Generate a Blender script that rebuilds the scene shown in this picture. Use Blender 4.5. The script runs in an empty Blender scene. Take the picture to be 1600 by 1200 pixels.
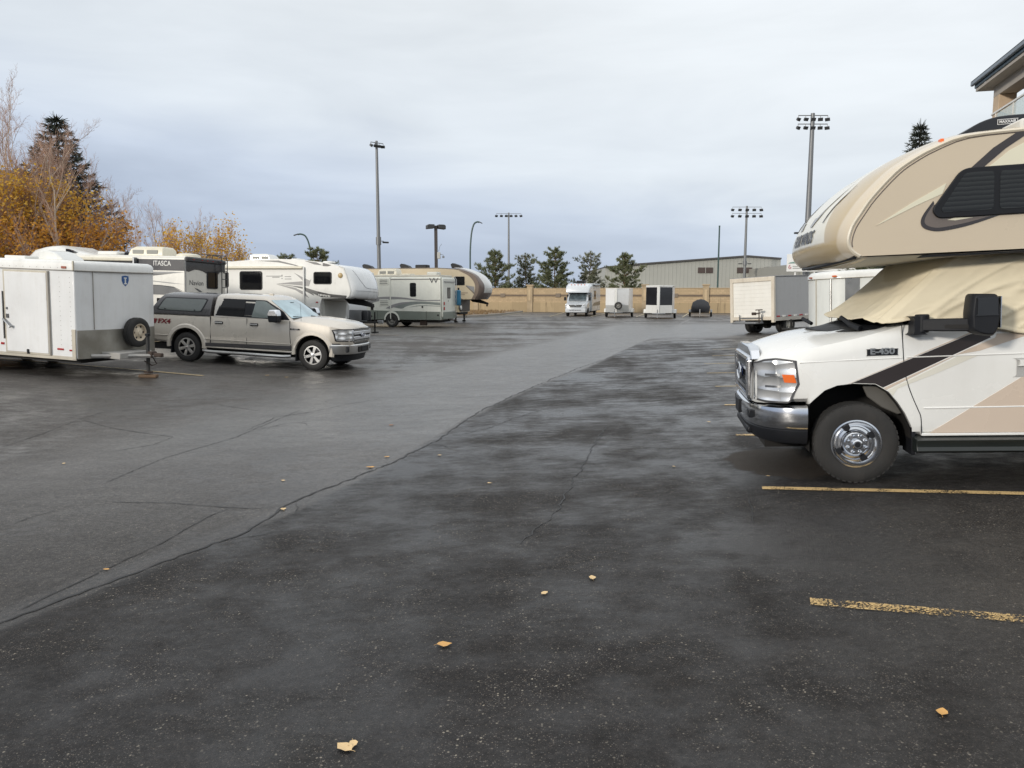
import bpy, bmesh, math, random
from mathutils import Matrix, Vector, noise
R = math.radians
SC = bpy.context.scene
COL = SC.collection

# ------------------------------------------------------------------ camera, sky, sun, exposure
cam = bpy.data.objects.new('camera', bpy.data.cameras.new('camera'))
COL.objects.link(cam)
cam.location = (0, 0, 1.8)
cam.rotation_euler = (R(90) - math.atan(142 / 1180), 0, 0)
cam.data.sensor_width = 36
cam.data.lens = 36 * 1180 / 1600
cam.data.clip_start = .05
cam.data.clip_end = 3000
SC.camera = cam

SUN_FROM = Vector((-.72, -.66, .27)).normalized()      # soft sun behind the photographer's left shoulder
w = bpy.data.worlds.new('World'); SC.world = w; w.use_nodes = True
nt = w.node_tree; nt.nodes.clear()
def wn(t, **k):
    n = nt.nodes.new(t)
    for a, b in k.items(): setattr(n, a, b)
    return n
wl = nt.links.new
sky = wn('ShaderNodeTexSky', sky_type='NISHITA', sun_disc=False)
sky.sun_elevation = math.asin(SUN_FROM.z)
sky.sun_rotation = math.atan2(SUN_FROM.x, SUN_FROM.y)
tc = wn('ShaderNodeTexCoord')
sep = wn('ShaderNodeSeparateXYZ'); wl(tc.outputs['Generated'], sep.inputs[0])
warp = wn('ShaderNodeMapping'); warp.inputs['Scale'].default_value = (1.6, 1.6, 7.5); wl(tc.outputs['Generated'], warp.inputs[0])
cn = wn('ShaderNodeTexNoise'); cn.inputs['Scale'].default_value = 1.5; cn.inputs['Detail'].default_value = 7; cn.inputs['Roughness'].default_value = .52
cn.inputs['Distortion'].default_value = .35
wl(warp.outputs[0], cn.inputs['Vector'])
el = wn('ShaderNodeMath', operation='MULTIPLY_ADD'); wl(cn.outputs['Fac'], el.inputs[0]); el.inputs[1].default_value = .16; wl(sep.outputs['Z'], el.inputs[2])
ex = wn('ShaderNodeMath', operation='MULTIPLY_ADD'); wl(sep.outputs['X'], ex.inputs[0]); ex.inputs[1].default_value = .17; wl(el.outputs[0], ex.inputs[2])
ramp = wn('ShaderNodeValToRGB'); wl(ex.outputs[0], ramp.inputs[0])
cr = ramp.color_ramp
cr.elements[0].position = 0.03; cr.elements[0].color = (.34, .405, .535, 1)
cr.elements[1].position = .60; cr.elements[1].color = (.755, .785, .81, 1)
for p, c in ((1.0, (1.12, 1.14, 1.16, 1)), (.10, (.38, .445, .56, 1)), (.18, (.50, .565, .67, 1)), (.26, (.615, .665, .72, 1)), (.38, (.69, .73, .765, 1))):
    e = cr.elements.new(p); e.color = c
cl2 = wn('ShaderNodeMapRange'); wl(cn.outputs['Fac'], cl2.inputs[0])
cl2.inputs[1].default_value = .3; cl2.inputs[2].default_value = .7; cl2.inputs[3].default_value = .91; cl2.inputs[4].default_value = 1.06
mul = wn('ShaderNodeVectorMath', operation='SCALE'); wl(ramp.outputs[0], mul.inputs[0]); wl(cl2.outputs[0], mul.inputs['Scale'])
bg1 = wn('ShaderNodeBackground'); bg1.inputs[1].default_value = .05; wl(sky.outputs[0], bg1.inputs[0])
bg2 = wn('ShaderNodeBackground'); bg2.inputs[1].default_value = 1.0; wl(mul.outputs[0], bg2.inputs[0])
mixw = wn('ShaderNodeMixShader'); mixw.inputs[0].default_value = .94; wl(bg1.outputs[0], mixw.inputs[1]); wl(bg2.outputs[0], mixw.inputs[2])
wo = wn('ShaderNodeOutputWorld'); wl(mixw.outputs[0], wo.inputs[0])

sun = bpy.data.objects.new('sun', bpy.data.lights.new('sun', 'SUN'))
COL.objects.link(sun)
sun.data.energy = 1.7; sun.data.angle = R(6); sun.data.color = (1, .925, .82)
sun.rotation_euler = (-SUN_FROM).to_track_quat('-Z', 'Y').to_euler()
SC.view_settings.view_transform = 'Standard'; SC.view_settings.look = 'None'
SC.view_settings.exposure = .36; SC.view_settings.gamma = 1; SC.view_settings.use_curve_mapping = False
SC.cycles.use_denoising = True
SC.cycles.sample_clamp_indirect = 3; SC.cycles.blur_glossy = 1.; SC.cycles.caustics_reflective = False; SC.cycles.caustics_refractive = False
SC.cycles.max_bounces = 6; SC.cycles.transparent_max_bounces = 8

# ------------------------------------------------------------------ terrain: the lot drains to a seam along the aisle
P0 = (-4.0, 0.0); NX, NY = .957, -.29
KS = ((-60, .55), (-22, .55), (-12, .15), (-6, -.13), (0, 0), (3, .12), (16, .73), (60, .75))
def lerp_table(x, t):
    if x <= t[0][0]: return t[0][1]
    for (a, b), (c, d) in zip(t, t[1:]):
        if x <= c: return b + (d - b) * (x - a) / (c - a)
    return t[-1][1]
def sstep(t):
    t = min(1, max(0, t)); return t * t * (3 - 2 * t)
def seam_s(x, y): return (x - P0[0]) * NX + (y - P0[1]) * NY
def G(x, y):
    s = seam_s(x, y)
    z = sum(lerp_table(s + k * .5, KS) for k in range(-2, 3)) / 5
    f = 1 - (sstep((y - 32) / 28) if s > 0 else sstep((y - 24) / 20))
    return -.16 + z * f + (1 - f) * (-.11)
def pose(x, y, head, xf, xr, t=.88):
    a = R(head); f = Vector((math.cos(a), math.sin(a), 0)); l = Vector((-f.y, f.x, 0))
    def g(u, v):
        q = Vector((x, y, 0)) + f * u + l * v; q.z = G(q.x, q.y); return q
    A = (g(xf, t) + g(xf, -t)) / 2; B = (g(xr, t) + g(xr, -t)) / 2
    X = (A - B).normalized(); L = (g(xf, t) + g(xr, t)) - (g(xf, -t) + g(xr, -t))
    Z = X.cross(L).normalized(); Y = Z.cross(X)
    O = B - X * xr
    return Matrix(((X.x, Y.x, Z.x, O.x), (X.y, Y.y, Z.y, O.y), (X.z, Y.z, Z.z, O.z), (0, 0, 0, 1)))

# ------------------------------------------------------------------ materials
MATS = {}
def new_mat(name):
    m = bpy.data.materials.new(name); m.use_nodes = True
    n = m.node_tree; b = n.nodes['Principled BSDF']
    return m, n, b
def node(n, t, ins=None, **k):
    x = n.nodes.new(t)
    for a, b in k.items(): setattr(x, a, b)
    for i, v in (ins or {}).items():
        if hasattr(v, 'is_linked') or hasattr(v, 'links'): n.links.new(v, x.inputs[i])
        else: x.inputs[i].default_value = v
    return x
def mixc(n, fac, a, b, mode='MIX'):
    x = n.nodes.new('ShaderNodeMix'); x.data_type = 'RGBA'; x.blend_type = mode
    for i, v in ((0, fac), (6, a), (7, b)):
        if hasattr(v, 'links'): n.links.new(v, x.inputs[i])
        else: x.inputs[i].default_value = v
    return x.outputs[2]
def mth(n, op, a, b=0, c=0, clamp=False):
    x = n.nodes.new('ShaderNodeMath'); x.operation = op; x.use_clamp = clamp
    for i, v in enumerate((a, b, c)):
        if hasattr(v, 'links'): n.links.new(v, x.inputs[i])
        else: x.inputs[i].default_value = v
    return x.outputs[0]
def mrange(n, v, a, b, c=0., d=1.):
    x = n.nodes.new('ShaderNodeMapRange'); n.links.new(v, x.inputs[0])
    for i, q in enumerate((a, b, c, d)): x.inputs[i + 1].default_value = q
    return x.outputs[0]
def c4(c): return (c[0], c[1], c[2], 1)
def M(name, col, rough=.5, metal=0., coat=0., var=.10, dirt=0., dirtcol=(.16, .13, .09), scale=1.5, bump=0., bscale=60, spec=.5, stretch=(1, 1, 1), rvar=.08):
    """plain surface with uneven colour, optional grime that runs down the surface, fine relief"""
    if name in MATS: return MATS[name]
    m, n, b = new_mat(name)
    tc = node(n, 'ShaderNodeTexCoord')
    mp = node(n, 'ShaderNodeMapping', {0: tc.outputs['Object'], 3: stretch})
    nz = node(n, 'ShaderNodeTexNoise', {'Vector': mp.outputs[0], 'Scale': scale, 'Detail': 6., 'Roughness': .6})
    f = mrange(n, nz.outputs['Fac'], .3, .7, 1 - var, 1 + var)
    sc = node(n, 'ShaderNodeVectorMath', {0: c4(col)[:3]}, operation='SCALE'); n.links.new(f, sc.inputs['Scale'])
    out = sc.outputs[0]
    if dirt:
        mp2 = node(n, 'ShaderNodeMapping', {0: tc.outputs['Object'], 3: (3, 3, .35)})
        d1 = node(n, 'ShaderNodeTexNoise', {'Vector': mp2.outputs[0], 'Scale': 2.2, 'Detail': 8., 'Roughness': .65})
        d2 = node(n, 'ShaderNodeTexNoise', {'Vector': tc.outputs['Object'], 'Scale': 5., 'Detail': 8., 'Roughness': .7})
        k = mth(n, 'MULTIPLY', mrange(n, d1.outputs['Fac'], .45, .75, 0, 1), mrange(n, d2.outputs['Fac'], .35, .7, 0, dirt))
        out = mixc(n, k, out, c4(dirtcol))
    n.links.new(out, b.inputs['Base Color'])
    r2 = mrange(n, nz.outputs['Fac'], .3, .7, max(.02, rough - rvar), min(1, rough + rvar)); n.links.new(r2, b.inputs['Roughness'])
    b.inputs['Metallic'].default_value = metal; b.inputs['Coat Weight'].default_value = coat; b.inputs['Coat Roughness'].default_value = .06
    b.inputs['Specular IOR Level'].default_value = spec
    if bump:
        bz = node(n, 'ShaderNodeTexNoise', {'Vector': tc.outputs['Object'], 'Scale': bscale, 'Detail': 4.})
        bp = node(n, 'ShaderNodeBump', {'Height': bz.outputs['Fac'], 'Strength': bump, 'Distance': .01}); n.links.new(bp.outputs[0], b.inputs['Normal'])
    MATS[name] = m
    return m

WHITE = M('white gelcoat', (.70, .70, .67), .32, coat=.3, var=.04, dirt=.35, dirtcol=(.42, .39, .33))
VANWHITE = M('white vehicle enamel', (.78, .78, .755), .25, coat=.6, var=.02, dirt=.12, dirtcol=(.4, .36, .3))
ALU = M('white painted aluminium', (.75, .755, .75), .38, coat=.15, var=.04, dirt=.28, dirtcol=(.36, .31, .24))
CREAM = M('cream gelcoat', (.66, .62, .50), .35, coat=.2, var=.04, dirt=.3, dirtcol=(.35, .3, .22))
TAN = M('tan gelcoat', (.50, .415, .29), .3, coat=.3, var=.03)
TANPALE = M('pale tan graphic', (.60, .50, .41), .3, coat=.4, var=.03)
CREAMG = M('cream graphic', (.70, .67, .52), .3, coat=.4, var=.02)
TAUPE = M('taupe graphic', (.14, .115, .10), .3, coat=.3, var=.03)
DKBROWN = M('dark brown graphic', (.028, .022, .022), .3, coat=.4, var=.05)
SILVERG = M('silver grey graphic', (.25, .25, .25), .35, coat=.3, var=.05)
MIDG = M('grey graphic', (.085, .088, .09), .35, coat=.3, var=.05)
BLACKG = M('black graphic', (.018, .018, .022), .3, coat=.4, var=.1)
GREENG = M('grey green lower paint', (.155, .18, .155), .4, coat=.2, var=.06, dirt=.3)
GOLD = M('pale gold truck paint', (.565, .52, .45), .32, metal=.12, coat=.8, var=.03, dirt=.22, dirtcol=(.2, .17, .13))
CHROME = M('chrome', (.68, .69, .71), .13, metal=1, var=.03, rvar=.04)
DULLCH = M('dull bright metal', (.55, .55, .54), .3, metal=1, var=.06)
STEEL = M('galvanised steel', (.30, .31, .32), .45, metal=.8, var=.12, dirt=.3)
PLASTIC = M('black textured plastic', (.011, .012, .015), .5, var=.15, bump=.12, bscale=350, spec=.28)
RUBBER = M('tyre rubber', (.020, .0195, .019), .78, var=.3, dirt=.4, dirtcol=(.085, .075, .065), bump=.2, bscale=120)
DARK = M('dark underbody', (.012, .011, .010), .8, var=.4)
GLASSD = M('dark tinted glass', (.006, .0065, .008), .06, var=.1, spec=.32, rvar=.02)
RUST = M('rusty steel', (.045, .03, .023), .8, var=.5, bump=.3, bscale=40)
WOOD = M('weathered wood', (.15, .095, .055), .8, var=.3, stretch=(1, 8, 8), bump=.3)
REDR = M('red reflector', (.35, .02, .018), .25, var=.05)
AMBER = M('amber reflector', (.75, .14, .02), .2, var=.1)
TRIM = M('weathered aluminium trim', (.46, .43, .36), .5, metal=.3, var=.12, dirt=.6, dirtcol=(.25, .2, .13))
BLUEP = M('faded blue vinyl', (.03, .17, .29), .55, var=.12)
BLUES = M('blue shield vinyl', (.02, .09, .27), .35, var=.05)
CONC = M('concrete', (.30, .28, .245), .9, var=.12, bump=.4, bscale=30)
def glass(name, tint=(.75, .85, .85), rough=.03, alpha=.30):
    if name in MATS: return MATS[name]
    m, n, b = new_mat(name)
    b.inputs['Base Color'].default_value = c4(tint); b.inputs['Roughness'].default_value = rough
    b.inputs['Alpha'].default_value = alpha; b.inputs['Specular IOR Level'].default_value = .7
    nz = node(n, 'ShaderNodeTexNoise', {'Scale': 3.}); n.links.new(mrange(n, nz.outputs['Fac'], .3, .7, alpha * .85, alpha * 1.15), b.inputs['Alpha'])
    MATS[name] = m; return m
GLASSC = glass('vehicle window glass', (.09, .12, .12), .03, .55)
GLASSR = glass('pale railing glass', (.62, .72, .70), .05, .55)

# ------------------------------------------------------------------ mesh building
def link(name, me, mat, parent=None):
    o = bpy.data.objects.new(name, me); COL.objects.link(o)
    if mat and not me.materials: me.materials.append(mat)
    if parent: o.parent = parent
    return o
def rrect(x0, z0, x1, z1, r, n=4):
    r = min(r, abs(x1 - x0) / 2, abs(z1 - z0) / 2); out = []
    for cx, cz, a in ((x1 - r, z1 - r, 0), (x0 + r, z1 - r, 90), (x0 + r, z0 + r, 180), (x1 - r, z0 + r, 270)):
        for k in range(n + 1):
            t = R(a + 90 * k / n); out.append((cx + r * math.cos(t), cz + r * math.sin(t)))
    return out
def rpoly(pts, r, n=4):
    out = []; N = len(pts)
    for i in range(N):
        p = Vector(pts[i]); a = Vector(pts[i - 1]) - p; b = Vector(pts[(i + 1) % N]) - p
        rr = min(r, a.length * .45, b.length * .45)
        A = p + a.normalized() * rr; B = p + b.normalized() * rr
        for k in range(n + 1):
            t = k / n; q = A * (1 - t) ** 2 + p * 2 * t * (1 - t) + B * t * t; out.append((q.x, q.y))
    return out
def smooth_line(pts, n=5):
    """Catmull-Rom through the points"""
    P = [Vector(p) for p in pts]; P = [P[0] * 2 - P[1]] + P + [P[-1] * 2 - P[-2]]; out = []
    for i in range(1, len(P) - 2):
        for k in range(n):
            t = k / n; a, b, c, d = P[i - 1:i + 3]
            out.append(tuple(.5 * ((2 * b) + (c - a) * t + (2 * a - 5 * b + 4 * c - d) * t * t + (3 * b - a - 3 * c + d) * t ** 3)))
    out.append(tuple(P[-2])); return out
class MB:
    def __init__(s): s.v = []; s.f = []; s.mi = []
    def add(s, vs, fs, mi=0):
        k = len(s.v); s.v += [tuple(v) for v in vs]
        for f in fs: s.f.append([i + k for i in f]); s.mi.append(mi)
        return s
    def box(s, x0, y0, z0, x1, y1, z1, mi=0, mat=None):
        vs = [(x, y, z) for z in (z0, z1) for y in (y0, y1) for x in (x0, x1)]
        if mat: vs = [tuple(mat @ Vector(v)) for v in vs]
        return s.add(vs, [(0, 2, 3, 1), (4, 5, 7, 6), (0, 1, 5, 4), (2, 6, 7, 3), (0, 4, 6, 2), (1, 3, 7, 5)], mi)
    def prism(s, poly, a, b, ax='y', mi=0):
        n = len(poly)
        def pt(p, t): return (p[0], t, p[1]) if ax == 'y' else ((t, p[0], p[1]) if ax == 'x' else (p[0], p[1], t))
        vs = [pt(p, a) for p in poly] + [pt(p, b) for p in poly]
        fs = [list(range(n)), list(range(2 * n - 1, n - 1, -1))] + [(i, i + n, (i + 1) % n + n, (i + 1) % n) for i in range(n)]
        return s.add(vs, fs, mi)
    def loft(s, rings, closed=True, cap=True, mi=0):
        n = len(rings[0]); vs = [v for r in rings for v in r]; fs = []
        for j in range(len(rings) - 1):
            for i in range(n if closed else n - 1):
                k = (i + 1) % n; fs.append((j * n + i, j * n + k, (j + 1) * n + k, (j + 1) * n + i))
        if cap:
            fs.append(list(range(n - 1, -1, -1))); fs.append([(len(rings) - 1) * n + i for i in range(n)])
        return s.add(vs, fs, mi)
    def tube(s, pts, r, n=8, cap=True, mi=0):
        pts = [Vector(p) for p in pts]; rings = []; up = None
        rs = r if isinstance(r, (list, tuple)) else [r] * len(pts)
        for i, p in enumerate(pts):
            d = (pts[min(i + 1, len(pts) - 1)] - pts[max(i - 1, 0)])
            if d.length < 1e-9: d = Vector((0, 0, 1))
            d.normalize()
            if up is None: up = Vector((0, 0, 1)) if abs(d.z) < .9 else Vector((1, 0, 0))
            a = d.cross(up)
            if a.length < 1e-6: a = d.cross(Vector((0, 1, .1)))
            a.normalize(); b = a.cross(d); up = b
            rings.append([p + (a * math.cos(2 * math.pi * k / n) + b * math.sin(2 * math.pi * k / n)) * rs[i] for k in range(n)])
        return s.loft(rings, True, cap, mi)
    def lathe(s, prof, c, ax='y', n=28, sgn=1, mi=0, cap=False):
        rings = []
        for r, h in prof:
            ring = []
            for k in range(n):
                t = 2 * math.pi * k / n; u, v = r * math.cos(t), r * math.sin(t)
                ring.append((c[0] + u, c[1] + h * sgn, c[2] + v) if ax == 'y' else ((c[0] + h * sgn, c[1] + u, c[2] + v) if ax == 'x' else (c[0] + u, c[1] + v, c[2] + h * sgn)))
            rings.append(ring)
        return s.loft(rings, True, cap, mi)
    def mesh(s, name, mats=None, smooth=35):
        me = bpy.data.meshes.new(name); me.from_pydata(s.v, [], s.f)
        if mats:
            for m in mats: me.materials.append(m)
            if len(mats) > 1: me.polygons.foreach_set('material_index', s.mi)
        bm = bmesh.new(); bm.from_mesh(me); bmesh.ops.recalc_face_normals(bm, faces=bm.faces); bm.to_mesh(me); bm.free()
        me.update()
        if smooth:
            me.polygons.foreach_set('use_smooth', [True] * len(me.polygons)); me.set_sharp_from_angle(angle=R(smooth))
        return me
    def build(s, name, mat, parent=None, bevel=0, seg=2, smooth=35):
        me = s.mesh(name, mat if isinstance(mat, (list, tuple)) else [mat], smooth)
        o = link(name, me, None, parent)
        if bevel:
            b = o.modifiers.new('edge', 'BEVEL'); b.width = bevel; b.segments = seg; b.limit_method = 'ANGLE'; b.angle_limit = R(40); b.harden_normals = False
        return o
def apply_mods(o):
    bpy.context.view_layer.update(); dg = bpy.context.evaluated_depsgraph_get(); dg.update()
    me = bpy.data.meshes.new_from_object(o.evaluated_get(dg)); o.modifiers.clear(); o.data = me
def cut(o, cutters):
    for c in cutters:
        m = o.modifiers.new('cut', 'BOOLEAN'); m.operation = 'DIFFERENCE'; m.solver = 'EXACT'; m.object = c
    apply_mods(o)
    for c in cutters:
        bpy.data.objects.remove(c)
    o.data.polygons.foreach_set('use_smooth', [True] * len(o.data.polygons)); o.data.set_sharp_from_angle(angle=R(32))
def thing(name, label, cat, mat4=None, group=None):
    o = bpy.data.objects.new(name, None); COL.objects.link(o); o.empty_display_size = .2
    o['label'] = label; o['category'] = cat
    if group: o['group'] = group
    if mat4 is not None: o.matrix_world = mat4
    return o
def tag(o, label, cat, group=None):
    o['label'] = label; o['category'] = cat
    if group: o['group'] = group
    return o
def copy_tree(o, parent=None):
    c = o.copy(); COL.objects.link(c); c.parent = parent
    for ch in list(o.children): copy_tree(ch, c)
    return c
def text(body, size, mat, parent, loc, xd, up, name='lettering', shear=0., bold=0., ext=.002, sx=1.):
    cu = bpy.data.curves.new(name, 'FONT'); cu.body = body; cu.size = size; cu.extrude = ext; cu.shear = shear; cu.offset = bold
    cu.align_x = 'CENTER'; cu.align_y = 'CENTER'
    t = bpy.data.objects.new(name, cu); COL.objects.link(t)
    dg = bpy.context.evaluated_depsgraph_get(); dg.update()
    me = bpy.data.meshes.new_from_object(t.evaluated_get(dg)); bpy.data.objects.remove(t)
    X = Vector(xd).normalized(); U = Vector(up).normalized(); Nn = X.cross(U).normalized()
    me.transform(Matrix(((X.x * sx, U.x, Nn.x, loc[0]), (X.y * sx, U.y, Nn.y, loc[1]), (X.z * sx, U.z, Nn.z, loc[2]), (0, 0, 0, 1))))
    me.materials.clear(); me.materials.append(mat)
    return link(name, me, None, parent)
def decal(name, poly, y, mat, parent, t=.004, lvl=1):
    """thin vinyl cut to a shape and stuck on a flat side (poly in x, z)"""
    sg = 1 if y > 0 else -1
    return MB().prism(poly, y - sg * .003, y + sg * t * lvl).build(name, mat, parent, smooth=0)
def window(parent, x0, z0, x1, z1, y, r=.05, ax='y', frame=.035, mat=None, split=None):
    """framed window standing proud of a side; ax = axis of its normal"""
    sg = 1 if y > 0 else -1
    f = MB().prism(rrect(x0, z0, x1, z1, r), y - sg * .02, y + sg * .014, ax).build('window', PLASTIC, parent, bevel=.004)
    xs = [min(x0, x1) + frame] + ([split] if split is not None else []) + [max(x0, x1) - frame]
    zz = sorted((z0, z1))
    for a, b in zip(xs, xs[1:]):
        MB().prism(rrect(a + .008, zz[0] + frame, b - .008, zz[1] - frame, r * .6), y + sg * .004, y + sg * .017, ax).build('pane', mat or GLASSD, f)
    return f
def wheel(parent, x, y, rad, width, sgn, kind, z=None, ax='y'):
    z = rad if z is None else z; c = (x, y, z); h = width / 2
    rr = rad * (.57 if kind != 'truck' else .60)
    o = MB().lathe([(rr, -h * .8), (rad * .74, -h), (rad * .9, -h * .96), (rad * .975, -h * .8), (rad, -h * .55), (rad, -h * .30), (rad * .975, -h * .27), (rad * .975, -h * .22), (rad, -h * .19), (rad, h * .19), (rad * .975, h * .22), (rad * .975, h * .27), (rad, h * .30), (rad, h * .55), (rad * .975, h * .8), (rad * .9, h * .96), (rad * .74, h), (rr * 1.06, h * .93), (rr, h * .8)], c, ax, 40, sgn).build('wheel', RUBBER, parent)
    trs = {-1: MB(), 1: MB()}
    for k in range(44):                                           # shoulder tread blocks
        t = 2 * math.pi * k / 44
        for s in (-1, 1):
            m = Matrix.Translation(c) @ (Matrix.Rotation(-t, 4, 'Y') if ax == 'y' else Matrix.Rotation(t, 4, 'X') @ Matrix.Rotation(R(90), 4, 'Z') @ Matrix.Rotation(R(90), 4, 'Y') @ Matrix.Rotation(R(-90), 4, 'Y'))
            if ax == 'y': trs[s].box(rad * .955, s * h * .52, -rad * .045, rad * .987, s * h * .86, rad * .045, mat=m)
    for tr in trs.values():
        if tr.v: tr.build('tread', RUBBER, o)
    if kind == 'chrome':
        MB().lathe([(rr * 1.04, h * .82), (rr * 1.04, h * .96), (rr * .98, h * .98), (rr * .90, h * .72), (rr * .80, h * .60), (rr * .74, h * .62), (rr * .70, h * .5), (rr * .60, h * .55), (rr * .54, h * .85), (rr * .46, h * .98), (rr * .30, h * 1.0), (rr * .22, h * 1.0), (rr * .21, h * 1.35), (rr * .16, h * 1.42), (.001, h * 1.42)], c, ax, 44, sgn).build('rim', CHROME, o)
        for k in range(8):
            t = 2 * math.pi * (k + .5) / 8; q = (c[0] + rr * .38 * math.cos(t), c[1], c[2] + rr * .38 * math.sin(t))
            MB().lathe([(.019, h * .95), (.019, h * 1.16), (.014, h * 1.24), (.001, h * 1.26)], q, ax, 10, sgn).build('lug_nut', CHROME, o)
        MB().lathe([(rr * .12, h * 1.41), (rr * .11, h * 1.45), (.001, h * 1.45)], c, ax, 16, sgn).build('hub_cap', PLASTIC, o)
        for k in range(4):
            t = R(62) + 2 * math.pi * k / 4; q = (c[0] + rr * .76 * math.cos(t), c[1], c[2] + rr * .76 * math.sin(t))
            MB().lathe([(.032, h * .55), (.032, h * .665), (.001, h * .67)], q, ax, 12, sgn).build('hand_hole', PLASTIC, o)
    elif kind == 'truck':
        MB().lathe([(rr * 1.03, h * .80), (rr * 1.03, h * .93), (rr * .97, h * .95), (rr * .93, h * .7), (rr * .90, -h * .3), (.001, -h * .3)], c, ax, 36, sgn, mi=0).build('rim', M('dark rim barrel', (.06, .06, .065), .4, metal=.8), o)
        MB().lathe([(rr * 1.035, h * .86), (rr * 1.035, h * .95), (rr * .93, h * .96), (rr * .92, h * .8)], c, ax, 36, sgn).build('rim_lip', DULLCH, o)
        sp = MB()
        for k in range(6):
            m = Matrix.Translation(c) @ Matrix.Rotation(-2 * math.pi * (k + .25) / 6, 4, 'Y')
            a, b = sgn * h * .62, sgn * h * .9
            vs = [(rr * .16, a, -.035), (rr * .16, a, .035), (rr * .95, a, .03), (rr * .95, a, -.03), (rr * .16, b, -.030), (rr * .16, b, .030), (rr * .95, b, .045), (rr * .95, b, -.045)]
            sp.add([tuple(m @ Vector(v)) for v in vs], [(0, 1, 2, 3), (7, 6, 5, 4), (0, 4, 5, 1), (1, 5, 6, 2), (2, 6, 7, 3), (3, 7, 4, 0)])
        sp.lathe([(rr * .26, h * .6), (rr * .26, h * .88), (rr * .2, h * .92), (.001, h * .92)], c, ax, 20, sgn)
        sp.build('spokes', DULLCH, o, bevel=.006)
        MB().lathe([(rr * .13, h * .9), (rr * .12, h * .96), (.001, h * .97)], c, ax, 16, sgn).build('hub_cap', CHROME, o)
    else:
        col = {'white': M('white steel rim', (.6, .58, .52), .5, var=.15, dirt=.6), 'rustwhite': M('stained white spoke rim', (.62, .54, .42), .5, var=.2, dirt=.8, dirtcol=(.25, .12, .05)), 'grey': M('dull grey hub', (.22, .215, .2), .5, metal=.3, var=.2)}[kind]
        MB().lathe([(rr * 1.03, h * .8), (rr * 1.03, h * .9), (rr * .95, h * .88), (rr * .85, h * .45), (rr * .62, h * .42), (rr * .5, h * .7), (rr * .3, h * .75), (rr * .28, h * .95), (.001, h * .97)], c, ax, 28, sgn).build('rim', col, o)
        hl = MB()
        for k in range(6):
            t = 2 * math.pi * k / 6; u, v = rr * .72 * math.cos(t), rr * .72 * math.sin(t)
            q = (c[0] + u, c[1], c[2] + v) if ax == 'y' else (c[0], c[1] + u, c[2] + v)
            hl.lathe([(rr * .13, h * .40), (rr * .13, h * .475), (.001, h * .48)], q, ax, 10, sgn)
        hl.build('hand_holes', PLASTIC, o)['kind'] = 'stuff'
    return o

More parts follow.
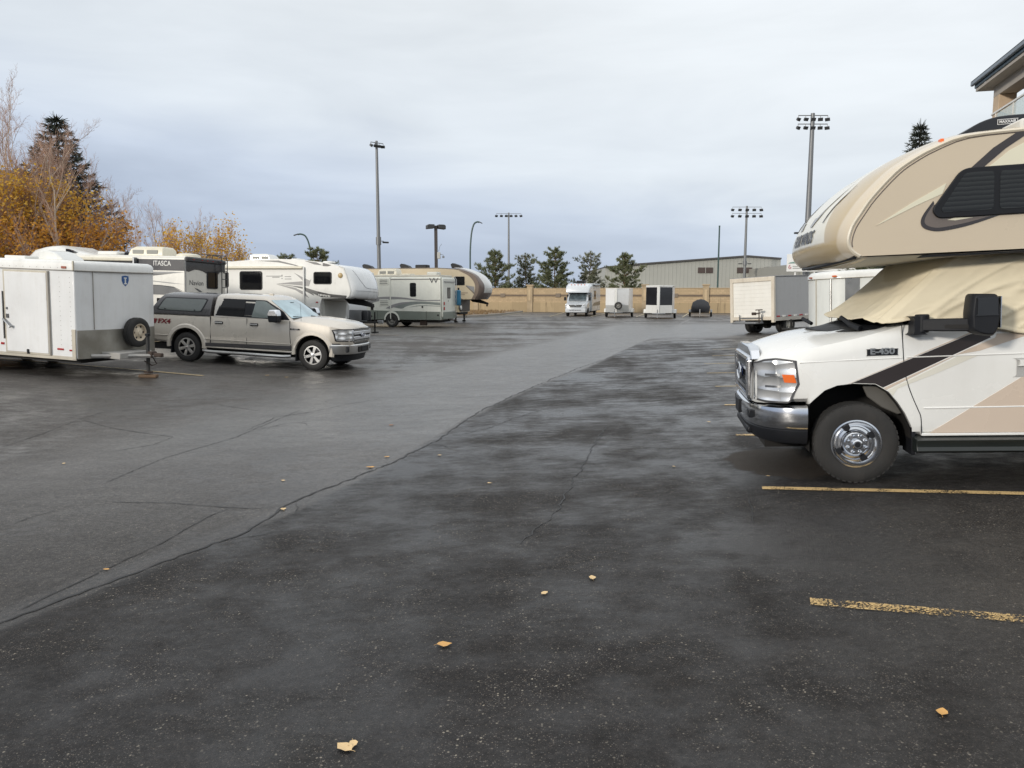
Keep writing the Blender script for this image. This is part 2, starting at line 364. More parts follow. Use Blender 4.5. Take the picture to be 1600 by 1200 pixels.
# ------------------------------------------------------------------ ground
def asphalt():
    m, n, b = new_mat('damp asphalt')
    geo = node(n, 'ShaderNodeNewGeometry'); pos = geo.outputs['Position']
    def nz(scale, det=5., rough=.55, dist=0., vec=None):
        return node(n, 'ShaderNodeTexNoise', {'Vector': vec or pos, 'Scale': scale, 'Detail': det, 'Roughness': rough, 'Distortion': dist}).outputs['Fac']
    sp = node(n, 'ShaderNodeSeparateXYZ', {0: pos})
    s = mth(n, 'ADD', mth(n, 'MULTIPLY_ADD', sp.outputs[0], NX, 4.0 * NX), mth(n, 'MULTIPLY', sp.outputs[1], NY))
    s = mth(n, 'ADD', s, mth(n, 'MULTIPLY_ADD', nz(.8), .2, -.10))
    yy = sp.outputs[1]
    s = mth(n, 'ADD', s, mth(n, 'SUBTRACT', mrange(n, yy, 8.4, 13., 0, .3), mth(n, 'SUBTRACT', mrange(n, yy, 15., 21., 0, .3), mrange(n, yy, 6.6, 4.2, 0, .33))))
    right = mth(n, 'MULTIPLY', mrange(n, s, -.07, .07), mrange(n, mth(n, 'MULTIPLY_ADD', nz(.4), 3., yy), 30., 34.5, 1., 0.))                                # 1 right of the seam: newer, darker sealcoat
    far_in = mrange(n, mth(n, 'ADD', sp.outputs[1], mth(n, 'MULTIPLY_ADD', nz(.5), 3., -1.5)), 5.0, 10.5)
    right = mth(n, 'MAXIMUM', right, mth(n, 'MULTIPLY', mth(n, 'SUBTRACT', 1., far_in), .75))  # near ground darkened as well: weaker sky reflection put into the colour
    aisle = mth(n, 'MULTIPLY', mth(n, 'MULTIPLY', mrange(n, s, -5.5, -3.8), mrange(n, yy, 58., 48.)), mth(n, 'SUBTRACT', 1, right))
    rot = node(n, 'ShaderNodeMapping', {0: pos, 2: (0, 0, R(15.5)), 3: (.7, 1.1, 1)}).outputs[0]
    big = nz(.30, 5., .55, vec=rot); mid = nz(1.15, 8., .66, .15, vec=rot); sm = nz(7., 6., .65)
    track = nz(.22, 4., .6, vec=node(n, 'ShaderNodeMapping', {0: pos, 2: (0, 0, R(16)), 3: (2.4, .25, 1)}).outputs[0])
    fine = nz(4.5, 9., .74, .1, vec=rot)
    damp = mth(n, 'ADD', mth(n, 'ADD', mth(n, 'MULTIPLY', big, .31), mth(n, 'MULTIPLY', fine, .22)), mth(n, 'ADD', mth(n, 'MULTIPLY', mid, .28), mth(n, 'MULTIPLY', track, .19)))
    edge = mrange(n, mth(n, 'ABSOLUTE', mth(n, 'ADD', s, .12)), .30, .05)
    film = mrange(n, damp, .438, .54); film = mth(n, 'MAXIMUM', mth(n, 'MULTIPLY', film, mth(n, 'MULTIPLY_ADD', aisle, -.3, 1.)), mth(n, 'MULTIPLY', edge, .75)); film = mth(n, 'MAXIMUM', film, mth(n, 'MULTIPLY', aisle, mrange(n, fine, .3, .7, .62, 1.)))
    # colours
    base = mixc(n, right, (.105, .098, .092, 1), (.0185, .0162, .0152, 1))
    base = mixc(n, mth(n, 'MULTIPLY', aisle, .7), base, (.175, .167, .159, 1))  # paler aisle: older asphalt plus some sky sheen put into the colour
    base = mixc(n, mrange(n, mid, .35, .65), base, mixc(n, .5, base, (.032, .026, .021, 1)))
    base = mixc(n, mth(n, 'MULTIPLY', mth(n, 'MULTIPLY', film, right), .35), base, (.030, .031, .034, 1))
    vor = node(n, 'ShaderNodeTexVoronoi', {'Vector': pos, 'Scale': 135.}, feature='F1')
    hs = node(n, 'ShaderNodeSeparateColor', {0: vor.outputs['Color']})
    vor2 = node(n, 'ShaderNodeTexVoronoi', {'Vector': pos, 'Scale': 62.}, feature='F1')
    hs2 = node(n, 'ShaderNodeSeparateColor', {0: vor2.outputs['Color']})
    clump = mrange(n, nz(2.3, 4., .6), .36, .62, .25, 1.)
    stone = mth(n, 'MULTIPLY', mrange(n, hs.outputs[0], .66, .96), mrange(n, vor.outputs['Distance'], .48, .34))
    stone2 = mth(n, 'MULTIPLY', mrange(n, hs2.outputs[0], .90, .95), mrange(n, vor2.outputs['Distance'], .40, .28))
    stone = mth(n, 'MULTIPLY', mth(n, 'MAXIMUM', stone, stone2), mth(n, 'MULTIPLY', clump, mth(n, 'SUBTRACT', 1., mth(n, 'MULTIPLY', film, .55))))
    scol = mixc(n, hs.outputs[1], (.34, .28, .21, 1), (.24, .235, .23, 1)); scol = mixc(n, stone2, scol, (.46, .41, .33, 1))
    base = mixc(n, mth(n, 'MULTIPLY', stone, .72), base, scol)
    pit = mth(n, 'MULTIPLY', mrange(n, hs.outputs[2], .50, .85), .7)
    base = mixc(n, mth(n, 'MULTIPLY', pit, mth(n, 'SUBTRACT', 1., stone)), base, mixc(n, .75, base, (.006, .006, .006, 1)))
    base = mixc(n, .75, base, mixc(n, 1., base, mixc(n, mrange(n, nz(26., 4., .75), .36, .64), (.45, .45, .45, 1), (1.5, 1.48, 1.45, 1)), 'MULTIPLY'))
    grain = mrange(n, nz(85., 3., .7), .40, .60)
    base = mixc(n, mth(n, 'MULTIPLY', mth(n, 'SUBTRACT', 1., grain), .45), base, mixc(n, .6, base, (.008, .008, .008, 1)))
    # a dry oval under the nose of the motorhome
    dx = mth(n, 'MULTIPLY_ADD', sp.outputs[0], 1.15, -2.92 * 1.15); dy = mth(n, 'MULTIPLY_ADD', sp.outputs[1], .95, -7.85 * .95)
    d = mth(n, 'SQRT', mth(n, 'ADD', mth(n, 'MULTIPLY', dx, dx), mth(n, 'MULTIPLY', dy, dy)))
    d = mth(n, 'ADD', d, mth(n, 'MULTIPLY_ADD', nz(3.5, 6.), .35, -.17))
    dry = mrange(n, d, .72, .66)
    base = mixc(n, mth(n, 'MULTIPLY', dry, .75), base, (.058, .047, .037, 1))
    n.links.new(base, b.inputs['Base Color'])
    film2 = mth(n, 'MULTIPLY', mth(n, 'MULTIPLY', film, mrange(n, yy, 2.5, 10., .5, 1.)), mth(n, 'SUBTRACT', 1., dry))
    ro = mth(n, 'MULTIPLY_ADD', film2, -.47, .76)
    ro = mth(n, 'ADD', ro, mth(n, 'MULTIPLY_ADD', sm, .16, -.08))
    ro = mth(n, 'ADD', ro, mth(n, 'MULTIPLY', aisle, -.04))
    n.links.new(ro, b.inputs['Roughness'])
    n.links.new(mth(n, 'MULTIPLY_ADD', film2, .35, .28), b.inputs['Specular IOR Level'])
    h = mth(n, 'ADD', mth(n, 'MULTIPLY', vor.outputs['Distance'], .55), mth(n, 'MULTIPLY', nz(40., 4.), .6))
    st = mth(n, 'MULTIPLY_ADD', film2, -.30, .75)
    bp = node(n, 'ShaderNodeBump', {'Height': h, 'Distance': .006}); n.links.new(st, bp.inputs['Strength'])
    bp2 = node(n, 'ShaderNodeBump', {'Height': sm, 'Distance': .02, 'Strength': .35, 'Normal': bp.outputs[0]})
    n.links.new(bp2.outputs[0], b.inputs['Normal'])
    return m
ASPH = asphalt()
def axis_grid(lo, hi, a, b, fine, grow=1.12):
    v = [a]
    while v[-1] < b: v.append(v[-1] + fine)
    s = fine
    while v[-1] < hi: s *= grow; v.append(v[-1] + s)
    s = fine
    while v[0] > lo: s *= grow; v.insert(0, v[0] - s)
    return v
gx = axis_grid(-95, 110, -16, 14, .4); gy = axis_grid(-14, 92, -1, 34, .4, 1.08)
mb = MB(); nxg = len(gx)
mb.v = [(x, y, G(x, y)) for y in gy for x in gx]
mb.f = [(j * nxg + i, j * nxg + i + 1, (j + 1) * nxg + i + 1, (j + 1) * nxg + i) for j in range(len(gy) - 1) for i in range(nxg - 1)]; mb.mi = [0] * len(mb.f)
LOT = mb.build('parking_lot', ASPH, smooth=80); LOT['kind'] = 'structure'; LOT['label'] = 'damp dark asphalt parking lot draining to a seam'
GRASS = M('dry autumn turf', (.085, .075, .035), .95, var=.4, scale=.4, bump=.6, bscale=20)
gr = MB().add([(-1800, -600, -.62), (1800, -600, -.62), (1800, 2400, -.62), (-1800, 2400, -.62)], [(0, 1, 2, 3)]).build('ground', GRASS, smooth=0); gr['kind'] = 'structure'

def paint(name, col, wear):
    m, n, b = new_mat(name)
    geo = node(n, 'ShaderNodeNewGeometry')
    a = node(n, 'ShaderNodeTexNoise', {'Vector': geo.outputs['Position'], 'Scale': 70., 'Detail': 4., 'Roughness': .7})
    c = node(n, 'ShaderNodeTexNoise', {'Vector': geo.outputs['Position'], 'Scale': 6., 'Detail': 3.})
    k = mth(n, 'ADD', a.outputs['Fac'], mth(n, 'MULTIPLY_ADD', c.outputs['Fac'], .5, -.25))
    al = mrange(n, k, wear - .035, wear + .035, 0, 1)
    n.links.new(al, b.inputs['Alpha'])
    n.links.new(mixc(n, c.outputs['Fac'], c4(col), c4([q * .75 for q in col])), b.inputs['Base Color']); b.inputs['Roughness'].default_value = .6
    bp = node(n, 'ShaderNodeBump', {'Height': a.outputs['Fac'], 'Strength': .3, 'Distance': .005}); n.links.new(bp.outputs[0], b.inputs['Normal'])
    return m
PAINT1 = paint('worn yellow line paint', (.66, .45, .19), .535)
PAINT2 = paint('yellow line paint', (.66, .46, .21), .44)
PAINT3 = paint('faded line paint', (.55, .42, .22), .44)
def ribbon(name, pts, wd, mat, parent, lift=.006, step=.3, jitter=0, seed=0, taper=False):
    rnd = random.Random(seed); P = [Vector(p) for p in pts]; L = []
    for a, b in zip(P, P[1:]):
        k = max(1, int((b - a).length / step))
        L += [a + (b - a) * i / k for i in range(k)]
    L.append(P[-1]); mb = MB(); vs = []
    off = 0.
    for i, p in enumerate(L):
        d = (L[min(i + 1, len(L) - 1)] - L[max(i - 1, 0)]).normalized(); q = Vector((-d.y, d.x))
        off = off * .6 + rnd.uniform(-jitter, jitter); c = p + q * off
        ww = wd / 2 * (rnd.uniform(.35, 1.5) if jitter else 1)
        if taper: ww *= min(1, .2 + min(i, len(L) - 1 - i) / 4)
        for sg in (1, -1):
            e = c + q * ww * sg; vs.append((e.x, e.y, G(e.x, e.y) + lift))
    mb.add(vs, [(2 * i, 2 * i + 1, 2 * i + 3, 2 * i + 2) for i in range(len(L) - 1)])
    return mb.build(name, mat, parent, smooth=80)
SD = Vector((math.cos(R(-15.5)), math.sin(R(-15.5))))
for k, (p, mt) in enumerate([((1.73, 4.2), PAINT1), ((2.31, 6.81), PAINT2), ((2.86, 9.5), PAINT2), ((3.46, 12.17), PAINT2), ((3.99, 14.71), PAINT3), ((4.49, 17.3), PAINT3), ((5.03, 19.7), PAINT3), ((5.9, 22.2), PAINT3), ((6.6, 24.8), PAINT3)]):
    a = Vector(p); d = SD if k else Vector((math.cos(R(-19.2)), math.sin(R(-19.2))))
    ribbon('stall_line', [a, a + d * 6.2], .105, mt, LOT, lift=.007)
PAINT4 = paint('pale stall paint', (.60, .52, .36), .38)
for a, b in (((5.6, 81), (3.3, 66.5)), ((10.2, 80.5), (6.9, 66.2)), ((14.2, 79.5), (10.7, 65.4)), ((18.3, 78.5), (14.4, 64.1)), ((1.4, 81), (-.9, 70)), ((22.6, 77), (18.6, 63))):
    ribbon('stall_line', [a, b], .13, PAINT4, LOT, lift=.03, step=1.)
for k, v in enumerate(((-7.4, 18.0), (-6.3, 24.6), (-6.0, 29.0), (-5.3, 35.5))):
    a = Vector(v); ribbon('stall_line', [a, a - SD * 7], .11, PAINT3, LOT, lift=.012)
CRACK = M('dark tar filled crack', (.010, .0095, .009), .55, var=.3)
CRACKS = [[(-3.14, 4.1), (-3.06, 4.31), (-2.68, 5.07), (-2.36, 5.74), (-2.17, 6.05), (-2.08, 6.83), (-1.83, 7.52), (-1.46, 8.43), (-1.02, 9.85), (-.58, 12.33), (.26, 15.23), (1.66, 19.49), (3.21, 23.62), (6.24, 29.46)],
 [(-4.35, 7.83), (-4.31, 9.07), (-3.9, 10.52), (-3.85, 11.2), (-3.72, 13.15)], [(-7.11, 12.26), (-6.1, 11.44), (-4.85, 10.63), (-4.86, 10.06), (-5.21, 9.59)],
 [(-7.11, 12.26), (-7.08, 12.9), (-6.47, 13.48), (-5.7, 14.16), (-4.35, 13.01)], [(-4.41, 6.31), (-4.31, 6.69), (-4.19, 6.95)],
 [(.07, 5.48), (.38, 6.3), (.51, 6.94), (1.06, 9.45), (1.37, 10.63)], [(-3.93, 7.11), (-3.3, 7.02), (-2.47, 6.76), (-2.17, 6.73)],
 [(-.95, 10.07), (-.37, 10.74), (0, 11.55), (.53, 12.46)], [(-3.96, 11.11), (-3.91, 12.32), (-3.5, 12.75), (-3.05, 13.7), (-2.48, 14.5)],
 [(-6.9, 10), (-6.95, 10.91), (-7.11, 12.26)], [(-3.81, 11.09), (-3.5, 11.63), (-2.88, 11.98)], [(1.89, 5.72), (2.03, 6.26), (2.17, 6.79)],
 [(-3.11, 4.38), (-2.98, 4.98), (-2.78, 5.78), (-2.69, 6.57), (-2.59, 6.83)], [(2.0, 14.5), (2.6, 16.2), (3.6, 17.0), (4.2, 18.6)], [(2.6, 16.2), (1.6, 16.9), (1.2, 17.6)], [(.9, 13.4), (2.2, 13.1), (3.0, 13.6)]]
for k, c in enumerate(CRACKS):
    rag = k in (0, 5, 7, 8, 10, 13, 14, 15)
    ribbon('crack', c, .022 if k == 0 else .011, CRACK, LOT, lift=.005, step=.07, jitter=.022 if rag else .008, seed=k, taper=True)
    if rag:
        rb = random.Random(200 + k)
        for a_, b_ in zip(c, c[1:]):
            for _ in range(max(1, int((Vector(b_) - Vector(a_)).length / (2.2 if k == 0 else .7)))):
                p = Vector(a_).lerp(Vector(b_), rb.random()); d = Vector((rb.uniform(-1, 1), rb.uniform(-.5, .5))).normalized(); L_ = rb.uniform(.15, .55)
                q = p + d * L_; ribbon('crack', [p, p.lerp(q, .5) + Vector((rb.uniform(-.08, .08), rb.uniform(-.08, .08))), q], .009, CRACK, LOT, lift=.005, step=.06, jitter=.012, seed=rb.randrange(9999), taper=True)
# tar smear that edges the seam where the two pavings meet
SEAL = M('old sealant along seam', (.05, .05, .052), .38, var=.3, scale=6)
#ribbon('seam_sealant', [(p[0] - .10, p[1] + .0) for p in CRACKS[0][1:]], .15, SEAL, LOT, lift=.003, step=.25, jitter=.02, seed=77, taper=True)

# gravel bed and kerb in front of the wall
U2 = Vector((.259, .966)); N2 = Vector((.966, -.259)); W0 = Vector((7, 83))
BEDM = M('brown gravel and dead stalks', (.16, .115, .075), .95, var=.5, scale=3, bump=.8, bscale=12)
BZ = -.27
bed = [(1.0, 83.6), (.6, 80.0), (-.7, 73.5), (-2.2, 68.6), (-4.0, 64.8), (-6.5, 63.5), (-12, 64.0), (-60, 76.5), (-56, 99)]
o = MB().prism(bed, BZ - .2, BZ + .15, 'z').build('gravel_bed', BEDM, bevel=.02); o['kind'] = 'structure'
kp = [(1.0 + .12, 82.6)] + [(x + .08, y - .08) for x, y in bed[1:8]]
kb = MB()
for a, b in zip(kp, kp[1:]):
    A = Vector(a); B = Vector(b); d = (B - A).normalized(); q = Vector((-d.y, d.x)) * .08
    kb.prism([tuple(A - q), tuple(B - q), tuple(B + q), tuple(A + q)], BZ - .2, BZ + .17, 'z')
o = kb.build('kerb', CONC, bevel=.015); o['kind'] = 'structure'
rnd = random.Random(5); st = MB()
for k in range(1500):
    t = rnd.random(); a = Vector(bed[rnd.choice((1, 2, 3, 4, 5, 6))]); c = Vector((-8 + rnd.uniform(-6, 6), 84 + rnd.uniform(-6, 1)))
    p = a.lerp(c, t ** .8 * .95); h = rnd.uniform(.05, .28); q = rnd.uniform(-.1, .1)
    if p.x > -.2 + (p.y - 75) * .16: continue
    st.add([(p.x - .05, p.y, BZ + .14), (p.x + .05, p.y, BZ + .14), (p.x + q, p.y + rnd.uniform(-.1, .1), BZ + .14 + h)], [(0, 1, 2)])
o = st.build('dead_stalks', M('dead straw stalks', (.22, .15, .08), .9, var=.4), smooth=0); o['kind'] = 'stuff'; o['label'] = 'dry brown stalks in the gravel bed'

# ------------------------------------------------------------------ sound wall
def blockmat(name, col, bs, dirt):
    m, n, b = new_mat(name)
    tc = node(n, 'ShaderNodeTexCoord')
    a = node(n, 'ShaderNodeTexNoise', {'Vector': tc.outputs['Object'], 'Scale': 1.2, 'Detail': 8., 'Roughness': .7})
    mp = node(n, 'ShaderNodeMapping', {0: tc.outputs['Object'], 3: (2.2, 2.2, .25)})
    d = node(n, 'ShaderNodeTexNoise', {'Vector': mp.outputs[0], 'Scale': 1.6, 'Detail': 6.})
    sep2 = node(n, 'ShaderNodeSeparateXYZ', {0: tc.outputs['Object']})
    cmb = node(n, 'ShaderNodeCombineXYZ', {0: sep2.outputs[0], 1: sep2.outputs[2], 2: 0.})
    bk = node(n, 'ShaderNodeTexBrick', {'Vector': cmb.outputs[0], 'Color1': c4(col), 'Color2': c4([q * .8 for q in col]), 'Mortar': c4([q * .6 for q in col]), 'Scale': 1., 'Mortar Size': .012, 'Brick Width': bs[0], 'Row Height': bs[1]})
    c = mixc(n, mrange(n, a.outputs['Fac'], .3, .7, 0, .5), bk.outputs['Color'], c4([q * .72 for q in col]))
    c = mixc(n, mrange(n, d.outputs['Fac'], .58, .72, 0, dirt), c, (.09, .065, .04, 1))
    n.links.new(c, b.inputs['Base Color']); b.inputs['Roughness'].default_value = .9
    bp = node(n, 'ShaderNodeBump', {'Height': bk.outputs['Fac'], 'Strength': -.5, 'Distance': .02}); n.links.new(bp.outputs[0], b.inputs['Normal'])
    return m
SANDB = blockmat('sandstone coloured split block', (.54, .405, .25), (.4, .2), .25)
SANDL = blockmat('stained plain concrete panel', (.46, .35, .21), (1.6, 1.4), .6)
SANDP = M('pillar block', (.40, .31, .20), .9, var=.15, bump=.4, bscale=12)
BANDM = M('grey brown band block', (.17, .13, .095), .9, var=.15)
wm = Matrix.Translation((W0.x, W0.y, BZ)) @ Matrix.Rotation(math.atan2(N2.y, N2.x), 4, 'Z')
wall = thing('sound_wall', 'long sand coloured block wall with pillars behind the parked trailers', 'wall', wm)
T0 = -5.17
for k in range(-13, 14):
    a, b = T0 + 6.3 * k, T0 + 6.3 * (k + 1)
    MB().box(a + .3, -.12, -.3, b - .3, .25, 1.08).build('lower_panel', SANDL, wall, bevel=.02)
    MB().box(a + .3, -.06, 1.08, b - .3, .2, 2.55).build('upper_panel', SANDB, wall)
    MB().box(a + .3, -.10, 1.72, b - .3, -.055, 1.92).build('band', BANDM, wall)
    MB().box(a + .3, -.10, 2.55, b - .3, .24, 2.63).build('coping', SANDP, wall, bevel=.015)
    MB().box(a + 2.9, -.14, 1.62, a + 3.45, -.05, 2.04).build('medallion', M('medallion block', (.21, .17, .13), .9), wall, bevel=.01)
    pl = MB().box(a - .32, -.22, -.3, a + .32, .32, 2.92).build('pillar', SANDP, wall, bevel=.02)
    MB().box(a - .40, -.29, 2.85, a + .40, .40, 3.0).build('pillar_cap', SANDP, pl, bevel=.02)
    MB().box(a - .13, -.25, 1.25, a + .13, -.215, 2.45).build('inlay', M('pale inlay', (.52, .40, .25), .9), pl, bevel=.01)

# ------------------------------------------------------------------ arena building, annex and sign beyond the wall
def siding(name, c1, c2, pitch):
    m, n, b = new_mat(name)
    tc = node(n, 'ShaderNodeTexCoord'); sx = node(n, 'ShaderNodeSeparateXYZ', {0: tc.outputs['Object']})
    f = mth(n, 'FRACT', mth(n, 'MULTIPLY', sx.outputs[0], 1 / pitch))
    k = mrange(n, mth(n, 'ABSOLUTE', mth(n, 'SUBTRACT', f, .5)), .36, .44)
    a = node(n, 'ShaderNodeTexNoise', {'Vector': tc.outputs['Object'], 'Scale': .25, 'Detail': 6.})
    c = mixc(n, mrange(n, a.outputs['Fac'], .3, .7, 0, .6), c4(c1), c4([q * .9 for q in c1]))
    n.links.new(mixc(n, mth(n, 'MULTIPLY', k, .55), c, c4(c2)), b.inputs['Base Color']); b.inputs['Roughness'].default_value = .55
    bp = node(n, 'ShaderNodeBump', {'Height': k, 'Strength': .5, 'Distance': .05}); n.links.new(bp.outputs[0], b.inputs['Normal'])
    return m
SIDING = siding('sage metal siding', (.40, .40, .365), (.31, .315, .285), .9)
ar = thing('arena_building', 'long low pale green metal clad arena with a shallow gable', 'building', Matrix.Translation((0, 180, -.6)))
prof = [(22, 0), (22, 8.3), (30, 9.05), (55.3, 10.9), (63.3, 10.3), (63.3, 0)]
MB().prism(prof, 0, 60).build('wall', SIDING, ar)
rf = MB()
for a, b in zip(prof[1:4], prof[2:5]): rf.add([(a[0], -.5, a[1]), (b[0], -.5, b[1]), (b[0], 60, b[1] + .05), (a[0], 60, a[1] + .05), (a[0], -.5, a[1] + .35), (b[0], -.5, b[1] + .35), (b[0], 60, b[1] + .4), (a[0], 60, a[1] + .4)], [(0, 1, 2, 3), (7, 6, 5, 4), (0, 4, 5, 1), (1, 5, 6, 2), (2, 6, 7, 3), (3, 7, 4, 0)])
rf.build('roof', M('dark roof flashing', (.075, .07, .07), .6), ar)
LOUV = M('brown louvre', (.075, .055, .05), .7)
for x in (45.6, 54.8, 61.2):
    f = MB().box(x - 1.75, -.15, 7.1, x + 1.75, .05, 8.4).build('louvre', LOUV, ar)
    MB().box(x - .06, -.2, 7.1, x + .06, -.15, 8.4).build('mullion', SIDING, f)
MB().box(26, -2.6, 2.7, 63, .02, 3.1).build('canopy', M('pale canopy', (.36, .36, .33), .6), ar, bevel=.03)
for x in (28, 36, 44, 50.5):
    MB().box(x, -.1, .2, x + 4.5, .05, 2.7).build('glazing', GLASSD, ar)
    MB().tube([(x - 1, -2.3, 0), (x - 1, -2.3, 2.8)], .12).build('canopy_post', STEEL, ar)
an = thing('annex_building', 'grey ribbed annex with dark fascia beside the arena', 'building', Matrix.Translation((66, 150, -.6)))
MB().box(-10.2, 0, 0, 45, 30, 8.0).build('wall', siding('grey ribbed siding', (.30, .295, .27), (.2, .2, .185), 1.2), an)
MB().box(-10.6, -.6, 8.0, -6.4, 3, 9.1).build('fascia', M('black fascia', (.02, .022, .024), .5), an, bevel=.05); MB().box(-6.4, -.3, 8.0, 45, 30, 8.5).build('parapet', M('grey parapet', (.28, .28, .27), .6), an, bevel=.05)
for x in (-6.5, -1.5, 4, 11, 20): MB().box(x, -.15, .5, x + 2.2, .02, 6.5).build('glazing', GLASSD, an)
MB().box(-9, -.5, 0, -7.9, 0, 9.3).build('column', M('white column', (.66, .66, .62), .6), an, bevel=.03)
sg = thing('signboard', 'wide white sign board on white posts over the wall', 'sign', Matrix.Translation((29.5, 82, -.4)) @ Matrix.Rotation(R(-6), 4, 'Z'))
WS = M('white sign panel', (.80, .80, .78), .5, var=.04)
MB().box(0, 0, 4.5, 8.2, .12, 6.35).build('panel', WS, sg, bevel=.01)
for x in (.95, 2.95, 5.1, 7.3): MB().tube([(x, .2, 0), (x, .2, 4.9)], .09).build('post', WS, sg)
mb = MB().prism([(.12, 5.35), (1.7, 5.35), (1.7, 5.62), (1.0, 5.62), (.3, 5.47)], -.012, 0.001); mb.build('wave_mark', M('sage green print', (.22, .33, .29), .5), sg)
mb = MB().tube([(.35, -.01, 5.22), (.22, -.01, 5.05), (.2, -.01, 4.88), (.32, -.01, 4.8), (.45, -.01, 4.86), (.42, -.01, 4.98), (.3, -.01, 4.98)], .03, 5); mb.build('logo', M('red print', (.45, .02, .05), .5), sg)
PRN = M('faded grey print', (.20, .22, .20), .5)
for q in ((.6, 5.02, 1.25, 5.08), (.6, 4.82, 1.62, 4.89), (.66, 5.75, .8, 5.85), (.95, 5.65, 1.08, 5.85), (1.95, 4.85, 2.1, 4.92), (2.3, 4.85, 2.5, 4.92)): MB().box(q[0], -.01, q[1], q[2], .001, q[3]).build('print_mark', PRN, sg)

# ------------------------------------------------------------------ masts and lamps
MASTM = M('grey galvanised mast', (.20, .205, .21), .5, metal=.5, var=.1)
LAMPM = M('dark lamp housing', (.045, .047, .05), .5, var=.1)
def flood_head(par, x, z, yaw, s):
    m = Matrix.Translation((x, -.05, z)) @ Matrix.Rotation(yaw, 4, 'Z') @ Matrix.Rotation(R(28), 4, 'X')
    h = MB().loft([[tuple(m @ Vector(v)) for v in ((-a * s, b, -c * s), (a * s, b, -c * s), (a * s, b, c * s), (-a * s, b, c * s))] for a, b, c in ((.42, -.42 * s, .28), (.42, -.30 * s, .28), (.30, .0, .2), (.12, .12 * s, .1))])
    o = h.build('floodlight', LAMPM, par, bevel=.01)
    return o
def mast(x, y, top, label, rows, half, n, r, yaw=0, sc=1., low=(-1, 1)):
    z0 = -.6; H = top - z0
    t = thing('floodlight_mast', label, 'light mast', Matrix.Translation((x, y, z0)) @ Matrix.Rotation(yaw, 4, 'Z'), 'sports field floodlight masts')
    MB().tube([(0, 0, 0), (0, 0, H * .5), (0, 0, H)], [r, r * .85, r * .6], 12).build('pole', MASTM, t)
    for k in range(rows):
        z = H - .25 - k * 1.45 * sc
        a = MB().tube([(-half, -.1, z), (half, -.1, z)], .05, 6).build('crossarm', MASTM, t)
        for i in range(n):
            u = -half + 2 * half * i / (n - 1)
            MB().tube([(u, -.1, z), (u, -.12, z - .35 * sc)], .035, 5).build('bracket', MASTM, a)
            flood_head(t, u * 1.04, z - .55 * sc, R(40) * -u / half, sc)
    zb = H * .42
    MB().tube([(0, 0, zb - .5), (0, 0, zb + .5)], r * 1.25, 12).build('collar', MASTM, t)
    MB().tube([(.75 * min(low + (0,)), 0, zb), (.75 * max(low), 0, zb)], .05, 6).build('lower_arm', MASTM, t)
    for u in [1.05 * q for q in low]: MB().box(u - .38, -.2, zb - .25, u + .38, .2, zb - .05).build('lower_floodlight', LAMPM, t, bevel=.03)
    return t
mast(-17.4, 100, 21.2, 'tall floodlight mast above the fifth wheel trailers, lamps edge-on', 1, .9, 4, .27, R(40), .62, (1,))
mast(32.7, 85, 21.2, 'tall thick floodlight mast with two rows of five lamps', 2, 1.6, 5, .36, 0, .62)
mast(52.1, 171, 21.0, 'distant floodlight mast rising in front of the arena gable', 2, 3.2, 5, .36, 0, .95)
mast(-.8, 187, 21.2, 'slim distant floodlight mast rising behind the pines', 1, 3.0, 6, .30, 0, .85)
TEAL = M('teal green painted pole', (.045, .085, .08), .5, var=.1)
o = MB().tube([(24.3, 90, -.5), (24.3, 90, 9.4), (24.3, 90, 9.65)], [.11, .085, .10], 10).build('flag_pole', TEAL); tag(o, 'bare dark green pole standing in front of the arena wall', 'pole')
def street_lamp(x, y, top, sg, label, reach=.45):
    t = thing('street_lamp', label, 'street lamp', Matrix.Translation((x, y, -.6)), 'curved street lamps beyond the wall')
    H = top + .6; sg = sg * reach
    pts = [(0, 0, 0), (0, 0, H * .55), (sg * .1, 0, H * .72), (sg * .45, 0, H * .87), (sg * 1.1, 0, H * .96), (sg * 2.0, 0, H * .985), (sg * 2.6, 0, H * .98)]
    MB().tube(smooth_line(pts, 5), .10, 8).build('pole', TEAL, t)
    MB().loft([[(sg * 2.5, -.12, H * .985 - .04), (sg * 2.5, .12, H * .985 - .04), (sg * 2.5, .1, H * .985 + .08), (sg * 2.5, -.1, H * .985 + .08)], [(sg * 3.4, -.2, H * .975 - .12), (sg * 3.4, .2, H * .975 - .12), (sg * 3.4, .12, H * .975), (sg * 3.4, -.12, H * .975)]]).build('lamp_head', LAMPM, t, bevel=.02)
street_lamp(-5.2, 95, 10.7, 1, 'curved green street lamp behind the beige trailer, arm bending over the pines')
street_lamp(-24.9, 95, 9.2, -1, 'curved street lamp with a small pine at its foot', .62)
t = thing('lot_lamp', 'brown square pole with two shoebox lamp heads above the motorhome roof', 'lamp post', Matrix.Translation((-5.95, 60, -.27)))
BRN = M('dark bronze pole', (.055, .045, .042), .5, var=.1)
MB().box(-.12, -.12, 0, .12, .12, 7.3).build('pole', BRN, t, bevel=.01)
for sgn, a in ((-1, R(20)), (1, R(20))):
    MB().box(-.06 if sgn < 0 else .1, -.05, 7.15, -.3 if sgn < 0 else .3, .05, 7.3, mat=Matrix.Rotation(a, 4, 'Z')).build('arm', BRN, t)
    MB().prism([(sgn * .16, 7.08), (sgn * .74, 7.02), (sgn * .74, 7.30), (sgn * .6, 7.38), (sgn * .16, 7.38)], -.3, .3).build('lamp_head', LAMPM, t, bevel=.03).rotation_euler = (0, R(0), a)
MB().box(.10, -.2, 4.75, .34, .1, 5.25).build('control_box', M('pale control box', (.5, .5, .48), .5), t, bevel=.02)
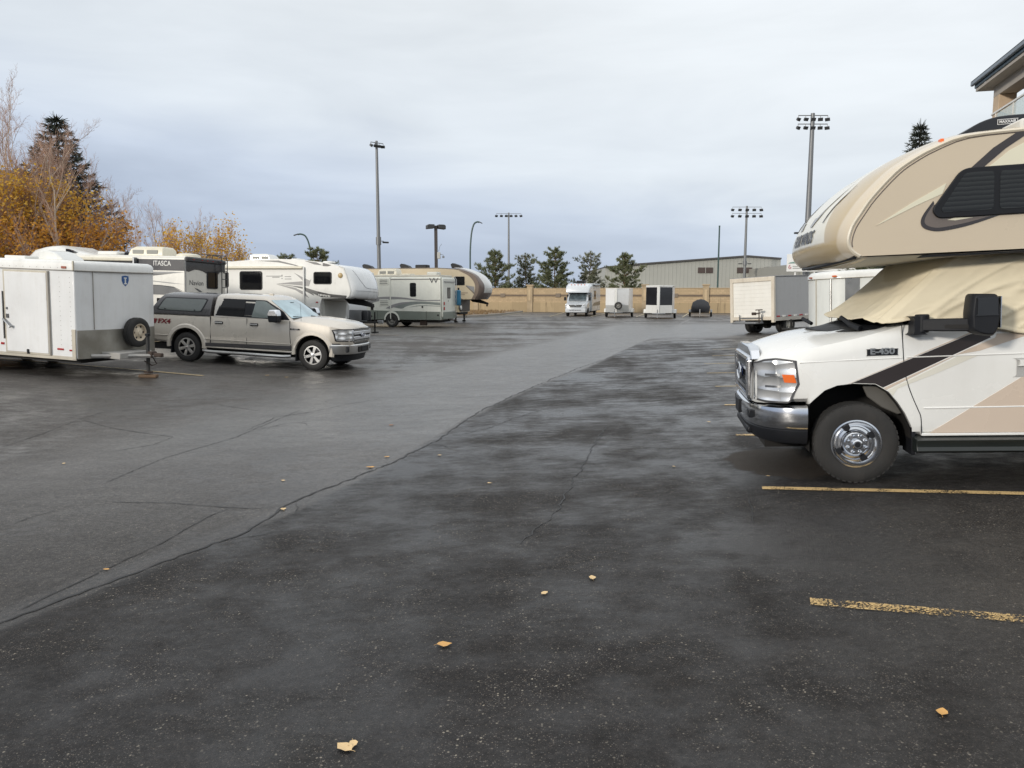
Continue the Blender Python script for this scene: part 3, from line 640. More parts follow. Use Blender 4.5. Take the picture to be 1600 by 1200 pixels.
MB().tube([(.3, -.1, 5.1), (.55, -.15, 5.05), (.6, -.1, 4.9)], .02, 5).box(.5, -.25, 4.8, .66, -.05, 4.95).build('camera_arm', STEEL, t)
MB().tube([(.2, 0, 5.3), (.3, 0, 5.7), (.45, 0, 5.9)], .012, 4).build('aerial', STEEL, t)

# ------------------------------------------------------------------ trees
def leafmat(name, cols, rough=.7, transl=.0):
    m, n, b = new_mat(name)
    geo = node(n, 'ShaderNodeNewGeometry'); oi = node(n, 'ShaderNodeObjectInfo')
    r = n.nodes.new('ShaderNodeValToRGB'); n.links.new(geo.outputs['Random Per Island'], r.inputs[0])
    r.color_ramp.elements[0].color = c4(cols[0]); r.color_ramp.elements[1].color = c4(cols[-1])
    for i, c in enumerate(cols[1:-1]): e = r.color_ramp.elements.new((i + 1) / (len(cols) - 1)); e.color = c4(c)
    n.links.new(r.outputs[0], b.inputs['Base Color']); b.inputs['Roughness'].default_value = rough
    if transl:
        tl = node(n, 'ShaderNodeBsdfTranslucent'); n.links.new(r.outputs[0], tl.inputs[0]); mx = node(n, 'ShaderNodeMixShader', {0: transl}); n.links.new(b.outputs[0], mx.inputs[1]); n.links.new(tl.outputs[0], mx.inputs[2])
        n.links.new(mx.outputs[0], n.nodes['Material Output'].inputs[0])
    return m
PINEN = leafmat('pine needles', [(.085, .105, .055), (.13, .15, .075), (.175, .19, .095), (.23, .235, .13)])
PINEP = leafmat('pale pine needles', [(.12, .135, .085), (.18, .19, .12), (.25, .25, .17)])
SPRN = leafmat('spruce needles', [(.02, .027, .02), (.035, .043, .03), (.055, .062, .042)])
YELL = leafmat('golden autumn leaves', [(.62, .33, .035), (.75, .44, .05), (.82, .55, .09), (.52, .25, .03)], .7, .35)
ORAN = leafmat('orange autumn leaves', [(.54, .24, .03), (.68, .34, .04), (.42, .17, .03), (.76, .43, .06)], .7, .35)
BARKP = M('red brown pine bark', (.17, .095, .055), .9, var=.3, bump=.5, bscale=15)
BARKB = M('pale birch bark', (.52, .42, .33), .8, var=.25, scale=4, stretch=(1, 1, .4))
TWIG = M('red brown twigs', (.40, .265, .20), .85, var=.25)
BARKS = M('dark spruce bark', (.06, .045, .035), .9, var=.3)
def needles(mb, p, d, rnd, n, L, w):
    for _ in range(n):
        v = (Vector(d) + Vector((rnd.gauss(0, .55), rnd.gauss(0, .55), rnd.gauss(0, .45) + .15))).normalized()
        q = v.cross(Vector((rnd.gauss(0, 1), rnd.gauss(0, 1), rnd.gauss(0, 1))))
        if q.length < .01: continue
        q.normalize(); l = L * rnd.uniform(.6, 1.2); a = p + v * l * .15
        mb.add([a - q * w, a + q * w, p + v * l + q * w * .25, p + v * l - q * w * .25], [(0, 1, 2, 3)])
def pine(seed, H, spread, mat, label=None, dens=1.):
    rnd = random.Random(seed); tb = MB(); nb = MB()
    lean = rnd.uniform(-.02, .02)
    axis = [Vector((lean * z + .06 * math.sin(z * .9 + seed), .05 * math.cos(z), z)) for z in [H * k / 10 for k in range(11)]]
    tb.tube(axis, [max(.02, .15 * (1 - k / 11)) for k in range(11)], 7)
    z = H * .10
    while z < H * .98:
        f = z / H; nbr = rnd.choice((4, 5, 5))
        a0 = rnd.uniform(0, 6.28); env = spread * (1 - f) ** .72 * (.55 + .45 * min(1, f / .22)) + .25
        for k in range(nbr):
            a = a0 + 6.28 * k / nbr + rnd.uniform(-.35, .35); L = env * rnd.uniform(.5, 1.12) * (1 + .28 * math.sin(a * 2 + seed + z * 1.3)) * (.8 + .35 * math.sin(z * 2.9 + seed) ** 2)
            base = Vector((lean * z, 0, z)); rise = rnd.uniform(.02, .28) + .35 * f
            pts = [base + Vector((math.cos(a) * L * t, math.sin(a) * L * t, rise * L * t + .12 * L * t * t)) for t in (0, .35, .7, 1)]
            tb.tube(pts, [.035 * (1 - f) + .015, .025, .016, .008], 4, False)
            m = max(4, int(L * 10 * dens))
            for j in range(m):
                t = .42 + .58 * (j + rnd.random()) / m; i = min(2, int(t * 3)); c = pts[i].lerp(pts[i + 1], t * 3 - i)
                c = c + Vector((rnd.gauss(0, .13), rnd.gauss(0, .13), rnd.gauss(.03, .06))) * (.6 + L * .35)
                d = (pts[3] - pts[2]).normalized() * .7 + Vector((0, 0, .5))
                needles(nb, c, d, rnd, 15, .36, .026)
        z += H * rnd.uniform(.035, .06)
    needles(nb, axis[-1], (0, 0, 1), rnd, 30, .35, .02)
    t = thing('pine_tree', label or 'pine', 'tree')
    tb.build('trunk', BARKP, t); nb.build('crown', mat, t, smooth=0)
    return t
def place_tree(t, x, y, z, s, rz, label, group=None, sz=None):
    t.location = (x, y, z); t.rotation_euler = (0, 0, rz); t.scale = (s, s, sz or s); t['label'] = label
    if group: t['group'] = group
    return t
PG = 'pines behind the sound wall'
p1 = pine(3, 8.0, 3.5, PINEN); p2 = pine(11, 7.6, 2.9, PINEP, dens=.75); p3 = pine(23, 8.2, 3.6, PINEN, dens=1.2)
place_tree(p1, -2.0, 93, -.6, .93, .4, 'open limbed pine beside the rounded nose of the beige trailer', PG)
place_tree(p2, 1.75, 97, -.6, .95, 0, 'thin pale pine between two fuller darker pines', PG)
place_tree(p3, 5.25, 93, -.6, .94, 2, 'broad dense pine, the fullest behind the wall', PG)
place_tree(copy_tree(p2), 9.7, 95, -.6, .97, 2.4, 'pale sparse pine above the silver van motorhome', PG)
place_tree(copy_tree(p1), 13.55, 92, -.6, .88, 3.6, 'dark pine overlapping the end of the arena wall', PG)
place_tree(copy_tree(p3), -21.4, 84, -.6, .95, 1.1, 'bushy pine top behind the white fifth wheel roof', PG, .88)
place_tree(copy_tree(p1), -25.2, 85, -.6, .82, 5.1, 'small pointed pine top over the white fifth wheel roof', PG)
place_tree(copy_tree(p3), 30.5, 66, -.6, .8, 4.2, 'low dark pine seen under the motorhome cab overhang', PG, .72)

def spruce(seed, H, spread, label):
    rnd = random.Random(seed); tb = MB(); nb = MB()
    tb.tube([(0, 0, 0), (0, 0, H * .5), (0, 0, H)], [.2, .12, .02], 8)
    z = H * .06
    while z < H * .985:
        f = z / H; L0 = spread * (1 - f) ** .85 + .12; nbr = 9 if f < .8 else 6; a0 = rnd.uniform(0, 6)
        for k in range(nbr):
            a = a0 + 6.28 * k / nbr + rnd.uniform(-.25, .25); L = L0 * rnd.uniform(.72, 1.12)
            pts = [Vector((math.cos(a) * L * t, math.sin(a) * L * t, z + (-.30 * t + .32 * t * t) * L)) for t in (0, .3, .6, .85, 1)]
            tb.tube(pts, [.03, .025, .018, .012, .006], 3, False)
            m = max(4, int(L * 8))
            for j in range(m):
                t = .12 + .88 * (j + rnd.random()) / m; i = min(3, int(t * 4)); c = pts[i].lerp(pts[i + 1], t * 4 - i)
                side = Vector((-math.sin(a), math.cos(a), 0)) * rnd.choice((-1, 1)) * rnd.uniform(.1, 1)
                d = (pts[4] - pts[1]).normalized() * .8 + side * .7 + Vector((0, 0, -.25))
                needles(nb, c, d, rnd, 7, .30 + .1 * (1 - t), .03)
        z += H * .018 + .09
    needles(nb, Vector((0, 0, H - .25)), (0, 0, 1), rnd, 14, .5, .02)
    t = thing('spruce_tree', label, 'tree'); tb.build('trunk', BARKS, t); nb.build('crown', SPRN, t, smooth=0)
    return t
sp1 = spruce(4, 10.7, 4.7, 'tall dark spruce rising among the bare birches')
sp1.location = (-21.9, 37.5, -.5)
sp2 = spruce(9, 12.0, 3.0, 'spruce top poking up behind the tan motorhome roof'); sp2.location = (23.3, 44.5, -.6)

def birch(seed, H, label, stems=3, leaf=None, leafn=0, leaf_zmax=.6, spread=.22, twigs=1.):
    rnd = random.Random(seed); tb = MB(); wb = MB(); lb = MB(); tips = []
    def grow(p, d, L, r, lev):
        n = 4 if lev < 2 else 3; pts = [p]; v = d.copy()
        for k in range(n):
            v = (v + Vector((rnd.gauss(0, .10), rnd.gauss(0, .10), rnd.gauss(.05, .06))) * (1 + .4 * lev)).normalized()
            pts.append(pts[-1] + v * L / n)
        rs = [r * (1 - .62 * k / n) for k in range(n + 1)]
        (tb if lev < 2 else wb).tube(pts, rs, 6 if lev == 0 else 4 if lev == 1 else 3, False)
        tips.append((pts[-1], v, lev))
        if lev >= 4: return
        kids = (13, 8, 6, 4)[lev]
        if lev >= 2: kids = int(kids * twigs + rnd.random())
        for k in range(kids):
            t = (.25 if lev == 0 else .2) + .8 * (k + rnd.random()) / kids; t = min(t, .99); i = min(n - 1, int(t * n)); q = pts[i].lerp(pts[i + 1], t * n - i)
            a = rnd.uniform(0, 6.28); side = v.cross(Vector((math.cos(a), math.sin(a), .3))).normalized()
            dd = (v * (1.0 if lev < 2 else .75) + side * rnd.uniform(.4, .75) + Vector((0, 0, .15 if lev < 3 else -.15))).normalized()
            grow(q, dd, L * rnd.uniform(.36, .52) * (1.05 - .35 * t), rs[i] * .48 + .0015, lev + 1)
    for s in range(stems):
        a = 6.28 * s / stems + rnd.uniform(-.4, .4); sp = spread * rnd.uniform(.4, 1.2)
        grow(Vector((math.cos(a) * .3, math.sin(a) * .3, 0)), Vector((math.cos(a) * sp, math.sin(a) * sp, 1)).normalized(), H * rnd.uniform(.82, 1.0) * .93, .0062 * H + .012, 0)
    t = thing('birch_tree', label, 'tree')
    tb.build('trunk', BARKB, t); wb.build('twigs', TWIG, t)
    if leaf:
        tt = [q for q in tips if q[2] >= 2 and q[0].z < H * leaf_zmax]
        for _ in range(leafn):
            p, v, _l = rnd.choice(tt); c = p + Vector((rnd.gauss(0, .28), rnd.gauss(0, .28), rnd.gauss(-.1, .28))); s = rnd.uniform(.04, .08)
            q = Vector((rnd.gauss(0, 1), rnd.gauss(0, 1), rnd.gauss(0, 1))).normalized(); u = q.orthogonal().normalized()
            lb.add([c - q * s, c + u * s * .7, c + q * s, c - u * s * .7], [(0, 1, 2, 3)])
        lb.build('crown', leaf, t, smooth=0)
    return t
BG = 'birches along the far edge of the lot'
b1 = birch(2, 9.0, 'tallest bare birch clump with pale stems at the edge of the lot', 7, YELL, 9000, .80, .24, 1.15); b1.location = (-21.9, 33.5, -.4)
b2 = birch(8, 7.4, 'bare many stemmed birch spreading in front of the spruce', 6, ORAN, 5200, .72, .30, 1.15); b2.location = (-20.3, 34.0, -.4)
b3 = birch(15, 6.9, 'leafless twiggy birch beyond the black and white motorhome', 4, ORAN, 160, .5, .22); b3.location = (-23.2, 50, -.4)
b4 = birch(31, 5.2, 'low grey twiggy birch between the spruce and the lone birch', 4, None, 0, .5, .4); b4.location = (-25.6, 47.5, -.4)
b5 = birch(41, 5.7, 'young golden leaved birch behind the black motorhome ladder', 5, YELL, 3600, 1.2, .3); b5.location = (-18.2, 44.0, -.4)
b6 = birch(45, 4.9, 'short golden sapling with sparse leaves near the ladder', 4, YELL, 2200, 1.2, .3); b6.location = (-17.2, 45.5, -.4)
for o in (b1, b2, b3, b4, b5, b6): o['group'] = BG
def bush(seed, w_, h, n, mat, label):
    rnd = random.Random(seed); sb = MB(); lb = MB()
    for k in range(46):
        a = rnd.uniform(0, 6.28); L = rnd.uniform(.6, 1) * h; r = rnd.uniform(.1, 1) * w_
        pts = [Vector((math.cos(a) * r * t, math.sin(a) * r * t * .7, L * t ** .8)) for t in (0, .35, .7, 1)]
        sb.tube(pts, [.03, .02, .012, .005], 4, False)
        for j in range(n // 46):
            t = rnd.uniform(.12, 1.03); c = Vector((math.cos(a) * r * t, math.sin(a) * r * t * .7, L * t ** .8)) + Vector((rnd.gauss(0, .22), rnd.gauss(0, .22), rnd.gauss(0, .2))); s = rnd.uniform(.05, .09)
            q = Vector((rnd.gauss(0, 1), rnd.gauss(0, 1), rnd.gauss(0, 1))).normalized(); u = q.orthogonal().normalized()
            lb.add([c - q * s, c + u * s * .75, c + q * s, c - u * s * .75], [(0, 1, 2, 3)])
    t = thing('autumn_bush', label, 'bush', group='golden bushes below the birches'); sb.build('stems', TWIG, t); lb.build('crown', mat, t, smooth=0)
    return t
for k, (x, y, w_, h, mt, lb_) in enumerate(((-23.4, 31.0, 2.2, 4.0, YELL, 'big golden bush in front of the tallest birch clump'), (-20.2, 33.2, 2.2, 3.7, ORAN, 'orange brown bush under the spruce'), (-18.6, 36.5, 1.5, 3.7, ORAN, 'small orange bush at the spruce skirt'), (-25.4, 35.5, 2.4, 6.0, ORAN, 'tall orange bush in front of the dark roofed house'), (-20.2, 45.5, 1.7, 3.3, ORAN, 'russet bush at the foot of the leafless birch'))):
    bush(60 + k, w_, h, 12000 if h > 3.9 else 8000, mt, lb_).location = (x, y, -.4)
# dark roofed house far behind the birches
h_ = thing('house', 'brown house with a dark roof hidden behind the birches', 'house', Matrix.Translation((-40.7, 60, -.3)) @ Matrix.Rotation(R(12), 4, 'Z'))
HB = M('brown stucco', (.16, .125, .10), .9, var=.1)
MB().box(-12, 0, 0, 3.2, 10, 10.4).build('wall', HB, h_)
MB().add([(-12.6, -.6, 10.3), (3.8, -.6, 10.3), (3.8, 10.6, 10.3), (-12.6, 10.6, 10.3), (-12.6, 5, 12.3), (1.0, 5, 12.3)], [(0, 1, 5, 4), (2, 3, 4, 5), (1, 2, 5), (0, 4, 3), (0, 3, 2, 1)]).build('roof', M('dark shingles', (.045, .035, .032), .9, var=.2), h_)
for x in (-9, -5, -1):
    for z in (1.2, 4.4, 7.4):
        f = MB().box(x, -.06, z, x + 1.5, .02, z + 1.6).build('window', M('white window trim', (.5, .5, .48), .6), h_)
        MB().box(x + .1, -.07, z + .1, x + 1.4, -.055, z + 1.5).build('pane', GLASSD, f)

# ------------------------------------------------------------------ condominium on the right: its balcony corner and eave
cm = Matrix.Translation((15.35, 25.0, 0)) @ Matrix.Rotation(math.atan2(-2.3, -.6), 4, 'Z')      # local +x runs along the balcony edge towards the camera, +y into the building
bd = thing('condominium', 'beige stucco condominium corner with blue metal eave and glass balcony rail', 'building', cm)
STUC = M('peach beige stucco', (.56, .43, .30), .9, var=.08, bump=.25, bscale=40)
SOFF = M('pale soffit', (.42, .38, .33), .7, var=.06)
BLUER = M('blue grey metal eave', (.05, .085, .11), .4, metal=.3, var=.08)
MB().box(1.0, 2.2, -.3, 20, 14, 7.7).build('wall', STUC, bd)
for z in (2.75, 5.5):
    MB().box(-.1, -.1, z - .3, 20, 2.2, z).build('balcony_slab', STUC, bd, bevel=.02)
for z in (2.9, 5.7):
    for x in (2.0, 6.5, 11, 15.5):
        f = MB().box(x, 2.15, z, x + 2.4, 2.25, z + 2.0).build('window', M('white window trim', (.5, .5, .48), .6), bd)
        MB().box(x + .1, 2.135, z + .1, x + 2.3, 2.148, z + 1.9).build('pane', GLASSD, f)
for x in (.0, 5.2, 10.4, 15.6):
    c = MB().box(x + .06, .06, -.3, x + .44, .44, 7.35).build('column', STUC, bd, bevel=.015)
    MB().box(x, 0, 7.2, x + .5, .5, 7.98).build('capital', STUC, c, bevel=.015)
    MB().box(x, 0, 7.08, x + .5, .5, 7.2).build('capital_moulding', STUC, c, bevel=.03)
MB().box(.0, .0, 7.98, 20, .5, 8.31).build('beam', SOFF, bd)
MB().box(-.48, -.38, 8.31, 20.6, 14, 8.395).build('soffit', SOFF, bd)
MB().box(-.52, -.42, 8.40, 20.6, -.36, 8.58).build('gutter', BLUER, bd, bevel=.03)
MB().box(-.60, -.52, 8.50, 20.6, -.425, 8.64).build('fascia', M('slate blue eave trim', (.14, .17, .20), .4, var=.08), bd, bevel=.03)
MB().box(-.52, -.36, 8.40, -.46, 14, 8.58).build('gutter', BLUER, bd, bevel=.02)
MB().add([(-.60, -.52, 8.645), (20.6, -.52, 8.645), (20.6, 14, 8.645), (-.60, 14, 8.645), (6, 6.5, 9.9), (15, 6.5, 9.9)], [(0, 1, 5, 4), (1, 2, 5), (2, 3, 4, 5), (3, 0, 4), (0, 3, 2, 1)]).build('roof', M('grey roof tile', (.17, .17, .17), .7, var=.15, bump=.4, bscale=6), bd)
for z in (2.75, 5.5):
    rl = MB().box(-.02, -.03, z + 1.93 if z > 3 else z + 1.05, 20, .03, z + 1.99 if z > 3 else z + 1.1).build('handrail', M('white rail', (.72, .70, .66), .5), bd, bevel=.008)
    top = z + 1.93 if z > 3 else z + 1.05
    for k in range(14):
        x = .35 + k * 1.45
        MB().box(x - .02, -.02, z, x + .02, .02, top).build('rail_post', M('white rail', (.72, .70, .66), .5), bd)
        MB().box(x + .05, -.005, z + .1, x + 1.4, .005, top - .03).build('glass_panel', GLASSR, bd)

# ------------------------------------------------------------------ vehicle body helpers
def half_ring(x, half):
    return [(x, y, z) for y, z in half] + [(x, -y, z) for y, z in half[-2:0:-1]]
def tab(x, st, k):
    return lerp_table(x, sorted((s[0], s[k]) for s in st))
def strip_panel(poly, yf, sg, off, nx=14, depth=.03):
    """panel cut to an x-monotone outline (x, z) laid on a curved side y = yf(x, z)"""
    xs0, xs1 = min(p[0] for p in poly), max(p[0] for p in poly); mb = MB(); top = []; bot = []
    xs = sorted(set([xs0 + (xs1 - xs0) * (k + .001 * (k == 0) - .001 * (k == nx)) / nx for k in range(nx + 1)]))
    for x in xs:
        zz = []
        for a, b in zip(poly, poly[1:] + poly[:1]):
            if (a[0] - x) * (b[0] - x) <= 0 and abs(a[0] - b[0]) > 1e-9:
                zz.append(a[1] + (b[1] - a[1]) * (x - a[0]) / (b[0] - a[0]))
        lo, hi = min(zz), max(zz); top.append((x, hi)); bot.append((x, lo))
    rows = 5; vs = []
    for (x, hi), (_, lo) in zip(top, bot):
        for k in range(rows):
            z = lo + (hi - lo) * k / (rows - 1); vs.append((x, sg * (yf(x, z) + off), z))
    n = len(xs); fs = [(i * rows + k, i * rows + k + 1, (i + 1) * rows + k + 1, (i + 1) * rows + k) for i in range(n - 1) for k in range(rows - 1)]
    loop = [i * rows for i in range(n)] + [(n - 1) * rows + k for k in range(1, rows)] + [i * rows + rows - 1 for i in range(n - 2, -1, -1)] + [k for k in range(rows - 2, 0, -1)]
    m = len(vs)
    for j, i in enumerate(loop): v = vs[i]; vs.append((v[0], v[1] - sg * depth, v[2]))
    L = len(loop); fs += [(loop[j], loop[(j + 1) % L], m + (j + 1) % L, m + j) for j in range(L)]
    return mb.add(vs, fs)

# ------------------------------------------------------------------ the tan class C motorhome
def hero():
    mat4 = pose(3.378, 7.784, 169, 0, -4.0, .88)
    rv = thing('class_c_motorhome', 'tan and white cab-over motorhome with chrome bumper parked nose to the aisle', 'motorhome', mat4)
    # x, half width, bottom, shoulder edge z, centre z
    ST = [(.885, .60, .74, 1.10, 1.19), (.86, .74, .74, 1.13, 1.225), (.80, .84, .745, 1.165, 1.27), (.70, .915, .75, 1.20, 1.305), (.55, .965, .765, 1.245, 1.345), (.43, .985, .768, 1.285, 1.375),
          (.37, .99, .45, 1.30, 1.385), (.20, 1.0, .45, 1.335, 1.40), (0, 1.0, .45, 1.375, 1.42), (-.20, 1.0, .45, 1.425, 1.44), (-.38, 1.0, .45, 1.475, 1.475), (-.8, 1.0, .45, 1.475, 1.475), (-1.72, 1.0, .45, 1.475, 1.475)]
    rings = []
    for x, w_, zb, ze, zc in ST:
        h = [(0, zb), (w_ * .55, zb), (w_ * .93, zb), (w_ * .985, zb + .035), (w_, zb + .1), (w_, ze - .15), (w_ * .988, ze - .085), (w_ * .95, ze - .03), (w_ * .86, ze), (w_ * .55, ze + (zc - ze) * .65 + .008), (w_ * .25, zc - .004), (0, zc)]
        rings.append(half_ring(x, h))
    body = MB().loft(rings).build('cab_body', VANWHITE, rv)
    arch = [(.425, .20), (.425, .745), (.396, .78), (.289, .878), (.183, .922), (.049, .936), (-.141, .926), (-.254, .855), (-.33, .76), (-.395, .655), (-.455, .52), (-.475, .20)]
    cs = []
    for sg in (1, -1):
        cs.append(MB().prism(arch, sg * .45, sg * 1.3).build('cutter', WHITE, rv))
    cut(body, cs)
    wf = lambda x, z: tab(x, ST, 1)
    for sg in (1, -1):
        lin = MB(); a2 = [(p[0] * .985 - .001, p[1] - .012) for p in arch[1:-1]]
        a2 = [(arch[0][0] - .008, .3)] + a2 + [(-.462, .3)]
        n = len(a2); lin.add([(x, sg * y, z) for y in (.44, .962) for x, z in a2], [(i, i + 1, n + i + 1, n + i) for i in range(n - 1)])
        lin.prism(a2, sg * .435, sg * .47)
        lin.build('wheel_well', DARK, rv)
        sh = [( -.06, .90), (-.16, .905), (-.26, .84), (-.34, .74), (-.40, .64), (-.36, .63), (-.22, .70), (-.10, .80)]
        MB().prism(sh, sg * .86, sg * .90).build('splash_shield', M('road grey plastic', (.10, .095, .085), .7, var=.2), rv, bevel=.01)
        MB().box(-.485, sg * .72, .27, -.455, sg * .985, .62).build('mud_flap', PLASTIC, rv, bevel=.004)
        # lamps
        hl = [(.873, 1.115), (.80, 1.15), (.70, 1.165), (.535, 1.14), (.524, .945), (.60, .775), (.79, .78), (.873, .79)]
        bz = strip_panel([(.876, 1.128), (.80, 1.168), (.70, 1.182), (.515, 1.155), (.503, .935), (.59, .757), (.805, .764), (.876, .77)], wf, sg, .004).build('lamp_bezel', M('dark lamp bezel', (.10, .10, .105), .3, metal=.4), rv)
        m = MATS.get('headlamp')
        if not m:
            m, n_, b_ = new_mat('headlamp'); MATS['headlamp'] = m
            tc_ = node(n_, 'ShaderNodeTexCoord'); mp_ = node(n_, 'ShaderNodeMapping', {0: tc_.outputs['Object'], 3: (5.0, 1., 7.5), 1: (.2, 0, .15)})
            v_ = node(n_, 'ShaderNodeTexVoronoi', {'Vector': mp_.outputs[0], 'Scale': 1.0, 'Randomness': .35})
            n_.links.new(mixc(n_, mrange(n_, v_.outputs['Distance'], .25, .75), (.92, .93, .94, 1), (.30, .31, .32, 1)), b_.inputs['Base Color'])
            b_.inputs['Metallic'].default_value = .55; b_.inputs['Roughness'].default_value = .2; b_.inputs['Coat Weight'].default_value = 1.; b_.inputs['Coat Roughness'].default_value = .02
            bp_ = node(n_, 'ShaderNodeBump', {'Height': v_.outputs['Distance'], 'Strength': .9, 'Distance': .06}); n_.links.new(bp_.outputs[0], b_.inputs['Normal'])
        hd = strip_panel(hl, wf, sg, .012).build('headlight', m, rv)
        strip_panel([(.655, 1.03), (.535, 1.025), (.533, .95), (.65, .955)], wf, sg, .018, 6).build('turn_signal', AMBER, hd, bevel=.004)
        for z in (1.035, .925):
            strip_panel([(.795, z), (.66, z), (.66, z - .02), (.795, z - .02)], wf, sg, .016, 6).build('lamp_divider', CHROME, hd)
        # flank crease
        cr_ = MB().tube([(.50, sg * wf(.5, 0), 1.137), (.40, sg * wf(.4, 0), 1.14), (.1, sg * 1.0, 1.15), (-.37, sg * 1.0, 1.16)], .006, 6); cr_.build('body_crease', VANWHITE, rv)
        MB().tube([(-.40, sg * 1.0, 1.162), (-1.7, sg * 1.0, 1.172)], .007, 6).build('body_crease', VANWHITE, rv)
        MB().tube([(-.545, sg * 1.0, .70), (-1.7, sg * 1.0, .705)], .008, 6).build('body_crease', VANWHITE, rv)
        dl = [(-.358, 1.47), (-.371, 1.24), (-.385, 1.055), (-.415, .92), (-.455, .80), (-.50, .69), (-.526, .612), (-.532, .46)]
        gp = MB().tube([(x, sg * 1.0, z) for x, z in smooth_line(dl, 4)], .0045, 5); gp.build('door_gap', PLASTIC, rv); MB().tube([(-1.62, sg * 1.0, 1.47), (-1.62, sg * 1.0, .46)], .0045, 5).build('door_gap', PLASTIC, rv)
        MB().box(-.53, sg * .955, .448, -1.72, sg * 1.012, .472).build('sill', VANWHITE, rv, bevel=.006)
        if sg > 0:
            hnd = MB().prism(rrect(-1.29, .965, -1.50, 1.13, .03), sg * .999, sg * 1.006).build('door_handle', M('grey handle cup', (.42, .42, .41), .4), rv)
            MB().prism(rrect(-1.31, 1.06, -1.48, 1.115, .02), sg * 1.0, sg * 1.03).build('handle_grip', VANWHITE, hnd, bevel=.008)
        rb = MB().prism([(1.11 * sg, .40), (1.125 * sg, .43), (.93 * sg, .445), (.90 * sg, .42), (.92 * sg, .325), (1.09 * sg, .31), (1.125 * sg, .33), (1.105 * sg, .365)], -.46, -1.75, 'x').build('running_board', M('dark green black board', (.015, .019, .018), .4, var=.2), rv, bevel=.006)
        # graphics on the cab flank
        yy = sg * 1.0
        decal('dark_stripe', [(.063, .938), (.04, .942), (-.14, .932), (-.205, .895), (-1.08, 1.318), (-1.06, 1.352), (-.92, 1.352)], yy, DKBROWN, rv)
        decal('tan_stripe', [(-.213, .889), (-.232, .873), (-.80, 1.166), (-1.10, 1.316)], yy, TANPALE, rv, t=.0035)
        decal('pale_wedge', [(-1.115, 1.315), (-1.13, 1.35), (-1.42, 1.345), (-1.0, 1.205), (-.82, 1.176)], yy, TANPALE, rv, t=.0035)
        decal('cream_wedge', [(-.245, .868), (-.82, 1.160), (-.98, 1.160), (-.62, 1.0), (-.33, .885), (-.29, .82)], yy, M('warm white graphic', (.72, .70, .62), .25, coat=.5, var=.02), rv, t=.003)
        decal('tan_triangle', [(-.60, .475), (-1.35, .974), (-1.70, 1.16), (-1.70, .475)], yy, TANPALE, rv)
        decal('tan_pinstripe', [(.085, .935), (.073, .942), (-.93, 1.372), (-.945, 1.368)], yy, TANPALE, rv, t=.0035)
        em = MB().prism(rrect(-.07, 1.186, -.325, 1.245, .008), sg * .998, sg * 1.008).build('emblem', PLASTIC, rv)
        text('E-450', .074, DULLCH, em, (-.196, sg * 1.009, 1.222), (-sg, 0, 0), (0, 0, 1), sx=1.2, bold=.003, ext=.004)
        wheel(rv, 0.012, sg * .865, .375, .235, sg, 'chrome')
        for yy_ in (.99, .74): wheel(rv, -4.0, sg * yy_, .375, .235, sg, 'chrome' if yy_ > .9 else 'grey')
    # grille
    gr_ = MB()
    gp = [( .62, 1.145), (.58, 1.155), (-.58, 1.155), (-.62, 1.145), (-.60, .77), (.60, .77)]
    MB().prism(rpoly([(p[0], p[1]) for p in gp], .03), .86, .905, 'x').build('grille', M('dark grille mesh', (.045, .047, .05), .5, metal=.5, var=.3, bump=.5, bscale=120), rv, bevel=.01)
    fr = MB()
    ring = rpoly(gp, .04); fr.tube([(.905, y, z) for y, z in ring + ring[:1]], .026, 8, False)
    for z in (1.05, .955, .86): fr.box(.895, -.56, z - .016, .925, .56, z + .016)
    for y in (.52, -.52): fr.box(.88, y - .035, .78, .93, y + .035, 1.14)
    fr.build('grille_frame', CHROME, rv, bevel=.005)
    sh = MB().prism([(.66, 1.15), (.60, 1.235), (.40, 1.272), (-.40, 1.272), (-.60, 1.235), (-.66, 1.15)], .80, .898, 'x').build('grille_cap', CHROME, rv, bevel=.012)
    el_ = [(.17 * math.cos(t), .985 + .085 * math.sin(t)) for t in [2 * math.pi * k / 28 for k in range(28)]]
    bdg = MB().prism(el_, .925, .945, 'x').build('oval_badge', M('deep blue badge', (.01, .03, .11), .2, coat=1), rv, bevel=.004)
    MB().tube([(.945, y, z) for y, z in el_ + el_[:1]], .01, 6, False).build('badge_rim', CHROME, bdg)
    text('Ford', .12, CHROME, bdg, (.947, 0, .985), (0, 1, 0), (0, 0, 1), shear=.25)
    # bumper: section swept round the front
    def plan(k, grow=0.):
        t = -1 + 2 * k; a = abs(t) ** .9 * math.copysign(1, t) * R(88)
        y = 1.0 * math.sin(a) * (1 + .0); e = abs(math.sin(a))
        x = .40 + (.925 - .40) * (1 - e ** 3.2) ** (1 / 2.4)
        return x, y
    def sweep(sec, name, mt, n=40, bev=.0):
        rings = []
        for k in range(n + 1):
            x, y = plan(k / n); x2, y2 = plan(min(1, k / n + .004)); x1, y1 = plan(max(0, k / n - .004))
            d = Vector((x2 - x1, y2 - y1)); d = d.normalized() if d.length > 1e-9 else Vector((0, 1)); nn = Vector((d.y, -d.x))
            rings.append([(x + nn.x * o_, y + nn.y * o_, z) for o_, z in sec])
        return MB().loft(rings).build(name, mt, rv, bevel=bev)
    sweep([(-.10, .735), (-.01, .735), (.022, .715), (.03, .68), (.03, .60), (.022, .545), (.0, .515), (-.10, .515)], 'bumper', CHROME)
    sweep([(-.14, .512), (-.008, .512), (.004, .50), (-.01, .43), (-.05, .375), (-.14, .375)], 'valance', PLASTIC)
    for y in (.55, -.55): MB().box(.84, y - .13, .585, .927, y + .13, .665).build('bumper_slot', PLASTIC, rv, bevel=.01)
    MB().box(.80, -.5, .40, .925, .5, .47).build('air_dam', PLASTIC, rv, bevel=.02)
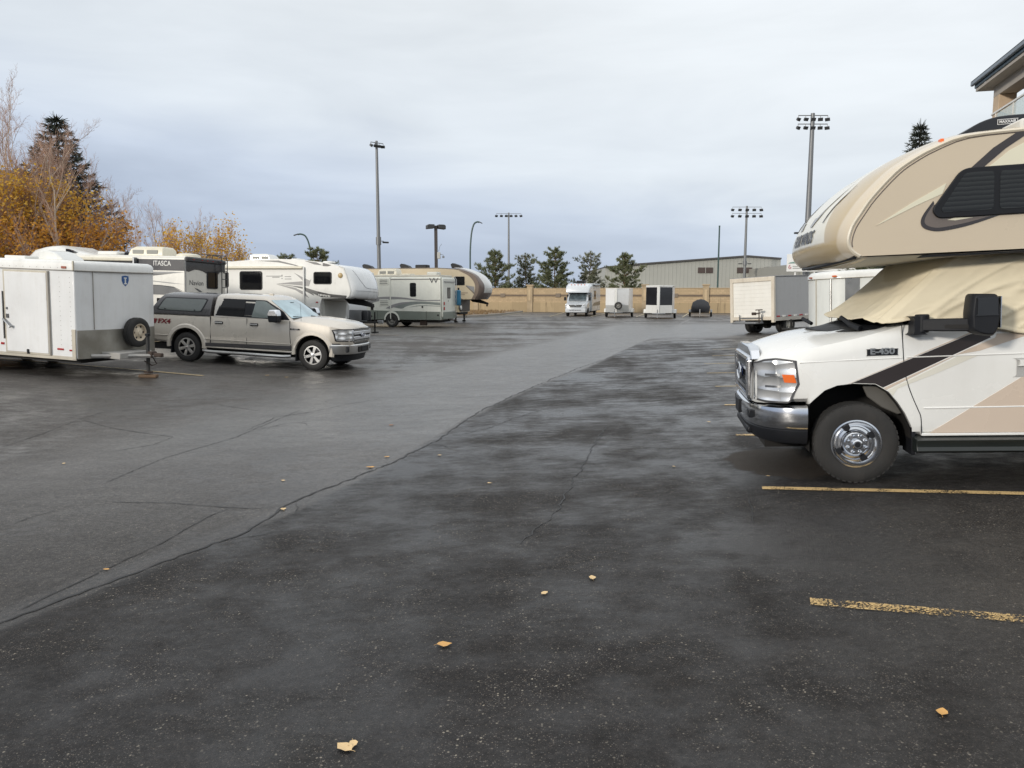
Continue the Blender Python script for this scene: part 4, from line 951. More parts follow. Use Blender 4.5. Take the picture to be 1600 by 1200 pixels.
    MB().box(.945, -.16, .56, .972, .16, .70).build('plate_bracket', PLASTIC, rv, bevel=.004)
    # cowl, hood seam and wipers
    hz = lambda x, y: (lambda w_, ze, zc: ze + (zc - ze) * max(0, 1 - (abs(y) / (w_ * .86)) ** 1.6))(tab(x, ST, 1), tab(x, ST, 3), tab(x, ST, 4))
    cw = MB(); ny = 20; vs = []
    for j in range(ny + 1):
        y = -.90 + 1.8 * j / ny; xe = .27 - .42 * (abs(y) / .9) ** 2.2
        for i in range(9):
            x = xe + (-.42 - xe) * i / 8; vs.append((x, y, hz(x, y) + .014 + .03 * (i == 8)))
    cw.add(vs, [(j * 9 + i, j * 9 + i + 1, (j + 1) * 9 + i + 1, (j + 1) * 9 + i) for j in range(ny) for i in range(8)])
    cw.build('cowl', PLASTIC, rv)
    MB().tube([(.07, .62, 1.53), (.0, .72, 1.46), (-.06, .80, 1.425)], [.02, .026, .03], 8).build('wiper', PLASTIC, rv)
    MB().tube([(.26, -.25, 1.50), (.2, -.1, 1.45)], .02, 8).build('wiper', PLASTIC, rv)
    # cab upper shell hidden under the cover
    up = []
    for z, xf, hw in ((1.46, -.16, .93), (1.75, -.46, .90), (2.0, -.80, .86)):
        up.append([(xf, -hw * .7, z), (xf - .18, -hw, z), (-1.7, -hw, z), (-1.7, hw, z), (xf - .18, hw, z), (xf, hw * .7, z)])
    MB().loft(up).build('cab_upper', GLASSD, rv)
    # house box behind the cab
    RVW = M('tan wall panel', (.57, .485, .365), .33, coat=.3, var=.02)
    hb = MB().prism([(-1.45, 2.03), (-1.45, 3.02), (-7.0, 3.02), (-7.0, .55), (-1.70, .55), (-1.70, 2.03)], -1.195, 1.195).build('house_body', RVW, rv, bevel=.03)
    MB().box(-6.9, -1.0, .30, -1.0, 1.0, .55).build('chassis', DARK, rv)
    MB().box(-1.0, -.45, .25, .75, .45, .65).build('engine_bay', DARK, rv)
    # cab-over: cap bulges forward between the two flat sides
    side = [(-.02, 2.058), (.046, 2.07), (.105, 2.115), (.136, 2.17), (.139, 2.23), (.109, 2.33), (.04, 2.44), (-.049, 2.566), (-.228, 2.756), (-.36, 2.85), (-.523, 2.933), (-.768, 3.012), (-1.2, 3.03), (-1.46, 3.03)]
    cent = [(.02, 2.0), (.17, 2.02), (.255, 2.075), (.300, 2.15), (.312, 2.23), (.288, 2.36), (.215, 2.50), (.11, 2.62), (-.08, 2.79), (-.24, 2.895), (-.45, 3.0), (-.75, 3.10), (-1.2, 3.13), (-1.46, 3.13)]
    rings = []
    NR = 40
    for k in range(NR + 1):
        u = -1 + 2 * k / NR; y = 1.22 * math.sin(u * math.pi / 2); b = (1 - (abs(y) / 1.22) ** 2.6) ** .62
        pr = [(a[0] + (c[0] - a[0]) * b, a[1] + (c[1] - a[1]) * b) for a, c in zip(side, cent)]
        pr = smooth_line(pr, 3)
        rings.append([(x, y, z) for x, z in pr])
    cap = M('cap paint', (.5, .4, .3))
    capm, cn_, cb_ = new_mat('graphic front cap gelcoat')
    tcc = node(cn_, 'ShaderNodeTexCoord'); sx_ = node(cn_, 'ShaderNodeSeparateXYZ', {0: tcc.outputs['Object']})
    ay = mth(cn_, 'ABSOLUTE', sx_.outputs[1])
    edge = mth(cn_, 'SUBTRACT', ay, mth(cn_, 'MULTIPLY_ADD', sx_.outputs[2], -.40, 1.75))     # pale centre widens downwards
    k1 = mrange(cn_, edge, -.012, .012)
    low = mrange(cn_, sx_.outputs[2], 2.235, 2.215)
    k2 = mth(cn_, 'MAXIMUM', k1, low)
    edge3 = mrange(cn_, mth(cn_, 'SUBTRACT', ay, 1.10), -.015, .015)
    cc = mixc(cn_, k2, (.70, .665, .56, 1), (.47, .37, .22, 1)); cc = mixc(cn_, edge3, cc, (.58, .50, .38, 1))
    cn_.links.new(cc, cb_.inputs['Base Color']); cb_.inputs['Roughness'].default_value = .28; cb_.inputs['Coat Weight'].default_value = .4
    MB().loft(rings, False, False).build('front_cap', capm, rv, smooth=60)
    # underside of the overhang
    un = [[(x, y, z + .004) for x, z in ((cent[0][0] * 0 + side[0][0] + .04 + (.12) * (1 - (abs(y) / 1.22) ** 2.6) ** .62, side[0][1] - .056 * (1 - (abs(y) / 1.22) ** 2.6) ** .62), (-1.72, 2.035))] for y in [1.22 * math.sin((-1 + 2 * k / NR) * math.pi / 2) for k in range(NR + 1)]]
    MB().loft(un, False, False).build('overhang_underside', M('off white underside', (.55, .54, .50), .5), rv)
    MB().tube([(.08, 1.2, 2.064), (.19, .6, 2.03), (.22, 0, 2.02), (.19, -.6, 2.03), (.08, -1.2, 2.064)], .018, 6).build('underside_seal', PLASTIC, rv)
    MB().box(-1.72, -1.21, 2.035, -.45, 1.21, 2.052).build('drip_rail', PLASTIC, rv)
    SIDEM = RVW
    BLIND, bn, bb = new_mat('dark glass over closed blinds')
    btc = node(bn, 'ShaderNodeTexCoord'); bsx = node(bn, 'ShaderNodeSeparateXYZ', {0: btc.outputs['Object']})
    bnz = node(bn, 'ShaderNodeTexNoise', {'Vector': btc.outputs['Object'], 'Scale': 4., 'Detail': 3.})
    bf = mth(bn, 'FRACT', mth(bn, 'MULTIPLY_ADD', bsx.outputs[2], 26., bnz.outputs['Fac']))
    bn.links.new(mixc(bn, mrange(bn, bf, .2, .9), (.004, .0045, .005, 1), (.022, .024, .024, 1)), bb.inputs['Base Color']); bb.inputs['Roughness'].default_value = .08; bb.inputs['Specular IOR Level'].default_value = .4
    for sg in (1, -1):
        pl = smooth_line(side[1:], 3); poly = [(x - .008, z) for x, z in pl] + [(-7.0, 3.03), (-7.0, .56), (-1.71, .56), (-1.71, 2.06)]
        MB().prism(poly, sg * 1.19, sg * 1.222).build('side_panel', SIDEM, rv)
        MB().tube([(x, sg * 1.219, z) for x, z in pl] + [(-7.0, sg * 1.219, 3.03)], .016, 6).build('edge_trim', M('cream edge trim', (.62, .56, .45), .3, coat=.3), rv)
        MB().tube([(x - .03, sg * 1.222, z - .018) for x, z in pl[6:]] + [(-7.0, sg * 1.222, 3.012)], .005, 5).build('trim_insert', TAUPE, rv)
        y = sg * 1.222
        decal('cream_spike', [(-.08, 2.321), (-.35, 2.488), (-.63, 2.64), (-.60, 2.555), (-.40, 2.472)], y, CREAMG, rv)
        decal('taupe_swoosh', smooth_line([(-.535, 2.475), (-.48, 2.40), (-.458, 2.345), (-.47, 2.30), (-.52, 2.275), (-.60, 2.268), (-.80, 2.298), (-.98, 2.345)], 5) + [(-.60, 2.40)], y, TAUPE, rv, t=.003)
        decal('dark_swoosh', smooth_line([(-.530, 2.500), (-.462, 2.405), (-.436, 2.345), (-.446, 2.292), (-.50, 2.258), (-.60, 2.246), (-.80, 2.278), (-1.06, 2.355)], 6) + smooth_line([(-1.03, 2.362), (-.80, 2.306), (-.60, 2.276), (-.52, 2.284), (-.475, 2.308), (-.464, 2.345), (-.485, 2.40), (-.537, 2.48)], 6), y, DKBROWN, rv, t=.005)
        decal('cream_glint', [(-.64, 2.335), (-.70, 2.327), (-.84, 2.343), (-.70, 2.35)], y, CREAMG, rv, t=.006)
        decal('dark_diagonal', [(-.803, 2.74), (-.90, 2.74), (-1.075, 2.89), (-1.30, 3.035), (-1.19, 3.035), (-.98, 2.90)], y, DKBROWN, rv)
        decal('cream_diagonal', [(-.94, 2.74), (-1.17, 2.74), (-1.9, 3.03), (-1.42, 3.03), (-1.10, 2.87)], y, CREAMG, rv, t=.003)
        ow = rpoly([(-.515, 2.425), (-.745, 2.752), (-2.0, 2.752), (-2.0, 2.352), (-.56, 2.352)], .07, 5)
        wn_ = MB().prism(ow, sg * 1.21, sg * 1.245).build('cabover_window', PLASTIC, rv, bevel=.006)
        for pn in ([(-.585, 2.425), (-.765, 2.712), (-.985, 2.712), (-.985, 2.398), (-.60, 2.398)], [(-1.03, 2.398), (-1.03, 2.712), (-1.96, 2.712), (-1.96, 2.398)]):
            MB().prism(rpoly(pn, .035), sg * 1.24, sg * 1.2485).build('pane', BLIND, wn_)
        for x0, x1 in ((-2.6, -3.6), (-4.6, -5.6)): window(rv, x0, 1.5, x1, 2.3, sg * 1.222, .06)
        MB().box(-1.8, sg * 1.19, .42, -7.0, sg * 1.215, .75).build('skirt', TAUPE, rv, bevel=.01)
    MB().box(-7.02, -1.22, .56, -6.98, 1.22, 3.02).build('rear_wall', RVW, rv)
    MB().box(-7.25, -1.1, .45, -7.0, 1.1, .65).build('rear_bumper', PLASTIC, rv, bevel=.02)
    MB().prism([(-1.2, 3.03), (-1.2, 3.13), (-7.0, 3.10), (-7.0, 3.03)], -1.18, 1.18).build('roof', M('white rubber roof', (.62, .61, .57), .7), rv, bevel=.02)
    vp = [(-.78, 3.065), (-.90, 3.12), (-1.03, 3.19), (-1.18, 3.228), (-1.40, 3.232), (-1.335, 3.085)]
    vn = MB().prism(smooth_line(vp[:5], 3) + [vp[5]], .22, .82).build('roof_vent_cover', M('black vent plastic', (.012, .013, .017), .3, var=.1), rv, bevel=.025)
    MB().prism(rrect(-1.165, 3.155, -1.325, 3.20, .005), .82, .8225).build('vent_plate', M('white print', (.6, .6, .6), .5), vn)
    MB().prism(rrect(-1.170, 3.160, -1.320, 3.195, .003), .8222, .8240).build('vent_plate_field', PLASTIC, vn)
    text('MAXXAIR', .032, M('white print', (.6, .6, .6), .5), vn, (-1.245, .8245, 3.177), (-1, 0, 0), (0, 0, 1), sx=.95, bold=.001, ext=.001)
    MB().box(-3.2, -.35, 3.1, -4.1, .35, 3.4).build('air_conditioner', WHITE, rv, bevel=.05)
    MB().box(-.60, 1.10, 2.985, -.63, 1.16, 3.02).build('clearance_lamp', AMBER, rv, bevel=.006)
    # lettering and swirl on the cap
    DG = M('dark grey print', (.06, .06, .065), .4)
    def cappt(y, z):
        b = (1 - (abs(y) / 1.22) ** 2.6) ** .62
        pr = smooth_line([(a[0] + (c[0] - a[0]) * b, a[1] + (c[1] - a[1]) * b) for a, c in zip(side, cent)], 6)[12:]
        return lerp_table(z, sorted((q[1], q[0]) for q in pr))
    def wrap(o, off):
        me = o.data
        bm = bmesh.new(); bm.from_mesh(me); bmesh.ops.subdivide_edges(bm, edges=[e for e in bm.edges if e.calc_length() > .08], cuts=2); bm.to_mesh(me); bm.free()
        for v in me.vertices: v.co.x = cappt(v.co.y, v.co.z) + off + (.002 if v.co.x > .501 else 0)
    wrap(text('FOUR WINDS', .17, DG, rv, (.5, .0, 2.305), (0, 1, 0), (0, .25, 1), shear=.2, sx=.92, bold=.004), .006)
    for sg in (1, -1):
        pr = [(sg * .20, 2.42), (sg * .30, 2.41), (sg * .42, 2.50), (sg * .50, 2.66), (sg * .56, 2.78), (sg * .44, 2.60), (sg * .33, 2.50), (sg * .24, 2.50)]
        wrap(MB().prism(pr, .50, .502, 'x').build('swirl_graphic', SILVERG, rv, smooth=0), .006)
        pr = [(sg * .66, 2.42), (sg * .68, 2.42), (sg * .72, 2.60), (sg * .74, 2.74), (sg * .70, 2.62)]
        wrap(MB().prism(pr, .50, .502, 'x').build('dark_tick', DG, rv, smooth=0), .006)
    # mirror
    for sg in (1, -1):
        ar_ = MB().prism(rrect(-.415, 1.37, -.50, 1.53, .03), sg * .99, sg * 1.16).build('mirror_arm', PLASTIC, rv, bevel=.02)
        MB().tube([(-.49, sg * 1.11, 1.385), (-.49, sg * 1.11, 1.545)], .058, 16).build('mirror_hinge', PLASTIC, ar_, bevel=.012)
        MB().loft([[(-.47, sg * (1.11 - .05), 1.40), (-.47, sg * (1.11 + .05), 1.40), (-.47, sg * (1.11 + .05), 1.505), (-.47, sg * (1.11 - .05), 1.505)], [(-.84, sg * 1.27, 1.395), (-.84, sg * 1.38, 1.395), (-.84, sg * 1.38, 1.505), (-.84, sg * 1.27, 1.505)]]).build('mirror_beam', PLASTIC, ar_, bevel=.012)
        MB().loft([[(-.52, sg * 1.172, 1.425), (-.52, sg * 1.178, 1.425), (-.52, sg * 1.178, 1.455), (-.52, sg * 1.172, 1.455)], [(-.80, sg * 1.369, 1.42), (-.80, sg * 1.376, 1.42), (-.80, sg * 1.376, 1.455), (-.80, sg * 1.369, 1.455)]]).build('beam_groove', DARK, ar_)
        hp = rpoly([(-.785, 1.71), (-.975, 1.70), (-1.005, 1.56), (-.985, 1.41), (-.95, 1.35), (-.86, 1.36), (-.775, 1.40), (-.768, 1.55)], .03)
        hd = MB().loft([[(x * .97 - .03, sg * 1.22, 1.53 + (z - 1.53) * .94) for x, z in hp], [(x, sg * 1.25, z) for x, z in hp], [(x, sg * 1.38, z) for x, z in hp], [(-.88 + (x + .88) * .86, sg * 1.42, 1.53 + (z - 1.53) * .90) for x, z in hp]]).build('mirror_head', PLASTIC, rv, bevel=.008)
        MB().prism(rrect(-.815, 1.525, -.965, 1.675, .02), sg * 1.415, sg * 1.428).build('mirror_panel', M('smooth black plastic', (.02, .022, .026), .3, var=.1), hd, bevel=.006)
        MB().prism([(sg * 1.24, 1.42), (sg * 1.39, 1.42), (sg * 1.39, 1.68), (sg * 1.24, 1.68)], -1.008, -1.0, 'x').build('mirror_glass', CHROME, hd)
    # canvas cover over windscreen and cab windows (a separate thing lying on the cab)
    cov = MB(); NU, NV = 260, 64; vs = []
    botz = [(-1.70, 1.33), (-1.33, 1.35), (-1.153, 1.383), (-.535, 1.498), (-.353, 1.476), (-.10, 1.476), (.03, 1.52), (.10, 1.535), (.35, 1.50)]
    def perim(t):      # t 0..1: near rear -> front -> far rear; returns bottom (x,y) and top (x,y)
        q = t * 2 if t < .5 else (1 - t) * 2; sg = 1 if t < .5 else -1
        if q < .52:
            k = q / .52; xb = -1.70 + k * 1.44; return xb, sg * (1.03 - .02 * k), -1.70 + k * .85, sg * (1.015 - .10 * k)
        k = (q - .52) / .48; a = k * math.pi / 2
        return -.26 + .20 * math.sin(a) ** .8, sg * 1.01 * math.cos(a) ** .55 if k < 1 else 0, -.85 + .16 * math.sin(a), sg * (.915 * math.cos(a) ** .6 if k < 1 else 0)
    for i in range(NU + 1):
        t = i / NU; xb, yb, xt, yt = perim(t); zb = lerp_table(xb, botz) + .006 * math.sin(t * 61) + .003 * math.sin(t * 137 + 1)
        if abs(yb) < .95: zb = lerp_table(abs(yb), ((0, 1.50), (.5, 1.495), (.8, 1.52), (.95, lerp_table(xb, botz))))
        ox, oy = (1, 0) if abs(yb) < .3 else (0, math.copysign(1, yb))
        if abs(yb) < .95 and xb > -.22: d_ = Vector((.8, yb * .6)).normalized(); ox, oy = d_.x, d_.y
        for j in range(NV + 1):
            v = j / NV; vv = v
            x = xb + (xt - xb) * vv; y = yb + (yt - yb) * vv; z = zb + (2.045 - zb) * v
            sag = -.035 * math.sin(v * math.pi) if abs(yb) < .95 else .012 * math.sin(v * math.pi)
            # creases pulled from the front corner up towards the rear, plus fine puckers
            p1 = Vector(((x * .9 - z * .45) * 1.0 + 4, y * 1.2, (x * .45 + z * .9) * 6.0)); r1 = 1 - abs(noise.noise(p1)) * 2.2
            p2 = Vector((x * 3.2 + 9, y * 3.2, z * 11 + x * 4)); r2 = 1 - abs(noise.noise(p2)) * 2.2
            f1 = .020 * max(0, r1) ** 4 + .005 * max(0, r2) ** 4
            f2 = noise.noise(Vector((x * 2.4, y * 2.4, z * 2.0))) * .014
            f3 = noise.noise(Vector((x * 21, y * 21 + 5, z * 26))) * .0008 + noise.noise(Vector((x * 8, y * 7, z * 10))) * .003
            hem = .012 if v < .04 else 0
            o_ = sag + f1 + f2 + f3 + hem
            vs.append((x + ox * o_, y + oy * o_, z))
    cov.add(vs, [(i * (NV + 1) + j, (i + 1) * (NV + 1) + j, (i + 1) * (NV + 1) + j + 1, i * (NV + 1) + j + 1) for i in range(NU) for j in range(NV)])
    CANV = M('weathered cream canvas', (.72, .64, .47), .85, var=.05, scale=2, dirt=0, bump=.0)
    co = cov.build('windshield_cover', CANV, None, smooth=70)
    sm = co.modifiers.new('cloth', 'SOLIDIFY'); sm.thickness = .006; sm.offset = 1
    co.matrix_world = mat4; tag(co, 'wrinkled cream canvas cover tied over the motorhome cab windows', 'windshield cover')
hero()

# ------------------------------------------------------------------ the gold pickup with a topper
def pickup():
    mat4 = pose(-5.14, 20.95, -11.2, 0, -3.68, .85)
    tk = thing('pickup_truck', 'pale gold four door pickup with a dark canopy over its bed', 'pickup truck', mat4)
    # x, half width, bottom, edge z, centre z
    ST = [(.985, .58, .70, 1.10, 1.15), (.95, .72, .68, 1.12, 1.19), (.84, .86, .66, 1.15, 1.245), (.68, .955, .64, 1.19, 1.285), (.55, 1.0, .63, 1.21, 1.305), (.49, 1.0, .45, 1.215, 1.31), (.2, 1.0, .45, 1.25, 1.345), (-.2, 1.0, .45, 1.285, 1.37), (-.5, 1.0, .45, 1.30, 1.38), (-.62, 1.0, .45, 1.30, 1.32), (-2.9, 1.0, .45, 1.285, 1.285), (-4.2, 1.0, .45, 1.27, 1.27), (-4.30, 1.0, .50, 1.27, 1.27), (-4.86, .985, .55, 1.265, 1.265)]
    rings = []
    for x, w_, zb, ze, zc in ST:
        h = [(0, zb), (w_ * .6, zb), (w_ * .93, zb), (w_ * .975, zb + .05), (w_ * .985, zb + .12), (w_, .78), (w_, .95), (w_ * .985, ze - .12), (w_ * .965, ze - .03), (w_ * .90, ze), (w_ * .55, ze + (zc - ze) * .75), (w_ * .5, zc), (0, zc)]
        rings.append(half_ring(x, h))
    body = MB().loft(rings).build('body', GOLD, tk)
    def arch(cx, r, rz, base=.30):
        return [(cx + r, base)] + [(cx + r * math.cos(t), .47 + rz * math.sin(t)) for t in [R(a) for a in range(-10, 191, 12)]] + [(cx - r, base)]
    cs = []
    for sg in (1, -1):
        for cx in (0.03, -3.68): cs.append(MB().prism(arch(cx, .485, .46), sg * .48, sg * 1.3).build('cutter', WHITE, tk))
    cut(body, cs)
    for sg in (1, -1):
        for cx in (.03, -3.68):
            a = arch(cx, .475, .45); n = len(a)
            lin = MB().add([(x, sg * y, z) for y in (.47, .97) for x, z in a], [(i, i + 1, n + i + 1, n + i) for i in range(n - 1)]); lin.prism(a, sg * .46, sg * .50); lin.build('wheel_well', DARK, tk)
            fl = [(cx + .53 * math.cos(t), .47 + .505 * math.sin(t)) for t in [R(q) for q in range(-8, 189, 7)]]
            MB().loft([[(x, sg * .96, z), (x + (x - cx) * .16, sg * .985, z + (z - .47) * .16), (x + (x - cx) * .08, sg * 1.022, z + (z - .47) * .08), (x - (x - cx) * .07, sg * 1.028, z - (z - .47) * .07), (x - (x - cx) * .09, sg * .97, z - (z - .47) * .09)] for x, z in fl]).build('wheel_arch_flare', GOLD, tk)
            wheel(tk, cx, sg * .855, .405, .27, sg, 'truck')
            MB().box(cx - .50, sg * .72, .22, cx - .47, sg * .98, .55).build('mud_flap', PLASTIC, tk, bevel=.004)
        # doors, stripe, sill
        gp = [[(-2.955, 1.28), (-2.955, .47)], [(-1.875, 1.28), (-1.875, .49)], [(-.63, 1.28), (-.62, .95), (-.585, .49)]]
        for g in gp:
            MB().tube([(x, sg * (1.001 if z < 1.1 else .985), z) for x, z in (g if len(g) > 2 else [g[0], (g[0][0], 1.10), g[1]])], .007 if g is not gp[0] else .012, 5).build('door_gap', PLASTIC, tk)
        decal('dark_lower_stripe', [(-3.13, .56), (-.57, .615), (-.57, .515), (-3.16, .46)], sg * 1.0, M('charcoal stripe', (.05, .048, .05), .4, var=.1), tk, t=.012)
        MB().box(-3.2, sg * .95, .43, -.5, sg * 1.008, .475).build('sill', GOLD, tk, bevel=.012)
        MB().tube([(-3.18, sg * .97, .345), (-3.0, sg * 1.03, .325), (-.8, sg * 1.03, .325), (-.6, sg * .97, .345)], .045, 10).build('step_bar', DULLCH, tk)
        MB().tube([(-4.8, sg * 1.0, .70), (-4.22, sg * 1.0, .70)], .012, 6).tube([(-3.12, sg * 1.0, .66), (-.58, sg * 1.0, .66)], .012, 6).build('body_crease', GOLD, tk)
        for x in (-2.72, -1.68):
            h = MB().prism(rrect(x - .10, 1.085, x + .14, 1.165, .03), sg * .985, sg * 1.0).build('door_handle', PLASTIC, tk)
            MB().prism(rrect(x - .09, 1.105, x + .13, 1.145, .018), sg * .99, sg * 1.03).build('handle_grip', DULLCH, h, bevel=.006)
        if sg < 0:
            b = MB().prism(rrect(-.61, 1.045, -.34, 1.085, .008), sg * .99, sg * 1.006).build('fender_badge', DARK, tk)
            text('F-150', .05, CHROME, b, (-.475, -1.008, 1.064), (1, 0, 0), (0, 0, 1), sx=1.6, bold=.001)
            text('FX4', .17, M('dark red print', (.17, .015, .02), .4), tk, (-4.36, -1.001, 1.075), (1, 0, 0), (0, 0, 1), shear=.15, sx=1.35, bold=.006, ext=.003)
            decal('red_flag_graphic', [(-4.85, 1.01), (-4.62, 1.01), (-4.56, 1.14), (-4.85, 1.14)], -1.0, M('dark red print', (.17, .015, .02), .4), tk, t=.004)
        else:
            text('FX4', .17, M('dark red print', (.17, .015, .02), .4), tk, (-4.36, 1.001, 1.075), (-1, 0, 0), (0, 0, 1), shear=.15, sx=1.35, bold=.006, ext=.003)
        # mirror
        MB().loft([[(-.86, sg * .93, 1.29), (-.98, sg * .93, 1.29), (-.98, sg * .93, 1.40), (-.86, sg * .93, 1.40)], [(-.94, sg * 1.08, 1.30), (-1.02, sg * 1.08, 1.30), (-1.02, sg * 1.08, 1.40), (-.94, sg * 1.08, 1.40)]]).build('mirror_arm', PLASTIC, tk, bevel=.01)
        mp = rpoly([(-.84, 1.23), (-1.10, 1.23), (-1.125, 1.40), (-1.09, 1.55), (-.88, 1.56), (-.83, 1.42)], .04)
        mh = MB().loft([[(x, sg * y, z) for x, z in [((p[0] + .97) * k - .97, (p[1] - 1.4) * k + 1.4) for p in mp]] for y, k in ((1.03, .85), (1.06, 1), (1.25, 1), (1.30, .8))]).build('mirror_head', PLASTIC, tk)
        MB().loft([[(x, sg * y, z) for x, z in [((p[0] + .97) * k - .97, max(1.41, (p[1] - 1.4) * k + 1.4)) for p in mp]] for y, k in ((1.05, .98), (1.07, 1.05), (1.25, 1.05), (1.305, .84))]).build('mirror_cap', CHROME, mh)
    # cabin: rings climbing from belt to roof
    def plan(xf, xr, hw, z, bow):
        pts = []
        for k in range(7): t = -1 + 2 * k / 6; pts.append((xf - bow * t * t, hw * t * .96 if abs(t) == 1 else hw * t * .96, z))
        pts = [(xf - bow - .10, -hw, z)] + pts + [(xf - bow - .10, hw, z), ((xf + xr) / 2, hw, z), (xr + .08, hw, z), (xr, hw * .9, z), (xr, 0, z), (xr, -hw * .9, z), (xr + .08, -hw, z), ((xf + xr) / 2, -hw, z)]
        return pts
    CB = [(-.36, -2.94, .955, 1.27, .20), (-.50, -2.94, .945, 1.36, .20), (-.78, -2.935, .90, 1.54, .17), (-1.05, -2.92, .855, 1.70, .14), (-1.24, -2.90, .80, 1.81, .12), (-1.38, -2.86, .72, 1.875, .11), (-1.58, -2.75, .55, 1.905, .10)]
    cabin = MB().loft([plan(xf, xr, hw, z, bw) for xf, xr, hw, z, bw in CB]).build('cabin', GOLD, tk, smooth=50)
    sy = lambda x, z: lerp_table(z, [(c[3], c[2]) for c in CB])
    wsx = lambda y, z: lerp_table(z, [(c[3], c[0] - c[4] * (y / (c[2] * .96)) ** 2) for c in CB])
    # windscreen
    vs = []
    for j in range(9):
        z = 1.335 + .455 * j / 8
        for i in range(13):
            hw = sy(0, z) * .90; y = -hw + 2 * hw * i / 12; vs.append((wsx(y, z) + .012, y, z + .004))
    WSG = M('reflective windscreen', (.40, .52, .56), .06, metal=.45, var=.25, scale=2, spec=.9, rvar=.01)
    ws = MB().add(vs, [(j * 13 + i, j * 13 + i + 1, (j + 1) * 13 + i + 1, (j + 1) * 13 + i) for j in range(8) for i in range(12)]).build('windshield', WSG, tk)
    MB().tube([(wsx(y, 1.33) + .02, y, 1.332) for y in [-.84 + 1.68 * k / 10 for k in range(11)]], .016, 6).build('cowl_seal', PLASTIC, tk)
    for y0 in (.45, -.30): MB().tube([(wsx(y0, 1.335) + .04, y0, 1.35), (wsx(y0 - .5, 1.36) + .03, y0 - .5, 1.39)], .012, 6).build('wiper', PLASTIC, tk)
    MB().box(-1.13, -.09, 1.68, -1.07, .09, 1.735).build('rear_view_mirror', DARK, tk)
    SIDEG = M('side window glass', (.17, .20, .19), .05, var=.2, spec=.7, rvar=.01)
    for sg in (1, -1):
        # black surround with the two door windows
        pr = strip_panel([(-2.83, 1.315), (-2.66, 1.775), (-1.40, 1.785), (-.86, 1.515), (-.66, 1.30), (-1.02, 1.285), (-1.2, 1.295)], sy, sg, .004, 24).build('window_surround', PLASTIC, tk)
        strip_panel([(-2.785, 1.335), (-2.635, 1.752), (-1.98, 1.757), (-1.98, 1.325)], sy, sg, .011, 12).build('rear_side_window', GLASSD, tk)
        strip_panel([(-1.755, 1.32), (-1.70, 1.76), (-1.41, 1.76), (-.99, 1.535), (-.99, 1.40), (-1.20, 1.315)], sy, sg, .011, 12).build('front_side_window', SIDEG, tk)
    # front: grille, lamps, bumper
    wf = lambda x, z: tab(x, ST, 1)
    gr = MB().prism(rpoly([(.58, 1.13), (-.58, 1.13), (-.54, .76), (.54, .76)], .04), .93, 1.003, 'x').build('grille', M('dark grille', (.03, .03, .032), .5, metal=.4, bump=.6, bscale=90), tk, bevel=.012)
    fr = MB()
    for z, hh, w_ in ((1.02, .045, .57), (.885, .045, .56)): fr.box(.975, -w_, z - hh, 1.025, w_, z + hh)
    for y in (.58, -.58): fr.box(.92, y - .03, .80, 1.005, y + .03, 1.10)
    fr.build('grille_bars', CHROME, tk, bevel=.012)
    for z in (1.095, 1.075, .81, .785): MB().box(.995, -.54, z - .006, 1.012, .54, z + .006).build('grille_slat', DULLCH, tk)
    el_ = [(.13 * math.cos(t), .955 + .058 * math.sin(t)) for t in [2 * math.pi * k / 24 for k in range(24)]]
    bd = MB().prism(el_, 1.03, 1.05, 'x').build('oval_badge', M('deep blue badge', (.01, .03, .11), .2, coat=1), tk)
    MB().tube([(1.05, y, z) for y, z in el_ + el_[:1]], .008, 6, False).build('badge_rim', CHROME, bd)
    text('Ford', .085, CHROME, bd, (1.052, 0, .955), (0, 1, 0), (0, 0, 1), shear=.25)
    hm = MATS['headlamp']
    for sg in (1, -1):
        strip_panel([(.985, 1.135), (.70, 1.13), (.56, 1.10), (.60, 1.03), (.655, .80), (.985, .80)], wf, sg, .004).build('lamp_bezel', PLASTIC, tk)
        hd = strip_panel([(.985, 1.115), (.72, 1.11), (.60, 1.085), (.65, 1.02), (.685, .825), (.985, .825)], wf, sg, .012).build('headlight', hm, tk)
        MB().box(.86, sg * .60, .82, .935, sg * .76, 1.10).build('lamp_front', hm, hd, bevel=.02)
        for z in (1.03, .90): MB().lathe([(.05, 0), (.04, -.01), (.001, -.02)], (.945, sg * .69, z), 'x', 16).build('projector', DARK, hd)
    def bplan(k):
        t = -1 + 2 * k; a = t * R(88); y = .99 * math.sin(a); e = abs(math.sin(a)); return .50 + (1.02 - .50) * (1 - e ** 2.7) ** (1 / 1.9), y
    def sweep(sec, name, mt):
        rg = []
        for k in range(33):
            x, y = bplan(k / 32); x2, y2 = bplan(min(1, k / 32 + .004)); x1, y1 = bplan(max(0, k / 32 - .004)); d = Vector((x2 - x1, y2 - y1)).normalized(); nn = Vector((d.y, -d.x))
            rg.append([(x + nn.x * o_, y + nn.y * o_, z) for o_, z in sec])
        return MB().loft(rg).build(name, mt, tk)
    sweep([(-.1, .715), (.02, .715), (.04, .69), (.04, .50), (.02, .46), (-.1, .46)], 'bumper', DULLCH)
    sweep([(-.1, .745), (.005, .745), (.01, .718), (-.1, .718)], 'bumper_gap', PLASTIC)
    sweep([(-.2, .458), (-.05, .458), (-.06, .40), (-.10, .27), (-.2, .27)], 'valance', PLASTIC)
    for sg in (1, -1):
        f = MB().box(.80, sg * .62, .515, .945, sg * .80, .665).build('fog_lamp_recess', PLASTIC, tk, bevel=.015)
    MB().box(1.0, -.34, .50, 1.068, .34, .655).build('bumper_opening', DARK, tk, bevel=.01)
    MB().box(1.06, -.16, .52, 1.08, .16, .655).build('plate_bracket', PLASTIC, tk, bevel=.004)
    MB().box(-4.8, -.85, .30, .6, .85, .46).build('chassis', DARK, tk)
